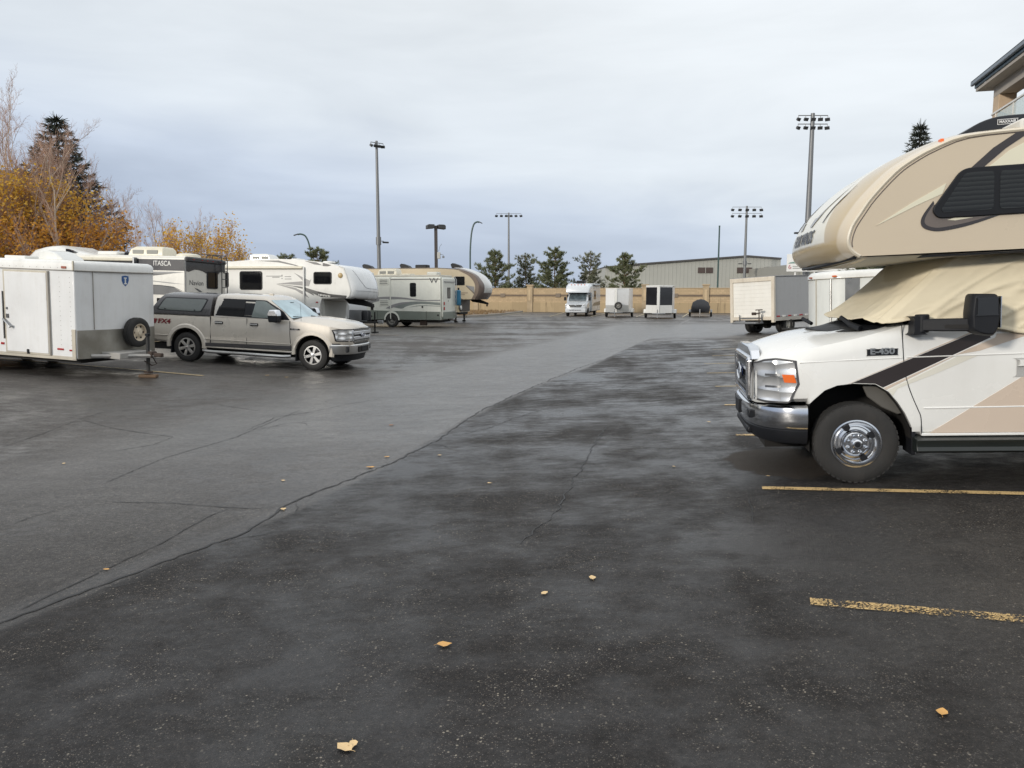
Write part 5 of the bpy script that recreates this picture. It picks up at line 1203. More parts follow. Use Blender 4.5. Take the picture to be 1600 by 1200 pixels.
    MB().box(-5.02, -.95, .48, -4.84, .95, .68).build('rear_bumper', DULLCH, tk, bevel=.03)
    MB().tube([(-.33, -.93, 1.29), (-.36, -.93, 1.75)], .004, 4).build('aerial', PLASTIC, tk)
    MB().box(-1.75, -.03, 1.90, -1.62, .03, 1.955).build('roof_aerial', GOLD, tk, bevel=.015)
    # canopy on the bed
    TOP = M('charcoal canopy gelcoat', (.045, .043, .046), .25, coat=.7, var=.05)
    tr = [[(x, y, z) for x, y in ((-2.985 - a * .2, -hw), (-2.985 - a * .1, hw * -.85), (-2.985 - a * .1, hw * .85), (-2.985 - a * .2, hw), (xr + .06, hw), (xr, hw * .9), (xr, -hw * .9), (xr + .06, -hw))] for z, xr, hw, a in ((1.268, -4.90, .955, 0), (1.33, -4.88, .96, 0), (1.50, -4.77, .91, .0), (1.70, -4.63, .83, .05), (1.80, -4.54, .75, .15), (1.865, -4.36, .60, .5))]
    MB().loft(tr).build('canopy', TOP, tk, bevel=.02)
    ty = lambda x, z: lerp_table(z, ((1.33, .96), (1.50, .91), (1.70, .83), (1.80, .75)))
    for sg in (1, -1):
        strip_panel(rpoly([(-4.63, 1.375), (-4.43, 1.735), (-3.10, 1.745), (-3.24, 1.375)], .06), ty, sg, .006, 24).build('canopy_window_frame', PLASTIC, tk)
        strip_panel(rpoly([(-4.57, 1.395), (-4.40, 1.715), (-3.14, 1.722), (-3.27, 1.395)], .05), ty, sg, .012, 24).build('canopy_window', M('grey canopy glass', (.11, .125, .12), .06, var=.1, spec=.7, rvar=.01), tk)
        for x in (-4.36, -3.46): MB().box(x - .02, sg * ty(x, 1.42), 1.405, x + .02, sg * (ty(x, 1.42) + .02), 1.435).build('window_latch', PLASTIC, tk, bevel=.004)
    MB().box(-4.80, -.6, 1.40, -4.86, .6, 1.68).build('rear_canopy_window', GLASSD, tk)
pickup()

# ------------------------------------------------------------------ white enclosed cargo trailer at the left
def cargo_trailer():
    a = R(-16); l = Vector((-math.sin(a), math.cos(a))); o = Vector((-9.52, 16.47)) + l * 1.175
    mat4 = pose(o.x, o.y, -16, -2.4, -3.4, .9)
    tr = thing('cargo_trailer', 'white enclosed cargo trailer with a spare wheel on its nose', 'trailer', mat4)
    pl = [(-6.2, -1.175), (-.03, -1.175), (.0, -1.145), (.16, -.40), (.16, .40), (.0, 1.145), (-.03, 1.175), (-6.2, 1.175)]
    MB().prism(pl, .46, 2.38, 'z').build('body', ALU, tr, bevel=.012)
    rp = [(-6.22, -1.185), (-.02, -1.185), (.02, -1.14), (.19, -.40), (.19, .40), (.02, 1.14), (-.02, 1.185), (-6.22, 1.185)]
    rp2 = [(x * 1 - (.10 if x > -1 else -.05), y * .94) for x, y in rp]
    MB().loft([[(x, y, 2.375) for x, y in rp], [(x, y, 2.50) for x, y in rp], [(x - (.03 if x > -1 else 0), y * .98, 2.555) for x, y in rp], [(x, y, 2.59) for x, y in rp2]]).build('roof', M('white roof skin', (.76, .76, .73), .4, coat=.2, dirt=.5, dirtcol=(.4, .34, .25)), tr)
    MB().tube([(x, y, 2.372) for x, y in rp], .012, 6, False).build('roof_trim', M('grey trim bead', (.28, .26, .23), .5, var=.2), tr)
    MB().box(-.035, -1.20, 2.376, .0, -1.17, 2.58).build('roof_joint', TRIM, tr, bevel=.004)
    # stone guard of diamond plate
    dm, n, b = new_mat('diamond plate'); tcx = node(n, 'ShaderNodeTexCoord'); mp = node(n, 'ShaderNodeMapping', {0: tcx.outputs['Object'], 3: (30, 30, 30)})
    wv = node(n, 'ShaderNodeTexWave', {'Vector': mp.outputs[0], 'Scale': .6, 'Distortion': 2.}, bands_direction='Z'); nn = node(n, 'ShaderNodeTexNoise', {'Vector': tcx.outputs['Object'], 'Scale': 2., 'Detail': 6.})
    n.links.new(mixc(n, mrange(n, nn.outputs['Fac'], .35, .65), (.40, .385, .345, 1), (.26, .245, .21, 1)), b.inputs['Base Color']); b.inputs['Metallic'].default_value = .7; b.inputs['Roughness'].default_value = .42
    bp = node(n, 'ShaderNodeBump', {'Height': wv.outputs['Fac'], 'Strength': .35, 'Distance': .006}); n.links.new(bp.outputs[0], b.inputs['Normal'])
    gd = [(-.10, -1.182), (.004, -1.152), (.166, -.405), (.166, .405), (.004, 1.152), (-.10, 1.182)]
    vs = [(x, y, z) for z in (.45, 1.08) for x, y in gd]; MB().add(vs, [(i, i + 1, i + 7, i + 6) for i in range(5)]).build('stone_guard', dm, tr, smooth=0)
    MB().box(-.12, -1.192, .44, -.02, -1.172, 1.10).build('corner_trim', TRIM, tr, bevel=.006)
    MB().box(-6.2, -1.185, .42, -.02, -1.165, .50).build('side_rail', TRIM, tr, bevel=.006)
    MB().box(-6.2, 1.165, .42, -.02, 1.185, .50).build('side_rail', TRIM, tr, bevel=.006)
    # side door
    fr = MB().box(-1.97, -1.198, .49, -.69, -1.17, 2.345).build('door_frame', TRIM, tr, bevel=.006)
    MB().box(-1.92, -1.206, .53, -.755, -1.18, 2.30).build('door', ALU, tr, bevel=.006)
    MB().box(-.72, -1.215, .50, -.69, -1.19, 2.34).build('hinge_strip', M('grey trim bead', (.28, .26, .23), .5, var=.2), tr)
    MB().tube([(-1.99, -1.22, 1.24), (-1.93, -1.24, 1.22), (-1.74, -1.27, 1.07), (-1.72, -1.23, 1.10)], .022, 8).build('lock_bar', STEEL, tr)
    MB().box(-1.90, -1.225, 1.27, -1.83, -1.20, 1.36).build('latch', M('dark grey latch', (.12, .12, .12), .4, metal=.5), tr, bevel=.006)
    MB().box(-1.89, -1.222, 1.46, -1.855, -1.20, 1.51).build('lock_hole', M('dark grey latch', (.12, .12, .12), .4, metal=.5), tr)
    MB().box(-1.335, -1.235, .50, -1.30, -1.20, .60).build('door_holder', PLASTIC, tr)
    MB().box(-1.995, -1.22, .8, -1.975, -1.19, 1.86).build('hinge_strip', M('dark grey latch', (.12, .12, .12), .4, metal=.5), tr)
    MB().box(-.53, -1.19, .63, -.36, -1.17, .67).build('reflector', REDR, tr, bevel=.004)
    MB().box(-.20, -1.19, .62, -.13, -1.17, .655).build('reflector', REDR, tr, bevel=.004)
    MB().box(-2.12, -1.19, .66, -2.03, -1.17, .71).build('reflector', REDR, tr, bevel=.004)
    MB().prism(rrect(-.33, 2.41, -.20, 2.46, .015), -1.20, -1.175).build('marker_lamp', M('faded marker red', (.33, .09, .05), .4), tr)
    rv_ = MB()
    for x in (-.14, -.42):
        for k in range(15): rv_.lathe([(.010, 0), (.007, .004), (.001, .005)], (x, -1.174, .75 + k * .105), 'y', 8, -1)
    for k in range(22): rv_.lathe([(.009, 0), (.001, .004)], (-.25 - k * .19, -1.186, 2.425), 'y', 8, -1)
    o = rv_.build('rivets', M('grey rivet heads', (.35, .34, .32), .5, metal=.4), tr); o['kind'] = 'stuff'
    MB().box(.085, -.785, 1.09, .105, -.777, 2.37).build('panel_seam', M('grey trim bead', (.28, .26, .23), .5, var=.2), tr)
    # shield decal
    shp = [(.10, 2.285), (.0, 2.30), (-.10, 2.285), (-.105, 2.19), (-.07, 2.11), (0, 2.055), (.07, 2.11), (.105, 2.19)]
    shd = MB().prism([(.08 + y, z) for y, z in shp], .158, .167, 'x').build('shield_badge', BLUES, tr)
    MB().box(.166, .06, 2.11, .1685, .10, 2.25).box(.166, .035, 2.23, .1688, .125, 2.255).box(.166, .035, 2.10, .1688, .125, 2.125).build('letter_i', WHITE, shd)
    # spare wheel, tongue, jack
    wheel(tr, .29, .26, .345, .20, 1, 'rustwhite', z=.99, ax='x')
    MB().tube([(.15, .26, .99), (.26, .26, .99)], .05, 8).build('spare_bracket', STEEL, tr)
    MB().tube([(.05, -.85, .50), (1.0, 0, .50)], .05, 6).build('tongue_beam', M('grey painted tongue', (.33, .32, .30), .5, dirt=.4), tr)
    MB().tube([(.05, .85, .50), (1.0, 0, .50)], .05, 6).build('tongue_beam', M('grey painted tongue', (.33, .32, .30), .5, dirt=.4), tr)
    MB().box(-.02, -.62, .44, .62, .30, .58).build('tongue_box', M('grey painted tongue', (.33, .32, .30), .5, dirt=.4), tr, bevel=.01)
    MB().box(.88, -.09, .46, 1.0, .09, .60).box(.99, -.05, .48, 1.22, .05, .57).build('coupler', RUST, tr, bevel=.02)
    MB().tube([(.82, 0, .12), (.82, 0, .95)], .042, 10).build('jack_tube', M('black jack paint', (.03, .03, .03), .5, dirt=.5), tr)
    MB().tube([(.82, 0, .95), (.82, 0, 1.0)], .06, 10).tube([(.82, 0, .97), (.90, -.12, .97), (.90, -.12, .92)], .014, 6).build('jack_head', PLASTIC, tr)
    MB().tube([(.82, 0, .09), (.82, 0, .13)], .10, 10).build('jack_foot', RUST, tr)
    MB().tube([(.9, .05, .47), (.95, .12, .30), (.88, .05, .26), (.8, -.1, .38)], .014, 6).build('safety_chain', RUST, tr)
    for sg in (1, -1):
        for x in (-3.0, -3.85): wheel(tr, x, sg * 1.0, .345, .2, sg, 'white')
        MB().prism([(-2.55, .48), (-2.62, .76), (-4.22, .76), (-4.30, .48)], sg * 1.17, sg * 1.36).build('mudguard', TRIM, tr, bevel=.02)
    MB().box(-6.1, -1.0, .34, -.1, 1.0, .47).build('chassis', DARK, tr)
    MB().prism([(-1.45, 2.585), (-1.40, 2.80), (-1.20, 2.80), (-1.0, 2.76), (-.80, 2.66), (-.72, 2.585)], -.75, -.15).build('roof_vent', WHITE, tr, bevel=.03)
    MB().box(-2.3, -.85, 2.58, -1.7, -.25, 2.66).build('roof_hatch', WHITE, tr, bevel=.02)
    wb = mat4 @ Vector((.82, 0, 0)); 
    bl = MB().box(-.19, -.11, -.01, .19, .11, .055).build('wood_block', WOOD, None, bevel=.008); bl.matrix_world = mat4 @ Matrix.Translation((.82, 0, .0)) @ Matrix.Rotation(R(25), 4, 'Z')
    tag(bl, 'weathered wooden block under the cargo trailer jack', 'wood block')
cargo_trailer()

# ------------------------------------------------------------------ black and white van-based motorhome, tail to the aisle
def rounded_box(x0, x1, hw, z0, z1, r=.12, n=5):
    """long coach body: cross-section with rounded top edges, lofted along x"""
    sec = [(-hw, z0), (hw, z0)] + [(hw - r + r * math.cos(R(a)), z1 - r + r * math.sin(R(a))) for a in range(0, 91, 90 // n)] + [(-hw + r - r * math.sin(R(a)), z1 - r + r * math.cos(R(a))) for a in range(0, 91, 90 // n)]
    return MB().loft([[(x, y, z) for y, z in sec] for x in (x0, x1)])
def ac_unit(par, x, y, z, L=1.0, W=.7, H=.30, mat=None, sgn=1):
    a = MB().loft([[(x - L / 2, y - W / 2, z), (x + L / 2, y - W / 2, z), (x + L / 2, y + W / 2, z), (x - L / 2, y + W / 2, z)], [(x - L / 2 + .02, y - W / 2 + .02, z + H * .7), (x + L / 2 - .12, y - W / 2 + .02, z + H * .7), (x + L / 2 - .12, y + W / 2 - .02, z + H * .7), (x - L / 2 + .02, y + W / 2 - .02, z + H * .7)], [(x - L / 2 + .1, y - W / 2 + .1, z + H), (x + L / 2 - .3, y - W / 2 + .1, z + H), (x + L / 2 - .3, y + W / 2 - .1, z + H), (x - L / 2 + .1, y + W / 2 - .1, z + H)]]).build('air_conditioner', mat or CREAM, par, bevel=.03)
    for s in (-1, 1):
        for k in (-1, 1): MB().box(x + k * L * .2 - L * .15, y + s * (W / 2 - .012), z + H * .22, x + k * L * .2 + L * .15, y + s * (W / 2 + .006), z + H * .62).build('intake_grille', M('grey intake slats', (.25, .25, .23), .6, var=.1), a)
    return a
def itasca():
    mat4 = pose(-11.01, 27.18, 165, 5.8, 1.9, .9)
    m = thing('van_motorhome', 'black and white motorhome with a ladder on its dark rear wall', 'motorhome', mat4)
    CL = M('off white coach paint', (.66, .64, .58), .3, coat=.4, var=.03, dirt=.2)
    rounded_box(0, 5.2, 1.12, .45, 2.96, .10).build('body', CL, m, bevel=.01)
    cap = []
    for x, zt, hw, zb in ((5.2, 3.16, 1.12, 2.0), (5.5, 3.28, 1.12, 2.0), (6.0, 3.26, 1.10, 2.02), (6.5, 3.16, 1.04, 2.1), (6.95, 2.92, .9, 2.2), (7.15, 2.65, .7, 2.35)):
        cap.append([(x, y, z) for y, z in ((-hw, zb), (hw, zb), (hw, zt - .25), (hw * .9, zt - .08), (hw * .6, zt), (-hw * .6, zt), (-hw * .9, zt - .08), (-hw, zt - .25))])
    MB().loft([[(4.0, y, z) for y, z in ((-1.1, 2.9), (1.1, 2.9), (1.1, 2.94), (1.0, 2.96), (.7, 2.97), (-.7, 2.97), (-1.0, 2.96), (-1.1, 2.94))]] + cap).build('front_cap', WHITE, m, smooth=50)
    for sg in (1, -1):
        MB().prism([(4.95, 3.01), (4.55, 3.02), (4.75, 3.10), (4.95, 3.14)], sg * 1.0, sg * 1.13).build('skylight', GLASSD, m)
        y = sg * 1.12
        decal('black_band', [(1.98, 2.83), (-.0, 2.84), (-.0, 2.455), (5.2, 2.455), (5.2, 2.83)], y, BLACKG, m, t=.005)
        decal('grey_swoop', [(.0, 2.40), (.5, 2.42), (1.3, 2.405), (2.4, 2.36), (2.4, 2.30), (1.2, 2.35), (.4, 2.37)], y, SILVERG, m)
        decal('dark_swoop', [(.45, 2.36), (1.3, 2.345), (2.6, 2.30), (2.6, 2.24), (1.25, 2.27)], y, MIDG, m)
        decal('dark_lower_swoop', [(.05, 1.73), (.45, 1.88), (1.0, 1.93), (3.0, 1.93), (3.0, 1.62), (.4, 1.62)], y, MIDG, m, t=.005)
        decal('black_edge', [(.0, 1.74), (.45, 1.91), (1.0, 1.955), (3.0, 1.955), (3.0, 1.93), (1.0, 1.93), (.45, 1.88)], y, BLACKG, m, t=.006)
        decal('silver_line', [(.0, 2.0), (.6, 2.05), (1.6, 2.12), (1.6, 2.09), (.6, 2.02)], y, SILVERG, m)
        text('ITASCA', .235, WHITE, m, (.90, sg * 1.126, 2.69), (-sg, 0, 0), (0, 0, 1), sx=.92, bold=.002)
        window(m, 2.6, 1.55, 4.2, 2.3, sg * 1.121, .08)
        for x in (1.9, 5.8): wheel(m, x, sg * .93, .36, .22, sg, 'white')
    MB().box(1.93, 1.10, 2.74, 4.75, 1.24, 2.86).build('awning', CREAM, m, bevel=.03)
    MB().box(1.93, 1.10, 2.66, 2.0, 1.26, 2.88).build('awning_end', STEEL, m, bevel=.01)
    # rear wall graphics
    rb = MB()
    arc = [(-.05, -1.0 * 1.1, 2.5)]
    prof = [(1.08, 2.90), (1.08, 2.46), (.90, 2.44), (.62, 2.52), (.42, 2.53), (.15, 2.49), (.0, 2.43), (-.35, 2.42), (-.72, 2.43), (-.80, 2.52), (-.95, 2.53), (-1.08, 2.46), (-1.08, 2.90), (-.98, 2.955), (.98, 2.955)]
    MB().prism(prof, -.012, .02, 'x').build('black_rear_upper', BLACKG, m, bevel=.004)
    MB().box(-.09, -1.06, 2.78, .0, 1.06, 2.93).build('rear_brow', M('smoked brow plastic', (.03, .028, .03), .35), m, bevel=.03)
    for y in (-.75, -.3, 0, .3, .75): MB().box(-.10, y - .03, 2.85, -.088, y + .03, 2.88).build('clearance_lamp', REDR, m)
    window(m, -.66, 1.89, -.05, 2.50, -.012, .07, 'x')
    text('Navion', .24, M('dark grey print', (.06, .06, .065), .4), m, (-.004, .50, 2.06), (0, -1, 0), (0, 0, 1), sx=1.1)
    MB().prism([(.62, 1.90), (.42, 1.86), (.22, 1.78), (.05, 1.62), (.3, 1.62), (.35, 1.75)], -.006, .01, 'x').build('rear_swoosh', MIDG, m)
    MB().box(-.02, 1.06, .5, .06, 1.10, 2.9).build('corner_post', SILVERG, m)
    LB = M('black powder coat', (.02, .02, .022), .4)
    rails = []
    for y in (-.70, -1.02):
        MB().tube([(-.16, y, .9), (-.16, y, 2.95), (-.10, y, 3.10), (.15, y, 3.12), (.45, y, 3.10), (.5, y, 2.97)], .018, 6).build('ladder_rail', LB, m)
    for k in range(7): MB().tube([(-.16, -.70, 1.05 + .3 * k), (-.16, -1.02, 1.05 + .3 * k)], .015, 6).build('ladder_rung', LB, m)
    for z in (1.3, 2.5): MB().tube([(-.16, -.70, z), (-.16, -.50, z), (.0, -.50, z)], .012, 6).build('ladder_bracket', LB, m)
    MB().tube([(-.16, -1.0, 3.0), (-.1, -.1, 3.09), (.4, .2, 3.1), (.45, .2, 2.97)], .012, 6).build('roof_rail', LB, m)
    ac_unit(m, 2.1, .15, 2.97, 1.5, .75, .34)
    MB().lathe([(.42, 0), (.40, .08), (.30, .13), (.001, .15)], (.55, .2, 2.96), 'z', 24).build('antenna_dome', CREAM, m)
    MB().box(2.85, -.4, 2.96, 3.3, .2, 3.12).build('roof_hatch', GLASSD, m, bevel=.04)
    MB().box(3.4, -.4, 2.96, 4.3, .4, 3.13).build('vent_cover', WHITE, m, bevel=.06)
    # cab nose
    nose = [[(x, y, z) for y, z in ((-.95 * w_, .45), (.95 * w_, .45), (.97 * w_, 1.0), (.9 * w_, zt), (-.9 * w_, zt), (-.97 * w_, 1.0))] for x, w_, zt in ((5.2, 1, 2.1), (6.3, 1, 2.0), (6.75, 1, 1.55), (7.3, .98, 1.35), (7.6, .9, 1.1), (7.7, .8, .9))]
    MB().loft(nose).build('cab', CL, m, bevel=.03)
    MB().box(.3, -.9, .3, 7.0, .9, .46).build('chassis', DARK, m)
itasca()

# ------------------------------------------------------------------ fifth wheel trailers
def fifth_wheel(mat4, label, side_pts, cap_pts, tail, hw, bodymat, capmat, front_floor, box_x):
    t = thing('fifth_wheel_trailer', label, 'trailer', mat4, 'fifth wheel trailers in the row')
    body = side_pts + [(box_x + .02, front_floor[1]), (box_x - .13, 1.0), (box_x - .05, .72), (tail, .72)]
    MB().prism(body, -hw, hw).build('body', bodymat, t, bevel=.03)
    # cap: side outline at the flanks, bulging forward on the centre line
    rings = []; A, B = cap_pts
    for k in range(25):
        u = -1 + 2 * k / 24; y = hw * math.sin(u * math.pi / 2); b = (1 - (abs(y) / hw) ** 2.4) ** .6
        rings.append([(x, y, z) for x, z in smooth_line([(a[0] + (c[0] - a[0]) * b, a[1] + (c[1] - a[1]) * b) for a, c in zip(A, B)], 3)])
    MB().loft(rings, False, False).build('front_cap', capmat, t, smooth=60)
    for sg in (1, -1):
        for x in (tail + 2.6, tail + 3.5): wheel(t, x, sg * (hw - .16), .375, .22, sg, 'white')
        MB().tube([(box_x - .4, sg * .9, .72), (box_x - .4, sg * .9, .1)], .05, 8).build('landing_leg', DARK, t)
        MB().box(box_x - .5, sg * .9 - .11, 0, box_x - .3, sg * .9 + .11, .1).build('leg_foot', DARK, t)
    MB().box(tail + .1, -.9, .55, box_x - .1, .9, .74).build('chassis', DARK, t)
    return t
matA = pose(-7.78, 33.18, -15, -4.9, -5.8, .9)
CAPW = M('bluish white cap gelcoat', (.70, .715, .715), .25, coat=.5, var=.03)
fa = fifth_wheel(matA, 'white fifth wheel with grey swoosh graphics behind the gold pickup',
    [(-8.6, 3.0), (-4.46, 3.15), (-3.17, 3.24), (-2.1, 3.27), (-.87, 3.225), (.35, 3.09), (1.07, 2.90), (1.20, 2.6), (1.305, 2.226), (1.377, 1.93), (1.34, 1.75), (1.24, 1.64), (0.0, 1.61)],
    ([(.85, 2.97), (1.08, 2.90), (1.18, 2.60), (1.31, 2.226), (1.385, 1.93), (1.34, 1.73), (1.22, 1.62)], [(.85, 3.03), (1.20, 2.975), (1.52, 2.78), (1.73, 2.36), (1.81, 1.96), (1.72, 1.66), (1.52, 1.60)]), -8.6, 1.22, WHITE, CAPW, (0, 1.61), .02)
for sg in (1, -1):
    y = sg * 1.222
    window(fa, -3.90, 1.94, -2.78, 2.745, y, .10); window(fa, -.335, 2.20, .515, 2.72, y, .09); window(fa, -4.75, 2.05, -4.45, 2.70, y, .06)
    decal('grey_spear', [(-2.12, 2.21), (-1.4, 2.285), (-.86, 2.32), (-.56, 2.32), (-.56, 2.12), (-.83, 2.14), (-1.5, 2.19)], y, SILVERG, fa)
    decal('dark_band', [(-2.12, 2.205), (-.83, 2.09), (-.19, 1.915), (.4, 1.80), (1.20, 1.735), (1.19, 1.635), (.35, 1.65), (.02, 1.665), (-.40, 1.83), (-.83, 2.0), (-1.3, 2.10)], y, MIDG, fa)
    decal('black_banner', [(-.19, 1.905), (.4, 1.795), (1.20, 1.73), (1.19, 1.64), (.35, 1.655), (.03, 1.67)], y, BLACKG, fa, t=.006)
    decal('lower_spear', [(-2.12, 2.195), (-1.2, 1.95), (-.55, 1.62), (-.75, 1.86), (-1.2, 2.05)], y, SILVERG, fa)
    decal('upper_bird', [(-1.25, 2.68), (-.9, 2.52), (-.5, 2.35), (-.45, 2.42), (-.55, 2.12), (-.8, 2.3), (-.95, 2.45)], y, SILVERG, fa, t=.006)
    decal('thin_dart', [(-.75, 1.98), (-.35, 1.80), (-.30, 1.72), (-.7, 1.9)], y, MIDG, fa)
    decal('roof_dart', [(-3.0, 3.19), (-2.0, 3.12), (-1.0, 2.94), (-.75, 2.87), (-1.2, 3.02), (-2.0, 3.20)], y, MIDG, fa)
    decal('roof_dart', [(-.75, 3.18), (-.2, 3.12), (.1, 2.99), (-.3, 3.03)], y, MIDG, fa, t=.005)
    decal('roof_dart', [(.1, 3.10), (.5, 3.0), (.35, 2.95), (.1, 2.96)], y, BLACKG, fa, t=.005)
    for k in range(9):
        x = -.10 + k * .065; decal('banner_stroke', [(x, 1.80 - k * .008), (x + .035, 1.81 - k * .008), (x + .02 + .03 * (k % 2), 1.72 - k * .006), (x - .01, 1.72 - k * .006)], y, WHITE, fa, t=.009)
    for k, (x0, x1, z) in enumerate(((-2.6, -1.8, 2.52), (-1.86, -1.80, 2.56), (-1.86, -1.80, 2.42), (-1.7, -1.4, 2.50), (-1.7, -1.38, 2.40), (-2.3, -1.95, 2.47))): decal('faded_lettering', [(x0, z), (x1, z), (x1, z + .035), (x0, z + .03)], y, SILVERG, fa, t=.003)
    MB().box(-4.9, sg * 1.22, 2.84, -.80, sg * 1.34, 2.95).build('awning', CREAM, fa, bevel=.03)
    MB().box(-.80, sg * 1.24, 1.35, -.74, sg * 1.30, 2.92).build('awning_arm', M('white arm', (.7, .7, .68), .4), fa, bevel=.01)
    MB().lathe([(.11, 0), (.10, .02), (.06, .035), (.001, .035)], (.915, sg * 1.225, 2.57), 'y', 20, sg).build('round_lamp', M('tan lens', (.42, .30, .13), .4), fa)
    MB().prism(rrect(-.62, 1.02, -.33, 1.42, .03), sg * 1.215, sg * 1.228).build('hatch', WHITE, fa, bevel=.006)
    MB().box(-.22, sg * 1.22, 1.42, -.13, sg * 1.24, 1.47).build('marker_lamp', REDR, fa)
    MB().tube([(x, sg * 1.225, z) for x, z in ((.86, 2.96), (1.06, 2.88), (1.19, 2.58), (1.31, 2.226), (1.385, 1.93), (1.33, 1.72), (1.2, 1.63))], .025, 6).build('cap_trim', WHITE, fa)
# front face of the lower compartment, moulded tray
MB().prism(rpoly([(-1.05, 1.56), (1.05, 1.56), (.95, .78), (-.95, .78)], .10), -.14, .045, 'x').build('front_bulkhead', M('grey white bulkhead', (.45, .45, .42), .5, var=.08), fa, bevel=.03)
def cap_a(y, z):
    A = [(.85, 2.97), (1.08, 2.90), (1.18, 2.60), (1.31, 2.226), (1.385, 1.93), (1.34, 1.73), (1.22, 1.62)]; B = [(.85, 3.03), (1.20, 2.975), (1.52, 2.78), (1.73, 2.36), (1.81, 1.96), (1.72, 1.66), (1.52, 1.60)]
    b = (1 - (abs(y) / 1.22) ** 2.4) ** .6
    pr = smooth_line([(p[0] + (q[0] - p[0]) * b, p[1] + (q[1] - p[1]) * b) for p, q in zip(A, B)], 6)
    return lerp_table(z, sorted((q[1], q[0]) for q in pr if q[1] > 1.9))
ln = [(-.95, 2.80), (-.80, 2.40), (-.62, 2.16), (-.45, 2.08), (0, 2.07), (.45, 2.08), (.62, 2.16), (.80, 2.40), (.95, 2.80)]
MB().tube([(cap_a(y, z) + .004, y, z) for y, z in smooth_line(ln, 5)], .010, 5).build('cap_panel_line', M('grey seam', (.35, .36, .37), .5), fa)
MB().tube([(cap_a(y, 1.97) + .006, y, 1.97 - .02) for y in [-1.1 + .11 * k for k in range(21)]], .008, 5).build('cap_panel_line', M('grey seam', (.35, .36, .37), .5), fa)
MB().loft([[(.55, -.16, 1.62), (.55, .16, 1.62), (.75, .16, 1.42), (.75, -.16, 1.42)], [(1.30, -.14, 1.62), (1.30, .14, 1.62), (1.35, .14, 1.35), (1.35, -.14, 1.35)], [(1.85, -.10, 1.42), (1.85, .10, 1.42), (1.85, .10, 1.27), (1.85, -.10, 1.27)]]).build('king_pin_box', DARK, fa, bevel=.02)
MB().tube([(1.78, 0, 1.30), (1.78, 0, 1.16)], .06, 10).build('king_pin', DARK, fa)
MB().box(1.30, -1.0, 1.60, 1.50, 1.0, 1.66).build('cap_lip', DARK, fa)
ac_unit(fa, -3.3, -.2, 3.25, 1.1, .75, .30, WHITE)
for x, w_ in ((-1.6, .32), (-.1, .28), (-5.2, .3)): MB().lathe([(w_, 0), (w_ * .9, .07), (.001, .10)], (x, -.3, lerp_table(x, ((-8.6, 3.0), (-3.17, 3.25), (-2.1, 3.28), (-.87, 3.23), (.35, 3.1)))), 'z', 20).build('roof_vent', WHITE, fa)
CG = M('dark grey print', (.06, .06, .065), .4)
# small travel trailer in the gap: grey nose with propane cover
tt = thing('travel_trailer', 'grey nosed travel trailer tucked behind the white fifth wheel', 'trailer', pose(-8.1, 38.6, -15, -2.6, -3.4, .9))
nz_ = [[(x, y, z) for y, z in ((-hw, z0), (hw, z0), (hw, z1 - .1), (hw - .12, z1), (-hw + .12, z1), (-hw, z1 - .1))] for x, hw, z0, z1 in ((-5.5, 1.15, .5, 2.55), (-.6, 1.15, .5, 2.55), (-.15, 1.13, .55, 2.35), (.15, 1.08, .62, 1.9), (.30, 1.0, .75, 1.4), (.30, .95, .8, 1.1))]
MB().loft(nz_).build('body', M('silver trailer skin', (.50, .51, .51), .35, metal=.2, var=.06), tt, bevel=.02)
MB().prism([(-1.0, .56), (.98, .56), (1.0, 1.15), (-1.0, 1.15)], .05, .32, 'x').build('stone_guard', M('dark grey guard', (.09, .095, .10), .5), tt, bevel=.02)
MB().lathe([(.17, 0), (.17, .42), (.12, .5), (.001, .52)], (.75, .15, .62), 'z', 20).build('propane_tank', PLASTIC, tt); MB().lathe([(.17, 0), (.17, .42), (.12, .5), (.001, .52)], (.75, -.2, .62), 'z', 20).build('propane_tank', PLASTIC, tt)
MB().tube([(.2, -.8, .52), (1.45, 0, .52)], .05, 6).build('tongue_beam', DARK, tt); MB().tube([(.2, .8, .52), (1.45, 0, .52)], .05, 6).build('tongue_beam', DARK, tt)
MB().tube([(1.2, 0, .05), (1.2, 0, 1.05)], .04, 8).build('jack', DARK, tt); MB().box(1.35, -.07, .46, 1.65, .07, .62).build('coupler', STEEL, tt, bevel=.02)
MB().box(1.06, -.14, 0, 1.34, .14, .06).build('jack_foot', DARK, tt)
for sg in (1, -1):
    for x in (-2.6, -3.4): wheel(tt, x, sg * 1.0, .34, .2, sg, 'white')
    window(tt, -2.3, 1.5, -1.2, 2.1, sg * 1.151, .06)
MB().box(-5.3, -.9, .36, -.1, .9, .52).build('chassis', DARK, tt)

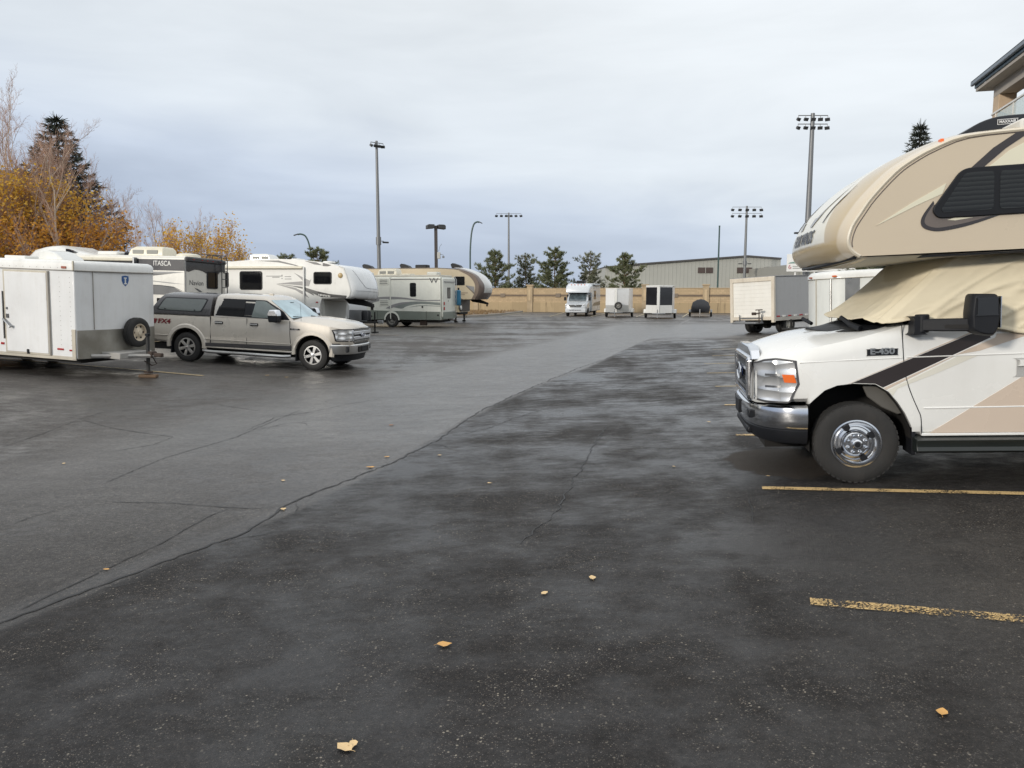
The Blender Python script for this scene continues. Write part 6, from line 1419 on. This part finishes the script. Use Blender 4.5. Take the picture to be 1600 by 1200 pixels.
# ------------------------------------------------------------------ white and grey-green coach, tail to the aisle
def coach():
    mat4 = pose(-7.03, 47.47, 165, 4.5, 0, .9)
    m = thing('class_a_motorhome', 'white coach motorhome with grey green lower panels and curved stripes', 'motorhome', mat4)
    PW = M('ivory coach paint', (.66, .67, .60), .35, coat=.3, var=.03, dirt=.2)
    rounded_box(-3.18, 5.6, 1.20, .46, 3.04, .08).build('body', PW, m, bevel=.02)
    MB().box(-3.10, -1.1, 3.03, 5.4, 1.1, 3.16).build('roof', M('dusty roof', (.50, .48, .42), .7, var=.1), m, bevel=.04)
    for sg in (1, -1):
        y = sg * 1.2
        decal('lower_panel', [(-3.15, .47), (5.5, .47), (5.5, 1.04), (2.2, 1.045), (.29, 1.0), (-3.15, .955)], y, GREENG, m, t=.012)
        up = [(5.0, .9), (3.0, 1.05), (2.02, 1.37), (1.38, 1.753), (.41, 1.85), (-.68, 1.82), (-1.96, 1.67), (-3.15, 1.67)]; lo = [(-3.15, 1.60), (-1.96, 1.60), (-.68, 1.70), (.3, 1.66), (1.2, 1.50), (2.0, 1.15), (3.0, .95)]
        decal('curved_stripe', smooth_line(up, 4) + smooth_line(lo, 4), y, SILVERG, m, t=.005)
        decal('lower_curve', smooth_line([(.1, 1.25), (-.81, 1.50), (-1.76, 1.57), (-3.15, 1.51)], 4) + smooth_line([(-3.15, 1.27), (-1.9, 1.30), (-.60, 1.13)], 4), y, M('grey green graphic', (.20, .225, .21), .4), m, t=.006)
        decal('white_curve', smooth_line([(-.65, 1.06), (-1.0, 1.28), (-1.9, 1.42), (-3.15, 1.34)], 4) + smooth_line([(-3.15, 1.30), (-1.9, 1.34), (-1.1, 1.20), (-.75, 1.04)], 4), y, PW, m, t=.008)
        decal('tan_wave', smooth_line([(.4, 1.15), (0, 1.35), (-.6, 1.5), (-1.2, 1.55)], 4) + smooth_line([(-1.2, 1.50), (-.5, 1.35), (.1, 1.12)], 4), y, SILVERG, m, t=.009)
        window(m, -1.61, 1.85, -1.21, 2.69, y, .08); window(m, 2.2, 1.8, 3.4, 2.6, y, .08)
        text('W', .44, M('dark grey print', (.06, .06, .065), .4), m, (-2.76, sg * 1.201, 2.80), (-sg, 0, 0), (0, 0, 1), sx=1.25, bold=.004)
        for z0 in (2.575, 1.315):
            v = MB().prism(rrect(.19, z0, .80, z0 + .38, .02), sg * 1.195, sg * 1.225).build('vent_panel', PW, m, bevel=.006)
            for k in range(3): MB().box(.24, sg * 1.222, z0 + .07 + .1 * k, .75, sg * 1.234, z0 + .10 + .1 * k).build('vent_slot', MIDG, v)
        MB().box(.04, sg * 1.19, .5, .10, sg * 1.235, 3.05).build('slide_trim', PW, m, bevel=.006)
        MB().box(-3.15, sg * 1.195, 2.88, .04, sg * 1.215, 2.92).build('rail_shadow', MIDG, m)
        arc = [(.50 * math.cos(R(a)), .47 + .52 * math.sin(R(a))) for a in range(-5, 186, 10)]
        MB().prism(arc, sg * 1.19, sg * 1.223).build('wheel_arch', PW, m)
        arc2 = [(.43 * math.cos(R(a)), .42 + .45 * math.sin(R(a))) for a in range(0, 181, 10)]
        MB().prism(arc2, sg * 1.1, sg * 1.226).build('wheel_well', DARK, m)
        wheel(m, 0, sg * 1.12, .40, .23, sg, 'grey'); wheel(m, 4.5, sg * 1.07, .40, .23, sg, 'grey')
        for x in (2.2, .95, -.35, -2.25): MB().box(x - .008, sg * 1.205, .48, x + .008, sg * 1.217, .99).build('panel_gap', DARK, m)
        for x, z in ((1.35, .66), (-2.0, 1.24), (-3.0, .75)): MB().lathe([(.06, 0), (.05, .02), (.001, .022)], (x, sg * 1.21, z), 'y', 14, sg).build('filler_cap', DARK, m)
    # rear wall
    MB().box(-3.30, -1.12, .62, -3.17, 1.12, 2.98).build('rear_cap', PW, m, bevel=.06)
    MB().box(-3.33, -1.1, .50, -3.20, 1.1, .95).build('rear_skirt', GREENG, m, bevel=.03)
    window(m, -.19, 1.75, .36, 2.41, -3.301, .05, 'x')
    MB().box(-3.34, -.9, 2.72, -3.29, .9, 2.78).build('rear_lamp_bar', SILVERG, m)
    for z in (1.05, 1.35): MB().box(-3.325, .85, z, -3.295, 1.02, z + .2).build('tail_lamp', REDR, m, bevel=.01)
    MB().lathe([(.05, 0), (.001, .02)], (-3.30, .2, 1.6), 'x', 12, -1).build('rear_camera', DARK, m)
    for y in (-.72, -1.0): MB().tube([(-3.42, y, .6), (-3.42, y, 2.9), (-3.3, y, 3.1)], .015, 6).build('ladder_rail', DULLCH, m)
    for k in range(7): MB().tube([(-3.42, -.72, .7 + .33 * k), (-3.42, -1.0, .7 + .33 * k)], .012, 6).build('ladder_rung', DULLCH, m)
    MB().tube([(-3.2, 0, .45), (-3.75, 0, .42)], .045, 6).build('hitch_bar', RUST, m)
    MB().box(-3.0, -1.0, .30, 5.2, 1.0, .48).build('chassis', DARK, m)
    MB().box(-2.2, .9, .12, -1.75, 1.05, .46).build('drain_pipe', RUST, m, bevel=.03)
    ac_unit(m, .65, 0, 3.16, 1.35, .8, .42); 
    MB().box(-.9, -.4, 3.16, -.2, .3, 3.26).build('roof_hatch', CREAM, m, bevel=.03)
    MB().box(-2.6, -.5, 3.1, -1.9, .2, 3.36).build('roof_pod', M('pale roof pod', (.55, .55, .5), .5), m, bevel=.08)
    MB().box(1.8, -.3, 3.16, 2.6, .4, 3.36).build('roof_pod', M('pale roof pod', (.55, .55, .5), .5), m, bevel=.08)
    # blue rolled bundle strapped behind the ladder
    b = MB().loft([[(-3.42 - .17 * math.cos(t) * s, -1.30 + .22 * math.sin(t) * s, z) for t in [2 * math.pi * k / 16 for k in range(16)]] for z, s in ((1.30, .75), (1.36, 1.0), (1.75, 1.04), (2.05, .97), (2.2, 1.0), (2.26, .7))]).build('blue_storage_bag', BLUEP, None)
    b.matrix_world = mat4; tag(b, 'bright blue storage bag hung on the coach rear ladder', 'bag')
    MB().tube([(-3.45, -1.30, 2.24), (-3.45, -1.30, 2.40)], .06, 8).build('bag_handle', DARK, b)
    MB().lathe([(.13, 0), (.13, .06), (.001, .08)], (-3.58, -1.28, 1.16), 'x', 16, -1).build('round_tag', WHITE, b)
coach()

# ------------------------------------------------------------------ beige fifth wheel beyond the coach
matB = pose(-4.26, 55.18, -15, -5, -6, .9)
SBE = M('beige trailer wall', (.56, .47, .32), .35, coat=.2, var=.03)
capB, n_, b_ = new_mat('grey and bronze cap'); tc_ = node(n_, 'ShaderNodeTexCoord'); sx_ = node(n_, 'ShaderNodeSeparateXYZ', {0: tc_.outputs['Object']})
k_ = mrange(n_, sx_.outputs[2], 2.12, 2.06); k2_ = mrange(n_, mth(n_, 'ABSOLUTE', sx_.outputs[1]), .92, .96)
n_.links.new(mixc(n_, mth(n_, 'MAXIMUM', k_, k2_), (.55, .55, .52, 1), (.13, .10, .085, 1)), b_.inputs['Base Color']); b_.inputs['Roughness'].default_value = .25; b_.inputs['Coat Weight'].default_value = .5
fb = fifth_wheel(matB, 'beige fifth wheel with a rounded grey and bronze nose by the gravel bed',
    [(-9, 3.85), (-.76, 3.865), (.4, 3.80), (.95, 3.70), (1.87, 3.37), (2.2, 2.95), (2.32, 2.65), (2.25, 2.07), (1.98, 1.64), (.0, 1.63)],
    ([(.5, 3.86), (.95, 3.71), (1.87, 3.38), (2.2, 2.95), (2.33, 2.65), (2.26, 2.07), (1.98, 1.62)], [(.5, 3.9), (1.2, 3.80), (2.1, 3.42), (2.62, 2.95), (2.86, 2.5), (2.78, 2.0), (2.50, 1.62)]), -9, 1.22, SBE, capB, (0, 1.63), .9)
for sg in (1, -1):
    y = sg * 1.222
    window(fb, .517, 2.616, 1.285, 3.237, y, .06); window(fb, -2.4, 2.3, -1.0, 3.1, y, .06)
    decal('bronze_curve', smooth_line([(.9, 3.70), (1.87, 3.37), (2.2, 2.95), (2.32, 2.62), (2.25, 2.07), (1.97, 1.65)], 4) + smooth_line([(1.78, 1.65), (2.0, 2.1), (2.05, 2.6), (1.9, 2.95), (1.55, 3.3), (.9, 3.62)], 4), y, M('bronze graphic', (.17, .125, .095), .35, coat=.3), fb, t=.005)
    decal('brown_roof_line', [(-9, 3.80), (-.76, 3.81), (.4, 3.75), (.9, 3.66), (.9, 3.70), (.4, 3.80), (-.76, 3.86), (-9, 3.85)], y, TAUPE, fb, t=.006)
    decal('grey_dart', [(1.38, 2.62), (2.0, 2.52), (2.0, 2.1), (1.7, 2.35)], y, SILVERG, fb)
    decal('brown_dart', [(1.35, 2.58), (2.0, 1.98), (2.05, 2.04), (1.40, 2.60)], y, TAUPE, fb, t=.006)
    for x0, x1, z in ((.86, 1.52, 2.05), (1.0, 1.3, 1.93)): decal('faded_lettering', [(x0, z), (x1, z), (x1, z + .09), (x0, z + .07)], y, M('pale brown print', (.35, .28, .2), .4), fb)
    decal('brown_streak', [(-.6, 2.0), (1.0, 1.64), (1.2, 1.64), (-.6, 2.1)], y, TAUPE, fb)
    MB().tube([(.50, sg * 1.0, .05), (.50, sg * 1.0, .75)], .05, 8).build('front_leg', DARK, fb)
MB().loft([[(1.3, -.2, 1.63), (1.3, .2, 1.63), (1.5, .2, 1.45), (1.5, -.2, 1.45)], [(2.0, -.15, 1.62), (2.0, .15, 1.62), (2.05, .15, 1.36), (2.05, -.15, 1.36)], [(2.65, -.1, 1.38), (2.65, .1, 1.38), (2.65, .1, 1.25), (2.65, -.1, 1.25)]]).build('king_pin_box', DARK, fb, bevel=.02)
MB().tube([(2.55, 0, 1.26), (2.55, 0, 1.12)], .06, 8).build('king_pin', DARK, fb)
MB().prism([(-1.1, 1.60), (1.1, 1.60), (1.0, .78), (-1.0, .78)], .70, .93, 'x').build('front_bulkhead', M('dark bronze bulkhead', (.10, .085, .075), .5), fb, bevel=.02)
for x in (-6.6, -3.6, .35):
    MB().prism([(x - .35, 3.85), (x + .45, 3.80), (x + .2, 4.05), (x - .3, 4.22), (x - .45, 4.12)], -.3, .3).build('roof_vent_cover', PLASTIC, fb, bevel=.04)
MB().box(-2.8, -.35, 3.85, -1.9, .35, 4.12).build('air_conditioner', PLASTIC, fb, bevel=.06)

# ------------------------------------------------------------------ silver van motorhome facing the aisle by the wall
def sprinter():
    mat4 = pose(5.9, 68.6, 255, 0, -4.2, .85)
    m = thing('van_based_motorhome', 'silver white van motorhome facing out from the wall', 'motorhome', mat4)
    SV = M('silver white paint', (.60, .63, .66), .28, metal=.15, coat=.6, var=.02)
    rings = [[(x, y, z) for y, z in ((-hw * .95, zb), (hw * .95, zb), (hw, .8), (hw * .98, zt - .15), (hw * .85, zt), (-hw * .85, zt), (-hw * .98, zt - .15), (-hw, .8))] for x, hw, zb, zt in ((.98, .72, .42, .98), (.92, .88, .36, 1.08), (.70, .97, .32, 1.16), (.30, .99, .32, 1.26), (-.05, 1.0, .35, 1.38), (-1.4, 1.0, .4, 1.45))]
    MB().loft(rings).build('cab_body', SV, m, bevel=.02)
    up = [[(x, y, z) for x, y in ((xf, -hw * .8), (xf, hw * .8), (xf - .15, hw), (-1.5, hw), (-1.5, -hw), (xf - .15, -hw))] for z, xf, hw in ((1.32, .12, .99), (1.75, -.28, .97), (2.12, -.62, .94))]
    MB().loft(up).build('cab_upper', SV, m, bevel=.01)
    WSG = M('windscreen with shade', (.07, .09, .10), .06, var=.6, scale=3, spec=.8)
    MB().add([(.135 + .004, -.80, 1.36), (.135 + .004, .80, 1.36), (-.56 + .004, .76, 2.06), (-.56 + .004, -.76, 2.06)], [(0, 1, 2, 3)]).build('windshield', WSG, m, smooth=0)
    rf = [[(x, y, z) for y, z in ((-hw, z0), (hw, z0), (hw, zt - .2), (hw * .85, zt), (-hw * .85, zt), (-hw, zt - .2))] for x, hw, z0, zt in ((.02, 1.0, 2.10, 2.35), (-.15, 1.08, 2.10, 2.72), (-.5, 1.12, 2.10, 2.88), (-1.3, 1.13, 2.1, 2.95))]
    MB().loft(rf).build('front_cap', SV, m, bevel=.03)
    MB().box(-6.4, -1.13, .42, -1.3, 1.13, 2.95).build('house_body', M('silver side', (.52, .54, .55), .3, coat=.4), m, bevel=.06)
    MB().prism(rpoly([(-.62, 1.04), (.62, 1.04), (.50, .82), (-.50, .82)], .05), .90, 1.0, 'x').build('grille', PLASTIC, m, bevel=.01)
    for z in (.88, .93, .98): MB().box(.995, -.52, z - .012, 1.01, .52, z + .012).build('grille_bar', DULLCH, m)
    MB().lathe([(.10, 0), (.08, .02), (.001, .022)], (1.0, 0, .93), 'x', 18).build('round_badge', CHROME, m)
    MB().box(.90, -.55, .50, 1.0, .55, .62).build('lower_intake', PLASTIC, m, bevel=.02)
    MB().box(.88, -.92, .34, 1.0, .92, .70).build('bumper', SV, m, bevel=.06)
    for sg in (1, -1):
        MB().prism([(sg * .60, 1.05), (sg * .90, 1.12), (sg * .94, .86), (sg * .66, .80)], .82, .955, 'x').build('headlight', MATS['headlamp'], m, bevel=.02)
        wheel(m, 0, sg * .86, .345, .22, sg, 'grey'); wheel(m, -4.2, sg * .92, .345, .22, sg, 'grey')
        MB().box(-.05, sg * 1.0, 1.40, .07, sg * 1.22, 1.72).build('mirror', PLASTIC, m, bevel=.03)
        window(m, -.35, 1.42, -1.2, 1.95, sg * .99, .06); window(m, -2.4, 1.5, -3.6, 2.3, sg * 1.131, .06)
        MB().prism([(.44 * math.cos(R(a)), .33 + .44 * math.sin(R(a))) for a in range(0, 181, 12)], sg * .85, sg * 1.003).build('wheel_well', DARK, m)
        decal('dark_side_band', [(-1.4, .9), (-6.3, .9), (-6.3, 1.3), (-2.6, 1.2)], sg * 1.13, MIDG, m)
        MB().box(-2.0, sg * 1.13, 2.72, -5.6, sg * 1.25, 2.86).build('awning', MIDG, m, bevel=.03)
    MB().box(-5.6, -.9, .3, .6, .9, .44).build('chassis', DARK, m)
    MB().box(-2.4, -.35, 2.95, -1.4, .35, 3.22).build('air_conditioner', PLASTIC, m, bevel=.05)
    for y in (-.6, -.3, 0, .3, .6): MB().box(-.35, y - .04, 2.82, -.25, y + .04, 2.87).build('clearance_lamp', AMBER, m)
sprinter()

# ------------------------------------------------------------------ V-nosed trailers by the wall
def vnose(x, y, label, upper_l, upper_r, lower, W=2.0, H=2.05, cover=None):
    mat4 = pose(x, y, 255, -2.0, -2.8, .9)
    t = thing('enclosed_trailer', label, 'trailer', mat4, 'small trailers parked against the wall')
    h = W / 2; z0, z1 = .42, .42 + H; zs = z0 + H * .30
    MB().prism([(-4.0, -h), (-.75, -h), (0, -.07), (0, .07), (-.75, h), (-4.0, h)], z0, z1 - .03, 'z').build('body', ALU, t, bevel=.02)
    for sg, mt in ((1, upper_l), (-1, upper_r)):     # +y is the viewer's right
        d = Vector((-.75, h - .07)).normalized(); nrm = Vector((d.y, -d.x)) * .012
        a = Vector((-.04, .12)); b = Vector((-.74, h - .02))
        vs = [(a.x + nrm.x, sg * (a.y - nrm.y * 0 + .012), zs), (b.x + nrm.x, sg * (b.y + .012), zs), (b.x + nrm.x, sg * (b.y + .012), z1 - .12), (a.x + nrm.x, sg * (a.y + .012), z1 - .12)]
        MB().add(vs, [(0, 1, 2, 3)]).build('nose_panel', mt, t, smooth=0)
        vs = [(v[0] + .002, v[1], z) for v, z in zip(vs, (z0 + .02, z0 + .02, zs - .01, zs - .01))]
        MB().add(vs, [(0, 1, 2, 3)]).build('stone_guard', lower, t, smooth=0)
        wheel(t, -2.4, sg * (h + .13), .33, .2, sg, 'white')
        MB().prism([(-1.75, .40), (-1.95, .72), (-2.85, .72), (-3.05, .40)], sg * (h + .01), sg * (h + .28)).build('mudguard', WHITE, t, bevel=.03)
    MB().prism([(-4.05, -h - .03), (-.77, -h - .03), (.03, -.08), (.03, .08), (-.77, h + .03), (-4.05, h + .03)], z1 - .05, z1 + .03, 'z').build('roof', WHITE, t, bevel=.02)
    MB().box(-.02, -.10, z0, .03, .10, z1 - .05).build('nose_post', WHITE, t, bevel=.02)
    MB().tube([(-.5, -.6, .40), (1.0, 0, .42)], .045, 6).build('tongue_beam', STEEL, t); MB().tube([(-.5, .6, .40), (1.0, 0, .42)], .045, 6).build('tongue_beam', STEEL, t)
    MB().tube([(.8, 0, .06), (.8, 0, .75)], .04, 8).build('jack', STEEL, t); MB().box(.65, -.12, 0, .95, .12, .07).build('jack_foot', RUST, t)
    MB().box(-3.9, -h + .1, .33, -.3, h - .1, .43).build('chassis', DARK, t)
    return t
GP = M('blue grey panel', (.34, .355, .39), .4, var=.03)
tA = vnose(8.9, 65.0, 'small white V-nosed trailer with a spare wheel beside the silver motorhome', ALU, ALU, M('pale guard', (.5, .5, .48), .45, metal=.3))
wheel(tA, .12, .22, .33, .18, 1, 'grey', z=1.0, ax='x')
BLP = M('gloss black panel', (.012, .013, .016), .2, coat=.5, var=.1)
vnose(11.95, 62.0, 'black fronted V-nosed trailer with white nose post and mudguards', BLP, BLP, WHITE, W=2.15, H=2.25)
cv = thing('tarped_trailer', 'small low trailer under a black tarp beside the wall', 'trailer', pose(16.5, 66.5, 255, -1.2, -1.8, .7), 'small trailers parked against the wall')
rg = []
rnd = random.Random(8)
for k, (x, hw, zt) in enumerate(((.95, .18, .72), (.75, .45, .95), (.3, .68, 1.15), (-.3, .76, 1.38), (-.9, .8, 1.55), (-1.5, .8, 1.50), (-2.2, .78, 1.30), (-2.6, .7, .9))):
    rg.append([(x + rnd.uniform(-.03, .03), hw * cx + rnd.uniform(-.03, .03), .48 + (zt - .48) * cz + rnd.uniform(-.02, .02)) for cx, cz in ((-1, 0), (-1.02, .35), (-.85, .75), (-.4, .95), (0, 1), (.4, .95), (.85, .75), (1.02, .35), (1, 0))])
MB().loft(rg, False, True).build('tarp', M('black tarpaulin', (.010, .0105, .014), .75, var=.2, bump=.5, bscale=8), cv, smooth=50)
MB().box(-2.6, -.75, .36, .8, .75, .5).build('deck', DARK, cv)
MB().tube([(.6, 0, .40), (1.7, 0, .42)], .05, 6).build('tongue', STEEL, cv); MB().tube([(1.4, 0, .03), (1.4, 0, .7)], .04, 8).build('jack', DULLCH, cv)
for sg in (1, -1):
    wheel(cv, -1.4, sg * .92, .28, .16, sg, 'white'); MB().prism([(-1.0, .38), (-1.1, .62), (-1.7, .62), (-1.8, .38)], sg * .83, sg * 1.02).build('mudguard', M('pale grey guard', (.45, .45, .44), .5), cv, bevel=.02)

# ------------------------------------------------------------------ cube truck box with its roll-up door
def cube_box():
    mat4 = pose(11.45, 33.62, 33, 3.4, 0, .85)
    t = thing('cube_truck', 'white cube truck with a roll-up rear door and side greyed as if in shade', 'truck', mat4)
    hw = 1.17; z0, z1 = .62, 2.42; xr = -1.15
    FRM = M('chalky cream frame paint', (.66, .60, .50), .55, var=.1, dirt=.6, dirtcol=(.3, .18, .09))
    DOOR = M('warm white door slats', (.82, .80, .74), .45, var=.03, dirt=.25, dirtcol=(.5, .42, .3))
    SIDE = M('box side in shade grey', (.40, .405, .41), .45, var=.03, dirt=.25)  # grey holds the shade of the side turned from the sun
    MB().box(xr + .05, -hw + .02, z0 + .1, 4.4, hw - .02, z1).build('box_body', SIDE, t, bevel=.01)
    MB().box(xr + .05, -hw, z1, 4.45, hw, z1 + .05).build('roof', M('grey roof rail', (.20, .20, .205), .5), t, bevel=.015)
    for sg in (1, -1):
        MB().box(xr - .03, sg * (hw - .14), z0 - .12, xr + .08, sg * (hw + .01), z1 + .02).build('rear_post', FRM, t, bevel=.012)
        MB().box(xr + .09, sg * (hw - .03), z0 - .06, 4.4, sg * (hw + .012), z0 + .09).build('side_rail', M('dull side rail', (.42, .40, .36), .5, dirt=.4), t, bevel=.006)
        for k in range(14):
            x = xr + .18 + k * .38
            MB().box(x, sg * (hw - .02), z0 + .10, x + .19, sg * (hw + .004), z0 + .16).build('reflector_tape', REDR if k % 2 == 0 else WHITE, t)
        for q in (.95, .70): wheel(t, 0, sg * q, .38, .22, sg, 'white' if q > .9 else 'grey')
        wheel(t, 4.9, sg * .88, .38, .22, sg, 'white')
    MB().box(xr - .03, -hw + .13, z1 - .16, xr + .08, hw - .13, z1 + .02).build('rear_header', FRM, t, bevel=.012)
    MB().box(xr - .03, -hw + .13, z0 - .02, xr + .08, hw - .13, z0 + .12).build('rear_sill', FRM, t, bevel=.012)
    n = 9; zz0, zz1 = z0 + .125, z1 - .165
    for k in range(n):
        a = zz0 + (zz1 - zz0) * k / n; b = zz0 + (zz1 - zz0) * (k + 1) / n
        MB().box(xr + .015, -hw + .145, a + .0012, xr + .05, hw - .145, b - .0012).build('door_slat', DOOR, t, bevel=.003)
    MB().box(xr - .005, -.22, zz0 + .08, xr + .02, .02, zz0 + .2).build('door_latch', RUST, t, bevel=.01)
    MB().tube([(xr - .03, -.10, zz0 + .14), (xr - .03, -.45, zz0 + .17)], .02, 6).build('latch_handle', RUST, t)
    MB().box(xr - .55, -.62, .46, xr - .02, .62, .54).build('step_platform', STEEL, t, bevel=.01)
    for y in (-.6, .6): MB().tube([(xr - .1, y, .5), (xr - .1, y, .85)], .025, 6).build('platform_post', STEEL, t)
    MB().tube([(xr - .3, -.62, .5), (xr - .3, -.62, 1.05)], .025, 6).box(xr - .38, -.75, 1.03, xr - .22, -.5, 1.07).build('grab_post', RUST, t)
    MB().tube([(xr - .08, -.55, .70), (xr - .08, .55, .70)], .025, 6).build('cross_bar', STEEL, t)
    MB().box(xr + .1, -.45, .42, 5.4, -.3, .62).build('frame_rail', DARK, t); MB().box(xr + .1, .3, .42, 5.4, .45, .62).build('frame_rail', DARK, t)
    MB().tube([(0, -.9, .38), (0, .9, .38)], .08, 8).build('axle', DARK, t)
    MB().tube([(.0, 0, .38), (.0, .22, .38)], .18, 12).build('differential', DARK, t)
    cab = [[(x, y, z) for y, z in ((-w_, .5), (w_, .5), (w_, zt - .1), (w_ - .12, zt), (-w_ + .12, zt), (-w_, zt - .1))] for x, w_, zt in ((4.5, 1.0, 2.0), (5.3, 1.0, 2.0), (5.75, .98, 1.35), (6.2, .95, 1.2), (6.35, .85, 1.0))]
    MB().loft(cab).build('cab', VANWHITE, t, bevel=.03)
    window(t, 4.7, 1.35, 5.4, 1.85, 1.001, .05); window(t, 4.7, 1.35, 5.4, 1.85, -1.001, .05)
cube_box()

# ------------------------------------------------------------------ white trailer behind the tan motorhome
mat4 = pose(10.9, 26.6, 165, -2.6, -3.4, .9)
wt = thing('rounded_trailer', 'white trailer with polished corner parked behind the tan motorhome hood', 'trailer', mat4)
W = 1.1
def plan_w(g=0, zt=0): return [(-6, -W - g), (-.5, -W - g), (.25 + g, -.55), (.42 + g, 0), (.25 + g, .55), (-.15, .92 + g), (-.55, W + g), (-6, W + g)]
MB().prism(plan_w(), .45, 2.16, 'z').build('body', M('bright white panels', (.72, .74, .71), .35, coat=.2, var=.03, dirt=.2), wt, bevel=.03)
MB().loft([[(x, y, 2.15) for x, y in plan_w(.03)], [(x, y, 2.27) for x, y in plan_w(.02)], [(x - (.1 if x > -1 else 0), y * .93, 2.37) for x, y in plan_w(0)], [(x - (.35 if x > -1 else 0), y * .8, 2.40) for x, y in plan_w(0)]]).build('roof', WHITE, wt, smooth=60)
MB().tube([(x, y, 2.15) for x, y in plan_w(.03)[1:]], .014, 6).build('roof_trim', TRIM, wt)
MB().prism(rrect(-.34, 2.20, -.20, 2.25, .02), 1.02, 1.09).build('marker_lamp', AMBER, wt)
MB().box(.34, .26, 2.19, .44, .36, 2.235).build('marker_lamp', M('faded marker red', (.33, .09, .05), .4), wt)
MB().tube([(-.18, .925, .46), (-.18, .925, 2.14)], .035, 8).build('corner_trim', DULLCH, wt)
MB().tube([(.24, .565, .46), (.24, .565, 2.14)], .02, 8).build('corner_trim', TRIM, wt)
MB().prism([(-.60, W - .02), (-.60, W + .012), (-1.05, W + .012), (-1.05, W - .02)], .47, 2.13, 'z').build('polished_corner', DULLCH, wt)
for sg in (1, -1):
    for x in (-2.6, -3.4): wheel(wt, x, sg * .98, .34, .2, sg, 'white')
MB().box(-5.8, -.9, .34, -.2, .9, .46).build('chassis', DARK, wt)
MB().tube([(.2, -.6, .45), (1.3, 0, .45)], .05, 6).build('tongue_beam', DARK, wt); MB().tube([(.2, .6, .45), (1.3, 0, .45)], .05, 6).build('tongue_beam', DARK, wt)
MB().tube([(1.0, 0, .0), (1.0, 0, .8)], .04, 8).build('jack', DARK, wt)

# ------------------------------------------------------------------ fallen leaves
LEAFM = [M('ochre fallen leaf', (.60, .33, .10), .6, var=.2, scale=30), M('pale fallen leaf', (.66, .47, .24), .6, var=.2, scale=30), M('brown fallen leaf', (.34, .16, .06), .7, var=.2, scale=30)]
def leaf_mesh(seed):
    rnd = random.Random(seed); out = [(0, -.5), (.22, -.35), (.36, -.05), (.30, .2), (.12, .42), (0, .55), (-.14, .40), (-.31, .18), (-.34, -.08), (-.2, -.36)]
    out = [(x * rnd.uniform(.8, 1.2), y * rnd.uniform(.9, 1.1)) for x, y in out]; mb = MB()
    hz = lambda x, y: .10 + .16 * abs(x) * rnd.uniform(.3, 1.4) + .12 * y * y + rnd.uniform(-.03, .05)
    vs = [(0, 0, .09), (0, .3, .11), (0, -.25, .10)] + [(x, y, hz(x, y)) for x, y in out]; n = len(out)
    fs = [(3 + i, 3 + (i + 1) % n, 0) for i in range(n)]; vs[1] = vs[0]; vs[2] = vs[0]
    mb.add(vs, fs); mb.tube([(0, -.48, .10), (.03, -.6, .14), (.08, -.72, .1)], .012, 4)
    return mb.mesh('leaf', [LEAFM[seed % 3]], 60)
LM = [leaf_mesh(k) for k in range(6)]
LV = [(.52, 4.71, 1, .062), (.2, 4.48, 1, .05), (-.36, 3.82, 0, .07), (-.69, 2.91, 1, .075), (-.66, 2.93, 4, .05), (1.81, 2.99, 0, .055), (-1.6, 8.35, 3, .11), (-2.42, 7.81, 1, .06), (-2.08, 6.68, 4, .09), (-1.82, 11.24, 2, .10), (-.87, 8.91, 1, .06), (-.23, 7.41, 4, .06), (2.79, 10.56, 1, .07), (-6.05, 18.57, 1, .14), (-5.51, 18.35, 4, .12), (2.51, 7.24, 1, .05), (1.71, 7.83, 4, .05), (-5.4, 8.92, 1, .06), (-1.5, 8.9, 0, .08), (-2.9, 5.2, 3, .05)]
for k, (x, y, i, s) in enumerate(LV):
    o = bpy.data.objects.new('fallen_leaf', LM[i]); COL.objects.link(o); o.location = (x, y, G(x, y) + .010 - .09 * s); s *= .85 if 5 < k else 1.1; o.scale = (s, s, s * .9); o.rotation_euler = (0, 0, k * 2.4)
    if k in (6, 7, 8, 18, 19): lab = 'curled leaf caught along the seam between old and new asphalt'
    elif k in (13, 14): lab = 'pale leaf on the asphalt in front of the gold pickup'
    elif k in (3, 4): lab = 'pale crumpled leaf of a touching pair on bare asphalt'
    elif k == 5: lab = 'ochre leaf lying just past the worn yellow stall line'
    elif k == 2: lab = 'largest single ochre leaf lying on the dark asphalt'
    elif k in (15, 16, 12): lab = 'tiny pale leaf near the tan motorhome bumper'
    elif k in (9, 17): lab = 'small leaf on the lighter grey side of the asphalt'
    else: lab = 'small pale leaf lying on the damp dark asphalt'
    tag(o, lab, 'leaf', 'leaves scattered on the asphalt')
